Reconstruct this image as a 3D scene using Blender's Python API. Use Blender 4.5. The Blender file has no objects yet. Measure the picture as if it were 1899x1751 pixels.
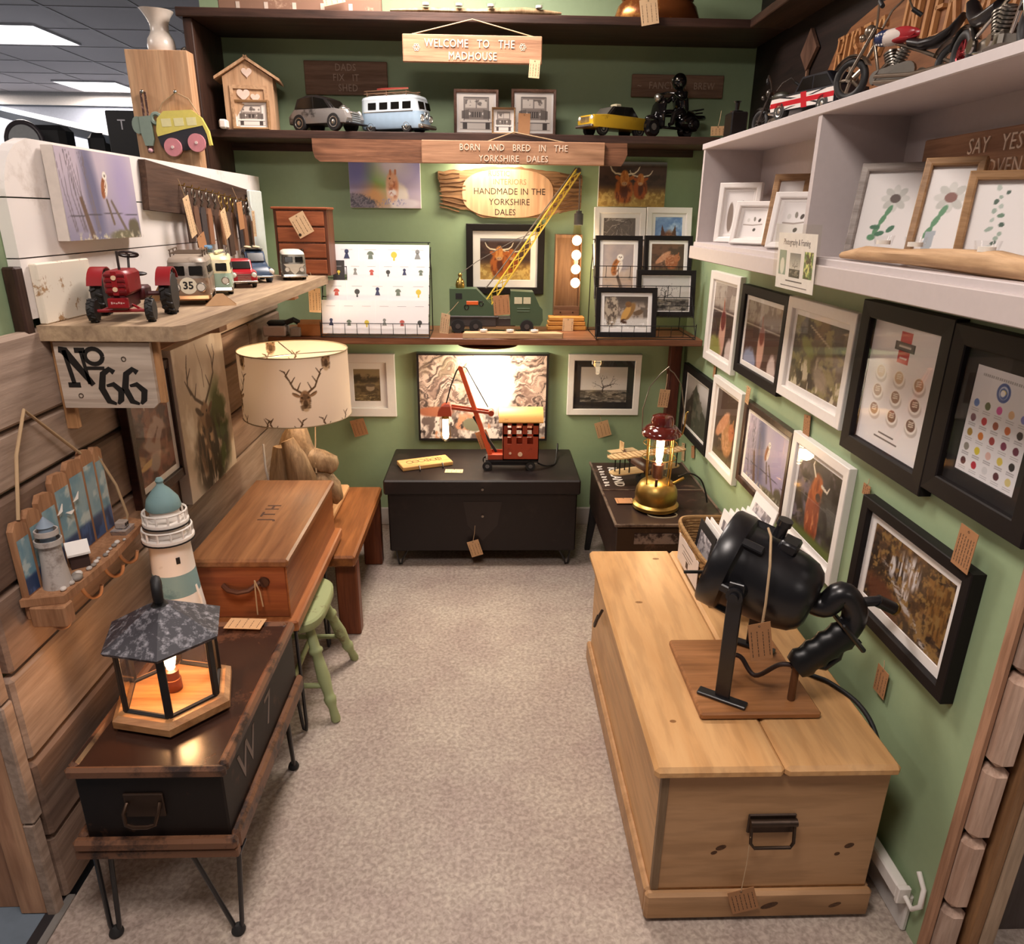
import bpy, math, random
import numpy as np
from mathutils import Vector, Matrix, Euler
from math import sin, cos, pi, radians as RD
S = bpy.context.scene
COL = S.collection
random.seed(7)
# ------------------------------------------------------------------ camera
F_PX, CX, CY, EYE = 1321.5, 949.5, 875.5, 1.60
def _basis(yaw, pitch, roll):
    yaw, pitch, roll = RD(yaw), RD(pitch), RD(roll)
    f = Vector((sin(yaw)*cos(pitch), cos(yaw)*cos(pitch), sin(pitch)))
    r = Vector((cos(yaw), -sin(yaw), 0)); u = r.cross(f)
    c, s = cos(roll), sin(roll)
    return c*r+s*u, c*u-s*r, f
CR, CU, CF = _basis(2.0586, -19.817, 0.7366)
CAMP = Vector((0, 0, EYE))
cd = bpy.data.cameras.new('camera'); cam = bpy.data.objects.new('camera', cd); COL.objects.link(cam)
cd.sensor_fit = 'HORIZONTAL'; cd.sensor_width = 36; cd.lens = 36*F_PX/1899; cd.clip_start = .02
cam.matrix_world = Matrix(((CR.x, CU.x, -CF.x, 0), (CR.y, CU.y, -CF.y, 0), (CR.z, CU.z, -CF.z, EYE), (0, 0, 0, 1)))
S.camera = cam
# ------------------------------------------------------------------ view, world, lights
S.view_settings.view_transform = 'Standard'; S.view_settings.look = 'None'
S.view_settings.gamma = 1; S.view_settings.use_curve_mapping = False
S.view_settings.exposure = 0.0
W = bpy.data.worlds.new('world'); S.world = W; W.use_nodes = True
W.node_tree.nodes['Background'].inputs[0].default_value = (.75, .72, .70, 1)
W.node_tree.nodes['Background'].inputs[1].default_value = 0.07
def area(name, loc, sx, sy, power, col=(1, 1, 1), rot=(0, 0, 0), spread=180):
    l = bpy.data.lights.new(name, 'AREA'); l.shape = 'RECTANGLE'; l.size = sx; l.size_y = sy
    l.energy = power; l.color = col; l.spread = RD(spread)
    o = bpy.data.objects.new(name, l); COL.objects.link(o); o.location = loc; o.rotation_euler = rot
    return o
def bulb_light(name, loc, power, col=(1, .62, .30), r=.02):
    l = bpy.data.lights.new(name, 'POINT'); l.energy = power; l.color = col; l.shadow_soft_size = r
    o = bpy.data.objects.new(name, l); COL.objects.link(o); o.location = loc
    return o
CEIL = 2.8
PANELS = [(-3.43, 6.05, 60), (-3.99, 8.35, 60), (-2.6, 2.85, 16), (-.25, 2.85, 44), (-.25, .5, 38), (2.05, .4, 16), (2.05, -1.85, 10), (-2.6, .5, 16), (-5.8, 6.05, 60), (-5.8, 8.35, 60)]  # last two panels are unseen, added to brighten the far aisle
for i, (x, y, p) in enumerate(PANELS):
    if p:
        area('panel_light', (x, y, CEIL-.03), .6, .6, p, (1, .88, .80))
def spline(pts, n=6):
    pts = [Vector(p) for p in pts]; out = []
    for i in range(len(pts)-1):
        p0, p1, p2, p3 = pts[max(i-1, 0)], pts[i], pts[i+1], pts[min(i+2, len(pts)-1)]
        for k in range(n):
            t = k/n; out.append(.5*((2*p1)+(p2-p0)*t+(2*p0-5*p1+4*p2-p3)*t*t+(3*p1-p0-3*p2+p3)*t**3))
    return out+[pts[-1]]
# ------------------------------------------------------------------ pixel rays onto real planes
def ray(x, y):
    return (x-CX)/F_PX*CR-(y-CY)/F_PX*CU+CF
def P(x, y, ax, v):
    d = ray(x, y); i = 'xyz'.index(ax)
    return CAMP+d*((v-CAMP[i])/d[i])
def mpp(p):
    return (Vector(p)-CAMP).dot(CF)/F_PX
# ------------------------------------------------------------------ materials
def lin(c):
    return tuple((v/12.92 if v <= .04045 else ((v+.055)/1.055)**2.4) for v in c)
def hexc(h):
    return lin(tuple(int(h[i:i+2], 16)/255 for i in (0, 2, 4)))+(1,)
def rgb(c):
    return hexc(c) if isinstance(c, str) else lin(c[:3])+(1,)
MATS = {}
def newmat(name):
    m = bpy.data.materials.new(name); m.use_nodes = True
    nt = m.node_tree; b = nt.nodes['Principled BSDF']
    return m, nt, b
def paint(name, c, rough=.55, metal=0, bump=0, bscale=60, vary=.06, spec=.5, coat=0):
    if name in MATS: return MATS[name]
    m, nt, b = newmat(name); N = nt.nodes; L = nt.links
    tc = N.new('ShaderNodeTexCoord'); no = N.new('ShaderNodeTexNoise'); no.inputs['Scale'].default_value = bscale
    no.inputs['Detail'].default_value = 4
    L.new(tc.outputs['Object'], no.inputs['Vector'])
    mx = N.new('ShaderNodeMix'); mx.data_type = 'RGBA'; mx.blend_type = 'MIX'
    c0 = rgb(c); mx.inputs['A'].default_value = tuple(max(0, v*(1-vary*2)) for v in c0[:3])+(1,)
    mx.inputs['B'].default_value = tuple(min(1, v*(1+vary*1.4)) for v in c0[:3])+(1,)
    L.new(no.outputs['Fac'], mx.inputs['Factor']); L.new(mx.outputs['Result'], b.inputs['Base Color'])
    b.inputs['Roughness'].default_value = rough; b.inputs['Metallic'].default_value = metal
    b.inputs['Specular IOR Level'].default_value = spec; b.inputs['Coat Weight'].default_value = coat
    if bump:
        bp = N.new('ShaderNodeBump'); bp.inputs['Strength'].default_value = bump; bp.inputs['Distance'].default_value = .004
        L.new(no.outputs['Fac'], bp.inputs['Height']); L.new(bp.outputs['Normal'], b.inputs['Normal'])
    MATS[name] = m; return m
def wood(name, c1, c2, axis='x', scale=1., rough=.6, knot=.35, bump=.25, streak=14, spec=.35):
    """c1 light, c2 dark; grain runs along axis of the object"""
    if name in MATS: return MATS[name]
    m, nt, b = newmat(name); N = nt.nodes; L = nt.links
    tc = N.new('ShaderNodeTexCoord'); oi = N.new('ShaderNodeObjectInfo')
    ad = N.new('ShaderNodeVectorMath'); ad.operation = 'ADD'
    cb = N.new('ShaderNodeVectorMath'); cb.operation = 'SCALE'; cb.inputs[0].default_value = (3.1, 5.7, 2.3)
    L.new(oi.outputs['Random'], cb.inputs['Scale']); L.new(tc.outputs['Object'], ad.inputs[0]); L.new(cb.outputs[0], ad.inputs[1])
    mp = N.new('ShaderNodeMapping'); sc = [streak*scale]*3; sc['xyz'.index(axis)] = 1.1*scale
    mp.inputs['Scale'].default_value = sc; L.new(ad.outputs[0], mp.inputs['Vector'])
    n1 = N.new('ShaderNodeTexNoise'); n1.inputs['Scale'].default_value = 2.2; n1.inputs['Detail'].default_value = 8; n1.inputs['Roughness'].default_value = .65; n1.inputs['Distortion'].default_value = .5
    L.new(mp.outputs[0], n1.inputs['Vector'])
    n2 = N.new('ShaderNodeTexNoise'); n2.inputs['Scale'].default_value = 9; n2.inputs['Detail'].default_value = 5
    L.new(mp.outputs[0], n2.inputs['Vector'])
    mp3 = N.new('ShaderNodeMapping'); s3 = [9*scale]*3; s3['xyz'.index(axis)] = 4*scale; mp3.inputs['Scale'].default_value = s3
    L.new(ad.outputs[0], mp3.inputs['Vector'])
    n3 = N.new('ShaderNodeTexNoise'); n3.inputs['Scale'].default_value = 1.0; n3.inputs['Detail'].default_value = 2
    L.new(mp3.outputs[0], n3.inputs['Vector'])
    r1 = N.new('ShaderNodeValToRGB'); e = r1.color_ramp.elements; e[0].position = .33; e[1].position = .66
    e[0].color = rgb(c2); e[1].color = rgb(c1); L.new(n1.outputs['Fac'], r1.inputs['Fac'])
    r2 = N.new('ShaderNodeValToRGB'); e = r2.color_ramp.elements; e[0].position = .40; e[1].position = .55
    e[0].color = (.84, .83, .82, 1); e[1].color = (1, 1, 1, 1); L.new(n2.outputs['Fac'], r2.inputs['Fac'])
    r3 = N.new('ShaderNodeValToRGB'); e = r3.color_ramp.elements; e[0].position = .26; e[1].position = .36
    e[0].color = (1-knot, 1-knot*1.1, 1-knot*1.2, 1); e[1].color = (1, 1, 1, 1); L.new(n3.outputs['Fac'], r3.inputs['Fac'])
    a = N.new('ShaderNodeMix'); a.data_type = 'RGBA'; a.blend_type = 'MULTIPLY'; a.inputs['Factor'].default_value = 1
    L.new(r1.outputs[0], a.inputs['A']); L.new(r2.outputs[0], a.inputs['B'])
    a2 = N.new('ShaderNodeMix'); a2.data_type = 'RGBA'; a2.blend_type = 'MULTIPLY'; a2.inputs['Factor'].default_value = 1
    L.new(a.outputs['Result'], a2.inputs['A']); L.new(r3.outputs[0], a2.inputs['B'])
    L.new(a2.outputs['Result'], b.inputs['Base Color'])
    b.inputs['Roughness'].default_value = rough; b.inputs['Specular IOR Level'].default_value = spec
    if bump:
        bp = N.new('ShaderNodeBump'); bp.inputs['Strength'].default_value = bump; bp.inputs['Distance'].default_value = .003
        L.new(n2.outputs['Fac'], bp.inputs['Height']); L.new(bp.outputs['Normal'], b.inputs['Normal'])
    MATS[name] = m; return m
def worn(name, c, under, amount=.42, scale=14, rough=.6, metal=0, soft=.05, spec=.4):
    """a coat of colour c with patches of the under colour showing"""
    if name in MATS: return MATS[name]
    m, nt, b = newmat(name); N = nt.nodes; L = nt.links
    tc = N.new('ShaderNodeTexCoord'); n1 = N.new('ShaderNodeTexNoise'); n1.inputs['Scale'].default_value = scale
    n1.inputs['Detail'].default_value = 9; n1.inputs['Roughness'].default_value = .7
    L.new(tc.outputs['Object'], n1.inputs['Vector'])
    r = N.new('ShaderNodeValToRGB'); e = r.color_ramp.elements
    e[0].position = amount-soft; e[1].position = amount+soft; e[0].color = rgb(under); e[1].color = rgb(c)
    L.new(n1.outputs['Fac'], r.inputs['Fac']); L.new(r.outputs[0], b.inputs['Base Color'])
    b.inputs['Roughness'].default_value = rough; b.inputs['Metallic'].default_value = metal; b.inputs['Specular IOR Level'].default_value = spec
    MATS[name] = m; return m
def glow(name, c, st):
    if name in MATS: return MATS[name]
    m, nt, b = newmat(name); b.inputs['Base Color'].default_value = rgb(c)
    b.inputs['Emission Color'].default_value = rgb(c); b.inputs['Emission Strength'].default_value = st
    MATS[name] = m; return m
def pane(name='pane', tint='ffffff', rough=.02, mul=1.):
    """thin clear glass: see-through with a fresnel sheen"""
    if name in MATS: return MATS[name]
    m, nt, b = newmat(name); N = nt.nodes; L = nt.links
    t = N.new('ShaderNodeBsdfTransparent'); t.inputs[0].default_value = rgb(tint)
    g = N.new('ShaderNodeBsdfGlossy'); g.inputs['Roughness'].default_value = rough
    lw = N.new('ShaderNodeLayerWeight'); lw.inputs[0].default_value = .5
    po = N.new('ShaderNodeMath'); po.operation = 'POWER'; po.inputs[1].default_value = 5; L.new(lw.outputs['Facing'], po.inputs[0])
    ma = N.new('ShaderNodeMath'); ma.operation = 'MULTIPLY_ADD'; ma.inputs[1].default_value = .92*mul; ma.inputs[2].default_value = .05*mul; L.new(po.outputs[0], ma.inputs[0])
    mx = N.new('ShaderNodeMixShader'); L.new(ma.outputs[0], mx.inputs[0]); L.new(t.outputs[0], mx.inputs[1]); L.new(g.outputs[0], mx.inputs[2])
    L.new(mx.outputs[0], N['Material Output'].inputs['Surface'])
    MATS[name] = m; return m
def picmat():
    if 'picture' in MATS: return MATS['picture']
    m, nt, b = newmat('picture print'); a = nt.nodes.new('ShaderNodeVertexColor'); a.layer_name = 'Col'
    nt.links.new(a.outputs[0], b.inputs['Base Color']); b.inputs['Roughness'].default_value = .45
    MATS['picture'] = m; return m
# ------------------------------------------------------------------ mesh builder
class MB:
    def __init__(s):
        s.v = []; s.f = []; s.mi = []; s.cur = 0; s.T = Matrix()
    def add(s, vs, fs):
        n = len(s.v); T = s.T
        s.v += [tuple(T @ Vector(p)) for p in vs]
        s.f += [tuple(i+n for i in f) for f in fs]; s.mi += [s.cur]*len(fs)
        return s
    def box(s, x0, x1, y0, y1, z0, z1, b=0):
        if x0 > x1: x0, x1 = x1, x0
        if y0 > y1: y0, y1 = y1, y0
        if z0 > z1: z0, z1 = z1, z0
        if b <= 0:
            vs = [(x, y, z) for z in (z0, z1) for y in (y0, y1) for x in (x0, x1)]
            return s.add(vs, [(0, 2, 3, 1), (4, 5, 7, 6), (0, 1, 5, 4), (2, 6, 7, 3), (0, 4, 6, 2), (1, 3, 7, 5)])
        b = min(b, (x1-x0)*.49, (y1-y0)*.49, (z1-z0)*.49)
        vs = []; ix = {}
        X = (x0, x1); Y = (y0, y1); Z = (z0, z1)
        for i in (0, 1):
            for j in (0, 1):
                for k in (0, 1):
                    si, sj, sk = (1-2*i)*b, (1-2*j)*b, (1-2*k)*b
                    for a in range(3):
                        p = [X[i]+(0 if a == 0 else si), Y[j]+(0 if a == 1 else sj), Z[k]+(0 if a == 2 else sk)]
                        ix[i, j, k, a] = len(vs); vs.append(p)
        fs = []
        for d in (0, 1):
            fs.append([ix[d, j, k, 0] for j, k in ((0, 0), (1, 0), (1, 1), (0, 1))])
            fs.append([ix[i, d, k, 1] for i, k in ((0, 0), (1, 0), (1, 1), (0, 1))])
            fs.append([ix[i, j, d, 2] for i, j in ((0, 0), (1, 0), (1, 1), (0, 1))])
        for p in (0, 1):
            for q in (0, 1):
                fs.append([ix[p, q, 0, 0], ix[p, q, 0, 1], ix[p, q, 1, 1], ix[p, q, 1, 0]])
                fs.append([ix[p, 0, q, 0], ix[p, 0, q, 2], ix[p, 1, q, 2], ix[p, 1, q, 0]])
                fs.append([ix[0, p, q, 1], ix[0, p, q, 2], ix[1, p, q, 2], ix[1, p, q, 1]])
        for i in (0, 1):
            for j in (0, 1):
                for k in (0, 1): fs.append([ix[i, j, k, 0], ix[i, j, k, 1], ix[i, j, k, 2]])
        cc = Vector(((x0+x1)/2, (y0+y1)/2, (z0+z1)/2)); out = []
        for f in fs:
            a, bb, c = (Vector(vs[f[t]]) for t in (0, 1, 2)); m = sum((Vector(vs[t]) for t in f), Vector())/len(f)
            out.append(tuple(f) if (bb-a).cross(c-a).dot(m-cc) > 0 else tuple(reversed(f)))
        return s.add(vs, out)
    def cb(s, c, sz, b=0):
        return s.box(c[0]-sz[0]/2, c[0]+sz[0]/2, c[1]-sz[1]/2, c[1]+sz[1]/2, c[2]-sz[2]/2, c[2]+sz[2]/2, b)
    def rings(s, R, closed=True, cap0=True, cap1=True):
        n = len(R[0]); vs = [p for r in R for p in r]; fs = []
        for i in range(len(R)-1):
            for j in range(n if closed else n-1):
                k = (j+1) % n
                fs.append((i*n+j, i*n+k, (i+1)*n+k, (i+1)*n+j))
        if cap0: fs.append(tuple(reversed(range(n))))
        if cap1: fs.append(tuple(range((len(R)-1)*n, len(R)*n)))
        return s.add(vs, fs)
    def cyl(s, p0, p1, r0, r1=None, n=14, caps=True):
        r1 = r0 if r1 is None else r1
        p0 = Vector(p0); p1 = Vector(p1); d = (p1-p0).normalized()
        a = d.orthogonal().normalized(); b = d.cross(a)
        R = [[tuple(p+r*(cos(2*pi*i/n)*a+sin(2*pi*i/n)*b)) for i in range(n)] for p, r in ((p0, r0), (p1, r1))]
        return s.rings(R, True, caps, caps)
    def tube(s, pts, r, n=8, closed=False):
        pts = [Vector(p) for p in pts]; m = len(pts); R = []; prev = None
        for i, p in enumerate(pts):
            if closed: d = pts[(i+1) % m]-pts[i-1]
            else: d = pts[min(i+1, m-1)]-pts[max(i-1, 0)]
            d = d.normalized() if d.length > 1e-9 else Vector((0, 0, 1))
            if prev is None: a = d.orthogonal().normalized()
            else:
                a = prev-d*prev.dot(d)
                a = a.normalized() if a.length > 1e-6 else d.orthogonal().normalized()
            prev = a; b = d.cross(a); rr = r[i] if isinstance(r, (list, tuple)) else r
            R.append([tuple(p+rr*(cos(2*pi*k/n)*a+sin(2*pi*k/n)*b)) for k in range(n)])
        if closed: R.append(R[0]); return s.rings(R, True, False, False)
        return s.rings(R)
    def lathe(s, prof, n=24, c=(0, 0, 0), cap=True, ry=1.):
        R = [[(c[0]+r*cos(2*pi*i/n), c[1]+ry*r*sin(2*pi*i/n), c[2]+z) for i in range(n)] for r, z in prof]
        return s.rings(R, True, cap, cap)
    def prism(s, poly, z0, z1):
        ar = sum(poly[i-1][0]*poly[i][1]-poly[i][0]*poly[i-1][1] for i in range(len(poly)))
        if ar < 0: poly = poly[::-1]
        return s.rings([[(x, y, z0) for x, y in poly], [(x, y, z1) for x, y in poly]])
    def ball(s, c, r, nu=16, nv=10):
        if not isinstance(r, (tuple, list)): r = (r, r, r)
        R = []
        for j in range(nv+1):
            t = -pi/2+pi*j/nv; q = max(cos(t), 1e-3)
            R.append([(c[0]+r[0]*q*cos(2*pi*i/nu), c[1]+r[1]*q*sin(2*pi*i/nu), c[2]+r[2]*sin(t)) for i in range(nu)])
        return s.rings(R)
    def torus(s, c, R, r, axis='z', n=24, m=8, sx=1., sy=1.):
        pts = []
        for i in range(n):
            a = 2*pi*i/n; u, w = R*cos(a)*sx, R*sin(a)*sy
            pts.append({'z': (c[0]+u, c[1]+w, c[2]), 'x': (c[0], c[1]+u, c[2]+w), 'y': (c[0]+u, c[1], c[2]+w)}[axis])
        return s.tube(pts, r, m, True)
    def quad(s, a, b, c, d):
        return s.add([a, b, c, d], [(0, 1, 2, 3)])
    def build(s, name, mats, parent=None, smooth=0, loc=None):
        me = bpy.data.meshes.new(name); me.from_pydata(s.v, [], s.f)
        if not isinstance(mats, (list, tuple)): mats = [mats]
        for m in mats: me.materials.append(m)
        if len(mats) > 1: me.polygons.foreach_set('material_index', s.mi)
        if smooth:
            me.polygons.foreach_set('use_smooth', [True]*len(s.f)); me.set_sharp_from_angle(angle=RD(smooth))
        me.update()
        o = bpy.data.objects.new(name, me); COL.objects.link(o)
        if parent: o.parent = parent
        if loc is not None: o.location = loc
        return o
def tag(o, label, cat, group=None):
    o['label'] = label; o['category'] = cat
    if group: o['group'] = group
    return o
def thing(name, label, cat, loc=(0, 0, 0), rz=0, group=None, M=None):
    o = bpy.data.objects.new(name, None); COL.objects.link(o); o.empty_display_size = .05
    if M is not None: o.matrix_world = M
    else: o.location = loc; o.rotation_euler = (0, 0, rz)
    return tag(o, label, cat, group)
def struct(o):
    o['kind'] = 'structure'; return o
def basis(c, x, y, z):
    return Matrix(((x[0], y[0], z[0], c[0]), (x[1], y[1], z[1], c[1]), (x[2], y[2], z[2], c[2]), (0, 0, 0, 1)))
def face_frame(c, side, tilt=0, lean=0):
    """local x right, y up, z towards the viewer; lean tips the top back"""
    X, Y, Z = {'back': ((1, 0, 0), (0, 0, 1), (0, -1, 0)), 'right': ((0, -1, 0), (0, 0, 1), (-1, 0, 0)), 'left': ((0, 1, 0), (0, 0, 1), (1, 0, 0))}[side]
    M = basis(c, X, Y, Z)
    return M @ Matrix.Rotation(tilt, 4, 'Z') @ Matrix.Rotation(-lean, 4, 'X')
def dup(root, loc=None, rz=None, label=None, M=None):
    r = root.copy(); COL.objects.link(r)
    if M is not None: r.matrix_world = M
    else:
        r.location = loc
        if rz is not None: r.rotation_euler = (0, 0, rz)
    if label: r['label'] = label
    for ch in list(root.children):
        c = ch.copy(); COL.objects.link(c); c.parent = r
        for g in ch.children:
            d = g.copy(); COL.objects.link(d); d.parent = c
    return r
TXT = {}
def text_geo(t, size, ext=.001, sx=1., bold=0, align='CENTER', spacing=1., wspace=1.):
    k = (t, size, ext, bold, align, spacing, wspace)
    if k not in TXT:
        cu = bpy.data.curves.new('txt', 'FONT'); cu.body = t; cu.size = size; cu.extrude = ext; cu.offset = bold
        cu.align_x = align; cu.align_y = 'CENTER'; cu.resolution_u = 2; cu.space_character = spacing; cu.space_word = wspace
        o = bpy.data.objects.new('txt', cu); me = bpy.data.meshes.new_from_object(o)
        TXT[k] = ([tuple(v.co) for v in me.vertices], [tuple(p.vertices) for p in me.polygons])
        bpy.data.objects.remove(o); bpy.data.meshes.remove(me); bpy.data.curves.remove(cu)
    vs, fs = TXT[k]
    return [(x*sx, y, z) for x, y, z in vs], fs
def put_text(mb, t, x, y, z, size, ext=.001, sx=1., rot=0, **k):
    vs, fs = text_geo(t, size, ext, sx, **k); c, s = cos(rot), sin(rot)
    mb.add([(x+a*c-b*s, y+a*s+b*c, z+d) for a, b, d in vs], fs)
# ------------------------------------------------------------------ painter for pictures (subject colours on a fine grid of mesh points)
def vnoise(x, y, seed):
    xi = np.floor(x).astype(np.int64); yi = np.floor(y).astype(np.int64); fx = x-xi; fy = y-yi
    fx = fx*fx*(3-2*fx); fy = fy*fy*(3-2*fy)
    def h(a, b):
        n = (a*374761393+b*668265263+seed*1274126177) & 0x7fffffff
        n = ((n ^ (n >> 13))*1274126177) & 0x7fffffff
        return ((n ^ (n >> 16)) & 0xffff)/65535.
    return (h(xi, yi)*(1-fx)+h(xi+1, yi)*fx)*(1-fy)+(h(xi, yi+1)*(1-fx)+h(xi+1, yi+1)*fx)*fy
def hc(c):
    return np.array([int(c[i:i+2], 16)/255 for i in (0, 2, 4)]) if isinstance(c, str) else np.array(c)
class Pic:
    """x 0..asp, y 0..1 upwards"""
    def __init__(s, asp, n=80, seed=1, base='808080'):
        s.asp = asp; s.seed = seed
        s.nx, s.ny = (n, max(6, int(n/asp))) if asp >= 1 else (max(6, int(n*asp)), n)
        s.x, s.y = np.meshgrid(np.linspace(0, asp, s.nx+1), np.linspace(0, 1, s.ny+1))
        s.c = np.zeros(s.x.shape+(3,))+hc(base)
    def fbm(s, sx, sy=None, o=4, seed=0):
        sy = sy or sx; v = 0; a = .5; t = 0
        for i in range(o):
            v = v+a*vnoise(s.x*sx*2**i+7.3, s.y*sy*2**i+3.1, s.seed*17+seed+i); t += a; a *= .55
        return v/t
    def mix(s, m, c):
        m = np.clip(m, 0, 1)[..., None]; s.c = s.c*(1-m)+hc(c)*m; return s
    def grad(s, bot, top, y0=0, y1=1):
        t = np.clip((s.y-y0)/(y1-y0), 0, 1)[..., None]; s.c = hc(bot)*(1-t)+hc(top)*t; return s
    def rough(s, amp, sx, sy=None, seed=5, region=None):
        n = (s.fbm(sx, sy, 4, seed)-.5)*2*amp
        if region is not None: n = n*region
        s.c = np.clip(s.c*(1+n[..., None])+n[..., None]*.05, 0, 1); return s
    def tex(s, c, sx, sy=None, th=.5, soft=.08, seed=9, region=None):
        m = np.clip((s.fbm(sx, sy, 4, seed)-th)/soft+.5, 0, 1)
        return s.mix(m if region is None else m*region, c)
    def ell(s, cx, cy, rx, ry, rot=0, soft=.15, wob=0):
        dx, dy = s.x-cx, s.y-cy; c, q = cos(rot), sin(rot)
        d = np.sqrt(((dx*c+dy*q)/rx)**2+((-dx*q+dy*c)/ry)**2)
        if wob: d = d+(s.fbm(14, 14, 3, 31)-.5)*wob
        return np.clip((1-d)/soft+.5, 0, 1)
    def blob(s, cx, cy, rx, ry, c, rot=0, soft=.15, wob=0):
        return s.mix(s.ell(cx, cy, rx, ry, rot, soft, wob), c)
    def pm(s, pts):
        ins = np.zeros(s.x.shape, bool); n = len(pts)
        for i in range(n):
            x0, y0 = pts[i-1]; x1, y1 = pts[i]
            if y0 == y1: continue
            cr = ((y0 > s.y) != (y1 > s.y)) & (s.x < (x1-x0)*(s.y-y0)/(y1-y0)+x0); ins ^= cr
        return ins.astype(float)
    def poly(s, pts, c): return s.mix(s.pm(pts), c)
    def line(s, pts, w, c, soft=.5):
        m = np.zeros(s.x.shape); n = len(pts)
        for i in range(n-1):
            (x0, y0), (x1, y1) = pts[i], pts[i+1]; dx, dy = x1-x0, y1-y0; L = dx*dx+dy*dy+1e-12
            t = np.clip(((s.x-x0)*dx+(s.y-y0)*dy)/L, 0, 1); d = np.hypot(s.x-x0-t*dx, s.y-y0-t*dy)
            ww = (w[0]+(w[1]-w[0])*(i+t)/(n-1)) if isinstance(w, tuple) else w
            m = np.maximum(m, np.clip((ww-d)/(ww*soft)+.5, 0, 1))
        return s.mix(m, c)
    def mesh(s, name, w, h, parent, z=0., cx=0., cy=0., wrap=None):
        nx, ny = s.nx, s.ny
        vx = (s.x/s.asp-.5)*w+cx; vy = (s.y-.5)*h+cy
        V = np.stack([vx, vy, np.full(vx.shape, z)], -1).reshape(-1, 3)
        if wrap is not None: V = wrap(s.x/s.asp, s.y).reshape(-1, 3)
        i = np.arange(nx*ny); r = i//nx; q = i % nx; a = r*(nx+1)+q
        Fc = np.stack([a, a+1, a+nx+2, a+nx+1], -1)
        me = bpy.data.meshes.new(name); me.from_pydata(V.tolist(), [], Fc.tolist())
        c = np.clip(s.c.reshape(-1, 3), 0, 1); l = np.where(c <= .04045, c/12.92, ((c+.055)/1.055)**2.4)
        at = me.color_attributes.new('Col', 'FLOAT_COLOR', 'POINT')
        at.data.foreach_set('color', np.concatenate([l, np.ones((len(l), 1))], 1).astype(np.float32).ravel())
        me.materials.append(picmat()); me.update()
        if wrap is not None: me.polygons.foreach_set('use_smooth', [True]*len(me.polygons))
        o = bpy.data.objects.new(name, me); COL.objects.link(o); o.parent = parent
        return o
# ------------------------------------------------------------------ shared materials
GREEN = paint('green wall paint', '94a883', .6, bump=.08, bscale=40, vary=.03)
WHITEP = paint('white paint', 'e6e0da', .5, vary=.02)
GREYW = paint('pale grey cubby paint', 'c3b9b8', .5, vary=.03)
DARKW = wood('dark stained wood', '4a3228', '2a1a14', 'x', .8, .5, knot=.3)
DARKWY = wood('dark stained wood depth', '4a3228', '2a1a14', 'y', .8, .5, knot=.3)
DARKWZ = wood('dark stained wood upright', '4a3228', '2a1a14', 'z', .8, .5, knot=.3)
BLACK = paint('satin black', '171314', .38, vary=.1)
MATTBLK = paint('matt black', '121012', .6, vary=.1)
BLACKMET = paint('black metal', '18171a', .32, vary=.1, spec=.6)
CHROME = paint('chrome', 'c9c4bd', .18, 1)
STEEL = paint('dull steel', '8c857c', .35, 1)
BRASS = paint('brass', 'a88a4c', .36, 1)
RUBBER = paint('rubber', '1a1818', .7, bump=.2, bscale=120)
KRAFT = paint('kraft card', 'c59a6b', .8, vary=.08, bscale=30)
STRING = paint('jute string', 'b89b78', .9)
INK = paint('ink', '4a3527', .8)
TEXTCREAM = paint('cream lettering', 'e6cfb8', .6)
CLEAR = pane('clear glass')
PICGLASS = pane('picture glass', rough=.015, mul=.75)
# ------------------------------------------------------------------ setting
def floor_mat():
    m, nt, b = newmat('speckled vinyl'); N = nt.nodes; L = nt.links
    tc = N.new('ShaderNodeTexCoord')
    n1 = N.new('ShaderNodeTexNoise'); n1.inputs['Scale'].default_value = 3.5; n1.inputs['Detail'].default_value = 8; n1.inputs['Roughness'].default_value = .7
    n2 = N.new('ShaderNodeTexNoise'); n2.inputs['Scale'].default_value = 85; n2.inputs['Detail'].default_value = 6; n2.inputs['Distortion'].default_value = .5
    L.new(tc.outputs['Object'], n1.inputs['Vector']); L.new(tc.outputs['Object'], n2.inputs['Vector'])
    r = N.new('ShaderNodeValToRGB'); e = r.color_ramp.elements; e[0].position = .35; e[1].position = .65
    e[0].color = rgb('a19087'); e[1].color = rgb('b3a699'); L.new(n1.outputs['Fac'], r.inputs['Fac'])
    r2 = N.new('ShaderNodeValToRGB'); e = r2.color_ramp.elements; e[0].position = .36; e[1].position = .66
    e[0].color = (.70, .68, .67, 1); e[1].color = (1.12, 1.12, 1.12, 1); L.new(n2.outputs['Fac'], r2.inputs['Fac'])
    mx = N.new('ShaderNodeMix'); mx.data_type = 'RGBA'; mx.blend_type = 'MULTIPLY'; mx.inputs['Factor'].default_value = 1
    L.new(r.outputs[0], mx.inputs['A']); L.new(r2.outputs[0], mx.inputs['B']); L.new(mx.outputs['Result'], b.inputs['Base Color'])
    b.inputs['Roughness'].default_value = .55; b.inputs['Specular IOR Level'].default_value = .3
    return m
BW, RW, LW = 3.6, 1.0, -1.03
struct(MB().box(-1.02, 5, -3.5, 3.7, -.05, 0).build('floor', floor_mat()))
struct(MB().box(-9, -1.065, -3.5, 11.5, -.05, 0).build('floor_aisle', paint('blue grey vinyl', '66727e', .5, bscale=25, vary=.12)))
struct(MB().box(-1.065, -1.04, -3.5, 1.34, -.05, .004).box(-1.065, -1.04, 1.34, 3.7, -.05, 0).build('trim_1', paint('black strip', '201d20', .5)))
struct(MB().box(-1.04, -1.02, -3.5, 1.34, -.05, .006, .002).build('trim_2', paint('grey threshold', '77736f', .45)))
FARY = P(100, 172, 'z', CEIL).y
mb = MB(); mb.box(-9, 5, -3.5, FARY+.2, CEIL, CEIL+.05)
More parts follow.
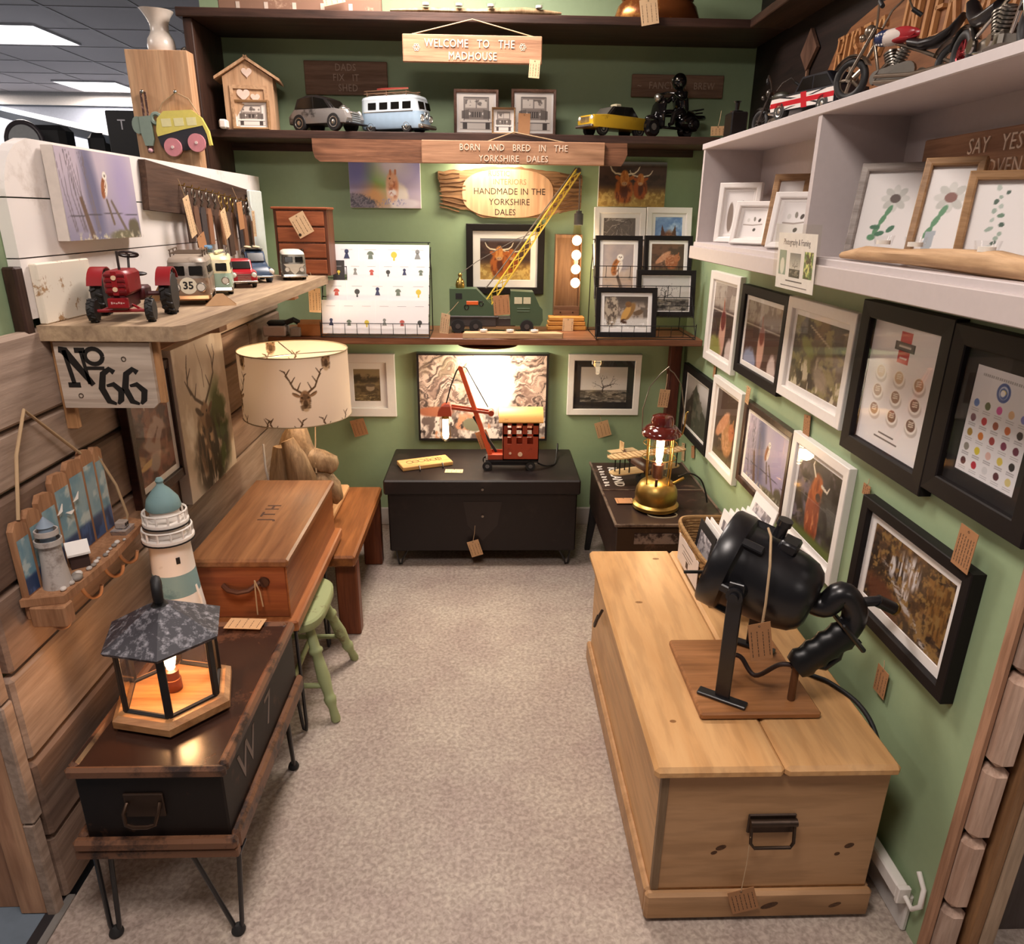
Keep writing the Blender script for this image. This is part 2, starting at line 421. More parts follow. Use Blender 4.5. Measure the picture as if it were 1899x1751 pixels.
ceil_mat = paint('ceiling tile', 'bdb5b4', .8, bump=.1, bscale=80, vary=.03)
struct(mb.build('ceiling', ceil_mat))
mb = MB()
for k in range(-2, 20): mb.box(-9, 5, -3.13+.6*k+.0, -3.11+.6*k, CEIL-.004, CEIL)
for k in range(23): mb.box(-8.8+.6*k, -8.78+.6*k, -3.5, FARY, CEIL-.005, CEIL-.001)
struct(mb.build('trim_3', paint('ceiling grid', 'aaa3a3', .6)))
for i, (x, y, p) in enumerate(PANELS):
    t = thing('ceiling_light', ['square ceiling light panel nearest the left edge of the photo', 'square ceiling light panel beyond the first, above the far wall', 'square ceiling light panel over the aisle left of the booth', 'square ceiling light panel over the middle of the booth', 'square ceiling light panel over the open booth front', 'square ceiling light panel right of the booth front', 'square ceiling light panel behind the viewpoint on the right', 'square ceiling light panel left of the booth front', 'square ceiling light panel past the left edge in the far aisle, nearer row', 'square ceiling light panel past the left edge in the far aisle, farther row'][i], 'ceiling light', (x, y, CEIL-.004), 0, 'ceiling light panels')
    MB().box(-.31, -.3, -.31, .31, -.012, .003).box(.3, .31, -.31, .31, -.012, .003).box(-.3, .3, -.31, -.3, -.012, .003).box(-.3, .3, .3, .31, -.012, .003).build('frame', paint('light rim', 'd8d6d8', .4), t)
    MB().box(-.3, .3, -.3, .3, -.008, .002).build('diffuser', glow('lit diffuser', 'fff6f4', 5.0), t)
struct(MB().box(-9, -1.2, FARY, FARY+.1, 0, CEIL).build('wall_far', paint('far wall paint', '9aa0ad', .7)))
zb = P(100, 196, 'y', FARY).z; zt = P(100, 172, 'y', FARY).z
struct(MB().box(-9, -1.2, FARY-.06, FARY, zb, CEIL).build('trim_4', paint('far fascia', 'd9d4cf', .6)))
struct(MB().box(-1.24, 1.3, BW, BW+.1, 0, CEIL-.05).build('wall_back', GREEN))
struct(MB().box(RW, RW+.12, 1.16, BW, 0, 1.835).build('wall_right', GREEN))
struct(MB().box(1.2, 1.26, .7, BW, 1.835, CEIL-.05).build('wall_right_upper', wood('dark shaded boards', '2a1c18', '150d0b', 'y', .8, .6)))  # dark brown boards, made near black to include the shelf's shade
struct(MB().box(-1.16, -1.062, 1.36, BW, 0, 1.655).build('wall_left_core', GREEN))
struct(MB().box(-1.0, RW-.015, BW-.016, BW, 0, .10, .004).build('baseboard_back', paint('skirting', 'b9b2ad', .5)))
struct(MB().box(RW-.014, RW, 1.2, BW, 0, .11, .004).build('baseboard_right', paint('skirting white', 'd5d0cc', .5)))
# weathered planks of the left wall
PLK = [wood('weathered plank %d' % i, a, b, 'y', .55, .75, knot=.25, bump=.5) for i, (a, b) in enumerate([('9a8272', '705a4d'), ('826a5b', '5c483d'), ('ae9888', '8b7667')])]
mb = MB(); random.seed(3)
seams = [0, .2, .42, .643, .83, 1.02, 1.15, 1.345]
for i in range(len(seams)-1):
    y = 1.335+random.uniform(-.012, .012); z0, z1 = seams[i], seams[i+1]; k = 0
    while y < BW-.01:
        y1 = min(BW-.002, y+random.choice([.9, 1.3, 1.6, 2.3])); mb.cur = (i+k) % 3 if i < 5 else 2*(k == 0)
        if BW-y1 < .25: y1 = BW-.002
        x = LW+random.uniform(-.006, .006)
        mb.box(-1.062, x, y, y1-.003, z0+.004, z1-.004, .008); y = y1; k += 1
struct(mb.build('wall_left', PLK))
# end of the left wall: pine post and panel facing the shop aisle
PINE = wood('pale pine upright', 'c79a78', 'a5765a', 'z', .7, .6, knot=.3)
struct(MB().box(-1.125, -1.058, 1.29, 1.345, 0, 1.345, .004).build('trim_5', PINE))
struct(MB().box(-1.7, -1.127, 1.31, 1.345, 0, 1.345, .002).build('trim_6', wood('knotty pine panel', 'b08466', '8d6048', 'z', .5, .6, knot=.5)))
struct(MB().box(-1.06, -1.033, 1.285, 1.315, 0, .28, .004).box(-1.06, -1.03, 1.285, 1.32, .283, .60, .004).box(-1.06, -1.033, 1.285, 1.318, .603, .93, .004).box(-1.06, -1.03, 1.287, 1.318, .933, 1.345, .004).build('trim_7', PLK[2]))
# end of the right wall: stacked chunky plank ends beside thin strips
mb = MB(); z = 0; random.seed(5)
for h in (.17, .2, .19, .22, .18, .2, .21, .19, .2):
    mb.cur = random.randrange(2)
    x1 = 1.062
    mb.box(1.012, x1, 1.105+random.uniform(0, .008), 1.16, z+.003, z+h-.003, .014); z += h
struct(mb.build('trim_8', [wood('cut plank end', 'd2b4a0', 'ab8a76', 'z', .9, .75, bump=.5), wood('cut plank end grey', 'bea493', '957b6c', 'z', .9, .75, bump=.5)]))
struct(MB().box(1.0, 1.009, 1.135, 1.16, 0, 1.5).build('trim_9', wood('ply edge', 'b98f72', '9a7157', 'z', 1, .7)))
struct(MB().box(1.066, 1.088, 1.10, 1.16, 0, 1.6).build('trim_10', wood('brown batten', '9b7450', '7d5a3c', 'z', 1, .6)))
struct(MB().box(1.09, 1.122, 1.095, 1.16, 0, 1.6, .003).build('trim_11', wood('pale batten', 'b29a82', '96806a', 'z', 1, .6)))
struct(MB().box(1.124, 2.4, 1.2, 1.24, 0, 1.8).build('wall_right_outer', wood('grey brown boards', '5f5450', '463c3a', 'z', .5, .7)))
tag(MB().box(1.165, 1.23, .97, 1.06, 0, .30, .006).build('white_board', WHITEP), 'white painted board end standing at the bottom right corner', 'board')
# ------------------------------------------------------------------ dark shelf unit over the back wall
t = thing('display_shelf_unit', 'dark stained wooden shelf unit across the top of the green back wall', 'shelf', (-.05, BW, 1.893))
o = (-.05, BW, 1.893)
MB().box(-1.145, 1.045, -.275, 0, 0, .032, .003).build('shelf_board', DARKW, t)
MB().box(-1.165, 1.245, -.355, 0, .42, .452, .003).build('top_board', DARKW, t)
MB().box(-1.148, -1.112, -.335, -.002, -.25, .42, .003).build('side_board', DARKWZ, t)
MB().box(-1.112, 1.0, -.02, -.001, -.03, -.001).build('batten', DARKW, t)
t = thing('display_shelf', 'dark narrow shelf board on the upper right wall, running forward from the corner', 'shelf', (1.2, 3.2, 2.313))
MB().box(-.16, 0, -2.6, .035, 0, .032, .003).build('shelf_board', DARKWY, t)
# ------------------------------------------------------------------ lower back shelf
t = thing('display_shelf', 'brown wooden shelf across the green back wall, holding the crane lorry and card racks', 'shelf', (.12, BW, 1.048))
MB().box(-1.1, .855, -.385, 0, 0, .03, .004).build('shelf_board', wood('brown shelf', '8a5a3e', '5d3827', 'x', .8, .4), t)
# ------------------------------------------------------------------ pale grey cubby on the right wall
t = thing('cubby_shelf', 'pale grey painted cubby shelf unit along the right wall', 'shelf', (.775, 2.77, 1.455))
MB().box(0, .225, -1.95, .03, .03, .06, .002).build('bottom_board', GREYW, t)
MB().box(-.012, .004, -1.95, .035, 0, .045, .002).build('apron', paint('apron grey', 'bdb1ae', .5, vary=.03), t)
MB().box(0, .43, -1.95, .03, .375, .395, .002).build('top_board', GREYW, t)
MB().box(.004, .225, 0, .02, .06, .375).build('end_panel', GREYW, t)
MB().box(.004, .225, -.95, -.93, .06, .375).build('divider', GREYW, t)
MB().box(.215, .225, -1.95, 0, .06, .375).build('back_panel', GREYW, t)
# ------------------------------------------------------------------ left shelf
SHZ = 1.35
GRW = wood('grey worn plank', 'bda384', '8c7460', 'y', .6, .7, knot=.3, bump=.4)
t = thing('plank_shelf', 'thick weathered plank shelf on the left wall, holding the toy vehicles', 'shelf', (-1.03, 1.675, SHZ))
mb = MB(); mb.prism([(0, 0), (.305, .0), (.325, .03), (.345, 1.5), (0, 1.5)], -.035, 0); mb.build('plank', GRW, t)
for dy in (.36, 1.17):
    mb = MB(); mb.T = Matrix.Translation((0, dy, -.035)) @ Matrix.Rotation(RD(90), 4, 'X')
    mb.prism([(0, 0), (.29, 0), (.29, -.03), (.22, -.035), (.05, -.11), (0, -.12)], -.03, .03); mb.build('bracket', wood('bracket pine', 'c99f7a', 'a87b5a', 'x', 1, .6), t)
# white boarded panel with a rounded front corner
t = thing('boarded_panel', 'white painted boarded panel with rounded front corner behind the toy vehicles', 'panel', (-1.06, 1.67, 1.36))
def panel_slice(z0, z1, y1):
    pts = []; R = .13; top = .39
    n = 8; zs = [z0+(z1-z0)*i/n for i in range(n+1)]
    for z in zs:
        y = 0.0 if z < top-R else R-math.sqrt(max(0, R*R-(z-(top-R))**2))
        pts.append((y-.02*(1-z/top)*0, z))
    return pts+[(y1, z1), (y1, z0)]
for z0, z1, y1 in ((.005, .135, 1.83), (.138, .262, 1.83), (.265, .389, 1.83)):
    mb = MB(); mb.T = Matrix(((0, 0, 1, 0), (1, 0, 0, 0), (0, 1, 0, 0), (0, 0, 0, 1)))
    mb.prism(panel_slice(z0, z1, y1), 0, .028); mb.build('board', worn('chalky white paint', 'eae3df', 'cfc5bf', .36, 5, .6), t)
tag(MB().box(-1.03, -1.012, 1.69, 1.915, SHZ, SHZ+.135, .003).build('peeling_board', worn('peeling paint', 'e3d9c8', 'a5825c', .44, 11, .7, soft=.02)), 'cream board with peeling paint leaning at the front end of the toy shelf', 'board')
tag(MB().box(-1.06, -1.03, 1.64, 1.672, SHZ-.05, SHZ+.13, .004).build('end_board', DARKWZ), 'narrow dark upright board at the front end of the toy shelf', 'board')
# ------------------------------------------------------------------ furniture
def hairpin(parent, x, y, z, foot, spread, rod=.0055, rubber=True, name='leg'):
    """bent-rod leg: two rods from the underside down to one foot"""
    fx, fy = foot; mb = MB()
    (ax, ay), (bx, by) = spread
    d = Vector((ax-bx, ay-by, 0)).normalized()*.009
    a = Vector((ax, ay, z)); b = Vector((bx, by, z)); f = Vector((fx, fy, .008))
    pts = [a, f+d*1.1+Vector((0, 0, .02))+(a-f)*.02, f+d*.7, f-d*.7, f-d*1.1+Vector((0, 0, .02))+(b-f)*.02, b]
    mb.tube(pts, rod, 8)
    c = (a+b)/2; mb.box(min(ax, bx)-.014, max(ax, bx)+.014, min(ay, by)-.014, max(ay, by)+.014, z-.004, z)
    o = mb.build(name, BLACKMET, parent, 40)
    if rubber:
        r = MB(); r.lathe([(.001, .001), (.014, .001), (.0165, .007), (.013, .017), (.007, .024), (.001, .025)], 14, (fx, fy, 0)).build('foot', RUBBER, o, 40)
    return o
# pine chest, right
PN = wood('honey pine', 'd2a673', 'c4935f', 'y', .5, .42, knot=.2, bump=.08, streak=9)
PNX = wood('honey pine end', 'b78f68', 'a57d56', 'x', .5, .45, knot=.3, bump=.08, streak=9)
t = thing('blanket_chest', 'long honey pine blanket chest against the right green wall', 'chest', (.645, 1.235, 0))
x0, x1 = -.255, .27
MB().box(x0, x1, .022, 1.07, .008, .43, .003).build('body', PN, t)
MB().box(x0+.004, x1-.004, .018, .03, .09, .43, .002).build('end_panel', PNX, t)
MB().box(-.277, .013, 0, 1.09, .43, .46, .009).box(.0145, .277, 0, 1.09, .43, .46, .009).build('lid', PN, t)
mb = MB(); mb.box(-.27, .278, .0, .022, .008, .088, .007).box(-.27, -.25, .018, 1.08, .008, .088, .007).box(.262, .278, .018, 1.08, .008, .088, .007)
mb.build('plinth', PNX, t)
mb = MB(); mb.box(x0-.001, x0+.016, .0155, .03, .09, .425); mb.build('corner_strip', wood('grey corner', '8c7358', '6e573f', 'z', 1, .6), t)
IRON = paint('old iron', '4a3c33', .4, .8, vary=.2)
KN = wood('knot', '5e3d22', '3c2515', 'y', 3, .5)
for (x, z, a, b) in ((-.10, .215, .013, .007), (-.115, .20, .008, .005), (.205, .215, .012, .007), (.18, .19, .007, .005), (.03, .05, .022, .008), (.19, .048, .016, .006)):
    mb = MB(); mb.T = face_frame((x, .0178 if z > .1 else -.0002, z), 'back') @ Matrix.Rotation(.4, 4, 'Z'); mb.prism([(a*cos(q), b*sin(q)) for q in (2*pi*k/12 for k in range(12))], 0, .0004); mb.build('knot', KN, t)
for (x, y, a, b) in ((-.17, .72, .012, .006), (.06, 1.0, .02, .009), (-.05, 1.02, .012, .006), (.16, .30, .01, .006), (-.2, .16, .008, .005)):
    mb = MB(); mb.T = Matrix.Translation((x, y, .4602)); mb.prism([(a*cos(q), b*sin(q)) for q in (2*pi*k/12 for k in range(12))], 0, .0003); mb.build('knot', wood('knot soft', '96683a', '7a4f28', 'y', 3, .5), t)
h = MB(); h.box(-.048, .064, .012, .018, .262, .318, .003).build('handle_plate', IRON, t)
h2 = MB(); h2.cyl((-.046, .004, .302), (.062, .004, .302), .009, n=12)
h2.tube([(-.042, .006, .302), (-.042, -.004, .25), (-.034, -.008, .24), (.05, -.008, .24), (.058, -.004, .25), (.058, .006, .302)], .004, 8); h2.build('handle', IRON, t, 40)
mb = MB(); mb.tube([(-.262, .84, .36), (-.275, .85, .32), (-.28, .87, .28), (-.275, .9, .27), (-.262, .91, .3)], .005, 6).build('side_handle', IRON, t, 40)
# wooden board under the searchlight
tag(MB().box(.511, .806, 1.395, 1.715, .461, .481, .005).build('lamp_board', wood('brown board', 'a9744a', '84552f', 'x', .7, .4, knot=.2)), 'square brown wooden plinth board on the pine chest, under the black searchlight', 'board')
# black flat-topped trunk at the back
TRB = worn('worn black tin', '1f1716', '2c2220', .4, 6, .45, spec=.35)
t = thing('trunk', 'black low trunk with hairpin legs against the back wall', 'trunk', (-.025, 3.30, 0))
MB().box(-.44, .443, -.215, .23, .085, .40, .006).build('body', TRB, t)
MB().box(-.455, .455, -.235, .24, .38, .452, .007).build('lid', TRB, t)
mb = MB(); mb.prism([(-.09, .34), (.09, .34), (.07, .22), (.0, .14), (-.07, .22)], -.004, 0)
mb.T = Matrix(); o = mb.build('lock_flap', paint('dark leather', '241917', .5), t); o.rotation_euler = (RD(90), 0, 0); o.location = (.0, -.2165, 0)
for y in (.41, .27): MB().cyl((.0, -.2365 if y > .38 else -.222, y), (.0, -.2425 if y > .38 else -.228, y), .006, n=10).build('stud', STEEL, t, 40)
for sx in (-1, 1):
    for sy in (-1, 1):
        hairpin(t, 0, 0, .086, (sx*.402+.005, sy*.19), ((sx*.39-.03+.005, sy*.19), (sx*.39+.03+.005, sy*.175)), .0045, False)
    MB().tube([(sx*.444, -.05, .36), (sx*.458, -.05, .34), (sx*.46, 0, .33), (sx*.458, .05, .34), (sx*.444, .05, .36)], .008, 8).build('side_handle', MATTBLK, t, 40)
# black box table with the lantern, front left
BT = worn('chipped black paint', '17100e', '4d3324', .35, 9, .5, spec=.25)
BEDGE = worn('rubbed edge', '6e4a34', '2c1d18', .46, 10, .42)
t = thing('box_table', 'black painted box table with hairpin legs, carrying the lit lantern', 'table', (-.735, 1.235, 0))
MB().box(-.155, .16, .012, .59, .275, .47, .004).build('body', BT, t)
MB().box(-.152, .157, .01, .582, .458, .474).build('top_panel', worn('dark varnished top', '34211a', '5a3a2a', .4, 7, .25, spec=.6), t)
mb = MB(); mb.box(-.168, .172, 0, .018, .452, .481, .007).box(-.168, -.146, .018, .59, .452, .481, .007).box(.150, .172, .018, .59, .452, .481, .007).box(-.146, .150, .572, .59, .452, .481, .007)
mb.build('top_moulding', BEDGE, t)
mb = MB(); mb.box(-.18, .178, -.012, .012, .262, .292, .007).box(-.18, .178, -.008, .012, .238, .263, .003).box(.156, .178, .012, .60, .24, .292, .007).box(-.18, -.155, .012, .6, .24, .292, .007).box(-.156, .157, .012, .6, .24, .276)
mb.build('plinth', BEDGE, t)
MB().box(-.058, .028, .006, .013, .345, .408, .002).build('handle_plate', paint('dark brass', '3a2a20', .4, .6), t)
MB().tube([(-.05, .006, .385), (-.052, -.012, .372), (-.046, -.02, .35), (-.03, -.022, .345), (.0, -.022, .345), (.016, -.02, .35), (.022, -.012, .372), (.02, .006, .385)], .0045, 8).build('handle', paint('old handle', '4b382c', .35, .7), t, 40)
mb = MB(); mb.T = Matrix(((0, 0, 1, .1605), (1, 0, 0, 0), (0, 1, 0, 0), (0, 0, 0, 1)))
put_text(mb, 'W', .16, .375, 0, .12, .0004); mb.build('letter', paint('faded white', '7d6f69', .7), t); mb2 = MB(); mb2.T = mb.T; put_text(mb2, '7', .33, .375, 0, .12, .0004); mb2.build('letter', paint('faded white', '7d6f69', .7), t)
hairpin(t, 0, 0, .24, (-.135, .0), ((-.155, .02), (-.12, .02)), .0055)
hairpin(t, 0, 0, .24, (.148, .0), ((.06, .015), (.165, .03)), .0055)
hairpin(t, 0, 0, .24, (.142, .53), ((.12, .56), (.16, .47)), .0055)
hairpin(t, 0, 0, .24, (-.135, .53), ((-.12, .56), (-.16, .47)), .0055)
# red-brown box table behind
RB = wood('orange brown pine', 'a8623a', '84452a', 'x', .6, .42, knot=.25, bump=.12)
RBY = wood('orange brown pine side', 'ad6d3f', '8a4f2c', 'y', .6, .4, knot=.25, bump=.12)
t = thing('box_table', 'orange-brown pine box table with hairpin legs behind the lighthouse', 'table', (-.75, 1.93, 0))
MB().box(-.138, .138, .015, .67, .42, .60, .003).build('body', RB, t)
MB().box(.139, .143, .012, .672, .42, .598).build('side_board', RBY, t)
mb = MB(); mb.box(-.15, .153, -.002, .685, .597, .625, .007); mb.build('lid', wood('brown box lid', '9a6a44', '74492f', 'y', .6, .35, knot=.25, bump=.12), t)
MB().box(-.16, .168, -.012, .69, .383, .42, .005).build('base_board', RBY, t)
MB().tube([(-.05, .008, .535), (-.03, -.008, .527), (.0, -.014, .523), (.03, -.010, .527), (.06, .01, .545)], .008, 8).build('handle', paint('leather handle', '5b3524', .55), t, 40)
MB().cyl((.072, .014, .545), (.072, .006, .545), .016, n=16).build('handle_boss', paint('dark leather boss', '46281c', .5), t, 40)
mb = MB(); put_text(mb, 'J T H', 0.0, .36, .6252, .065, .0003, rot=RD(90), bold=.001); mb.build('lettering', paint('faded black stencil', '4a2e20', .7), t)
hairpin(t, 0, 0, .384, (.152, .0), ((.105, .04), (.152, .01)), .0055, False)
hairpin(t, 0, 0, .384, (.13, .485), ((.135, .505), (.125, .44)), .0055, False)
hairpin(t, 0, 0, .384, (-.14, .05), ((-.1, .05), (-.14, .02)), .0055, False)
hairpin(t, 0, 0, .384, (-.13, .485), ((-.1, .505), (-.14, .46)), .0055, False)
# bench
BN = wood('old bench', '9c6236', '6c3d20', 'y', .7, .35, knot=.45, bump=.2)
t = thing('bench', 'rustic brown wooden bench left of the black trunk', 'bench', (-.685, 2.83, 0))
MB().box(-.18, .178, -.375, .37, .325, .372, .008).build('seat', BN, t)
for sx in (-1, 1):
    for y in (-.30, .31):
        mb = MB(); a = sx*.175; mb.box(a-.085*(sx > 0), a+.085*(sx < 0), y-.03, y+.03, 0, .326, .005); mb.build('leg', wood('bench leg', '7d4428', '55291a', 'z', .8, .4), t)
MB().box(.1, .125, -.28, .29, .25, .325).build('rail', BN, t)
# pale pine board lying on the bench under the driftwood lamp
tag(MB().box(-1.0, -.652, 2.66, 3.16, .373, .40, .007).build('pine_board', wood('fresh pine', 'dcae80', 'c8925f', 'y', .7, .4, knot=.15)), 'pale pine board lying on the bench under the driftwood lamp', 'board')
# green stool
SG = worn('chippy sage paint', '9aa274', '6f5f3e', .37, 13, .6)
t = thing('stool', 'sage green painted stool with turned legs, half under the brown box table', 'stool', (-.655, 2.155, 0))
mb = MB(); pts = []
for i in range(28):
    a = 2*pi*i/28; c, s_ = cos(a), sin(a)
    pts.append((.115*math.copysign(abs(c)**.6, c), .165*math.copysign(abs(s_)**.6, s_)))
mb.rings([[(x*.96, y*.96, .325) for x, y in pts], [(x, y, .333) for x, y in pts], [(x, y, .355) for x, y in pts], [(x*.95, y*.96, .362) for x, y in pts]]); mb.build('seat', SG, t, 40)
feet = []
for sx in (-1, 1):
    for sy in (-1, 1):
        p0 = Vector((sx*.06, sy*.09, .328)); p1 = Vector((sx*.15, sy*.178, 0)); d = p0-p1; mb = MB(); R = []
        q = d.normalized(); a = q.orthogonal().normalized(); b = q.cross(a)
        for tt, r in ((0, .013), (.03, .016), (.14, .013), (.2, .019), (.24, .021), (.26, .017), (.3, .0165), (.45, .022), (.6, .018), (.68, .0165), (.70, .023), (.73, .023), (.75, .017), (.9, .016), (1, .013)):
            p = p1+d*tt; R.append([tuple(p+r*(cos(2*pi*k/14)*a+sin(2*pi*k/14)*b)) for k in range(14)])
        mb.rings(R); mb.build('leg', SG, t, 50)
for sy in (-1, 1): MB().cyl((-.118, sy*.147, .12), (.118, sy*.147, .12), .009, n=10).build('stretcher', SG, t, 40)
MB().cyl((0, -.147, .12), (0, .147, .12), .009, n=10).build('stretcher', SG, t, 40)
# dark stencilled case on legs, back right
t = thing('case_table', 'dark brown lettered wooden case on legs in the back right corner', 'table', (.73, 2.90, 0))
DK = worn('dark scuffed case', '2b1d19', '5c4438', .38, 8, .38, spec=.5)
MB().box(-.222, .222, -.345, .395, .24, .445, .004).build('body', DK, t)
mb = MB(); mb.box(-.225, .225, -.35, .40, .445, .46, .003); mb.build('lid', DK, t)
mb = MB(); mb.box(-.232, -.222, -.358, .405, .452, .464, .002).box(.222, .232, -.358, .405, .452, .464, .002).box(-.222, .222, -.358, -.348, .452, .464, .002).box(-.222, .222, .02, .027, .459, .464).build('edge_trim', worn('worn edge metal', '6a5a4e', '3a2b25', .45, 12, .35), t)
MB().box(-.15, .2, -.349, -.346, .375, .42).box(-.16, .2, -.348, -.346, .255, .27).build('scuffed_label', worn('torn paper', '7d6c62', '2b1d19', .5, 18, .7), t)
mb = MB(); put_text(mb, 'ICELAND', -.135, .2, .4604, .062, .0003, rot=RD(-90), bold=.0012)
for k in range(8): mb.box(-.203+.003*(k % 3), -.178-.004*(k % 2), .335-.036*k, .345-.036*k, .460, .4608).box(-.203, -.198 if k % 2 else -.183, .325-.036*k, .340-.036*k, .460, .4608)
mb.build('lettering', paint('white stencil', 'd8cfc6', .7), t)
mb = MB(); mb.torus((-.02, -.25, .4608), .05, .003, 'z', 24, 5, 1.2, .7); mb.build('painted_ring', paint('dull ring', '8b8068', .7), t)
for sx in (-1, 1):
    for sy in (-1, 1):
        mb = MB(); mb.rings([[(sx*.2+a, sy*.33+b+.025, .24) for a, b in ((-.02, -.02), (.02, -.02), (.02, .02), (-.02, .02))], [(sx*.225+a, sy*.35+b+.025, 0) for a, b in ((-.012, -.012), (.012, -.012), (.012, .012), (-.012, .012))]][::-1]); mb.build('leg', MATTBLK, t)
# ------------------------------------------------------------------ lamps
FIL = glow('hot filament', 'ffd9a0', 14)
FILW = glow('hot filament white', 'fff0d8', 16)
BULBG = pane('bulb glass', 'fff1dc', mul=.8)
# lit slate-roofed hexagonal lantern
t = thing('lantern', 'lit hexagonal table lantern with black slate roof on the black box table', 'lantern', (-.757, 1.468, .481)); t.scale = (.95, .95, .97)
def hexa(r, z, a0=-73): return [(r*cos(RD(a0+60*k)), r*sin(RD(a0+60*k)), z) for k in range(6)]
LB = wood('lantern base oak', 'b98a5c', '93653e', 'x', .9, .45)
MB().rings([hexa(.148, 0), hexa(.152, .004), hexa(.152, .022), hexa(.138, .032), hexa(.128, .033)]).build('base', LB, t)
mb = MB()
for k in range(6):
    a, b = hexa(.118, .034)[k], hexa(.118, .034)[(k+1) % 6]
    mb.cyl(a, b, .0065, n=6)
mb.build('bottom_frame', MATTBLK, t)
for k in range(6):
    a, b = Vector(hexa(.117, .034)[k]), Vector(hexa(.117, .215)[k]); mb = MB(); ang = RD(-73+60*k)
    mb.T = Matrix.Translation(a) @ Matrix.Rotation(ang, 4, 'Z'); mb.box(-.004, .005, -.009, .009, 0, .182, .001); mb.build('post', MATTBLK, t)
for k in range(6):
    a, b = Vector(hexa(.112, .038)[k]), Vector(hexa(.112, .038)[(k+1) % 6]); h = Vector((0, 0, .172))
    MB().quad(a, b, b+h, a+h).build('glass_pane', CLEAR, t)
SLATE = worn('flecked slate', '343238', '98959b', .41, 55, .5, soft=.09)
mb = MB(); mb.rings([hexa(.142, .198), hexa(.146, .206), hexa(.035, .268), hexa(.01, .276)]); mb.build('roof', SLATE, t)
mb = MB(); mb.lathe([(.02, .262), (.024, .268), (.016, .276), (.010, .288), (.001, .289)], 16); mb.build('finial', MATTBLK, t, 40)
mb = MB(); mb.T = Matrix.Translation((0, 0, .312)) @ Matrix.Rotation(RD(25), 4, 'Z') @ Matrix.Rotation(RD(-18), 4, 'X'); mb.torus((0, 0, 0), .023, .012, 'x', 22, 8); mb.build('hanging_ring', MATTBLK, t, 50)
MB().lathe([(.02, .033), (.02, .065), (.017, .066), (.017, .088), (.001, .089)], 16).build('bulb_holder', paint('copper holder', '8a4f36', .35, .6), t, 40)
o = MB().ball((0, 0, .128), (.03, .03, .034)).build('bulb', BULBG, t, 60)
MB().lathe([(.001, .090), (.008, .092), (.012, .105), (.016, .125), (.010, .142), (.001, .148)], 12).build('filament', FILW, o, 60)
bulb_light('lantern_light', (-.757, 1.468, .613), 3.6, (1, .55, .26), .03)
# driftwood lamp with printed drum shade
LX, LY = -.775, 2.85
t = thing('table_lamp', 'lit driftwood table lamp with cream stag print drum shade', 'lamp', (LX, LY, .4))
DW = wood('driftwood', 'b0926c', '775c3f', 'z', .9, .6, knot=.4, bump=.6)
mb = MB(); random.seed(11)
def gnarl(mb, pts, rs, n=12, seed=0):
    R = []; rnd = random.Random(seed); ph = [rnd.uniform(0, 6) for _ in range(3)]
    pts = [Vector(p) for p in pts]
    for i, p in enumerate(pts):
        d = (pts[min(i+1, len(pts)-1)]-pts[max(i-1, 0)]).normalized(); a = d.orthogonal().normalized() if i == 0 else (a-d*a.dot(d)).normalized(); b = d.cross(a)
        R.append([tuple(p+rs[i]*(1+.14*sin(2*th+ph[0]+i)+.09*sin(5*th+ph[1]+i*.7))*(cos(th)*a+sin(th)*b)) for th in (2*pi*k/n for k in range(n))])
    mb.rings(R)
gnarl(mb, [(.0, -.02, 0), (.01, -.02, .06), (.0, -.01, .14), (-.01, 0, .2), (-.02, 0, .27), (-.02, .01, .33), (-.01, .01, .385)], [.105, .1, .09, .085, .08, .06, .03], 18, 1)
mb.build('driftwood_body', DW, t, 60)
mb = MB(); gnarl(mb, [(.05, -.04, .24), (.09, -.05, .235), (.14, -.05, .22), (.155, -.05, .215)], [.045, .042, .036, .014], 14, 2); mb.build('driftwood_knuckle', DW, t, 60)
mb = MB(); gnarl(mb, [(.06, -.05, .17), (.10, -.06, .165), (.13, -.06, .13), (.14, -.05, .08), (.13, -.04, .05)], [.04, .042, .04, .03, .012], 14, 3); mb.build('driftwood_knuckle', DW, t, 60)
mb = MB(); gnarl(mb, [(-.03, -.09, .34), (.0, -.1, .27), (.02, -.105, .19), (.02, -.09, .1), (.0, -.08, .02)], [.03, .045, .05, .05, .045], 14, 5); mb.build('driftwood_limb', DW, t, 60)
gnarl(mb2 := MB(), [(-.07, -.05, .3), (-.075, -.06, .2), (-.08, -.06, .1), (-.075, -.06, .0)], [.03, .04, .045, .04], 12, 6); mb2.build('driftwood_limb', DW, t, 60)
MB().cyl((-.01, .01, .37), (-.01, .01, .46), .016, n=14).build('bulb_holder', BRASS, t, 40)
SHR, S0, S1 = .212, .425, .69
def shade_mat():
    m, nt, b = newmat('printed shade cloth'); a = nt.nodes.new('ShaderNodeVertexColor'); a.layer_name = 'Col'
    nt.links.new(a.outputs[0], b.inputs['Base Color']); b.inputs['Roughness'].default_value = .9; b.inputs['Specular IOR Level'].default_value = .1
    tr = nt.nodes.new('ShaderNodeBsdfTranslucent'); nt.links.new(a.outputs[0], tr.inputs[0]); mx = nt.nodes.new('ShaderNodeMixShader'); mx.inputs[0].default_value = .12
    nt.links.new(b.outputs[0], mx.inputs[1]); nt.links.new(tr.outputs[0], mx.inputs[2]); nt.links.new(mx.outputs[0], nt.nodes['Material Output'].inputs['Surface'])
    return m
p = Pic(5.17, 560, 3, 'dccab9')
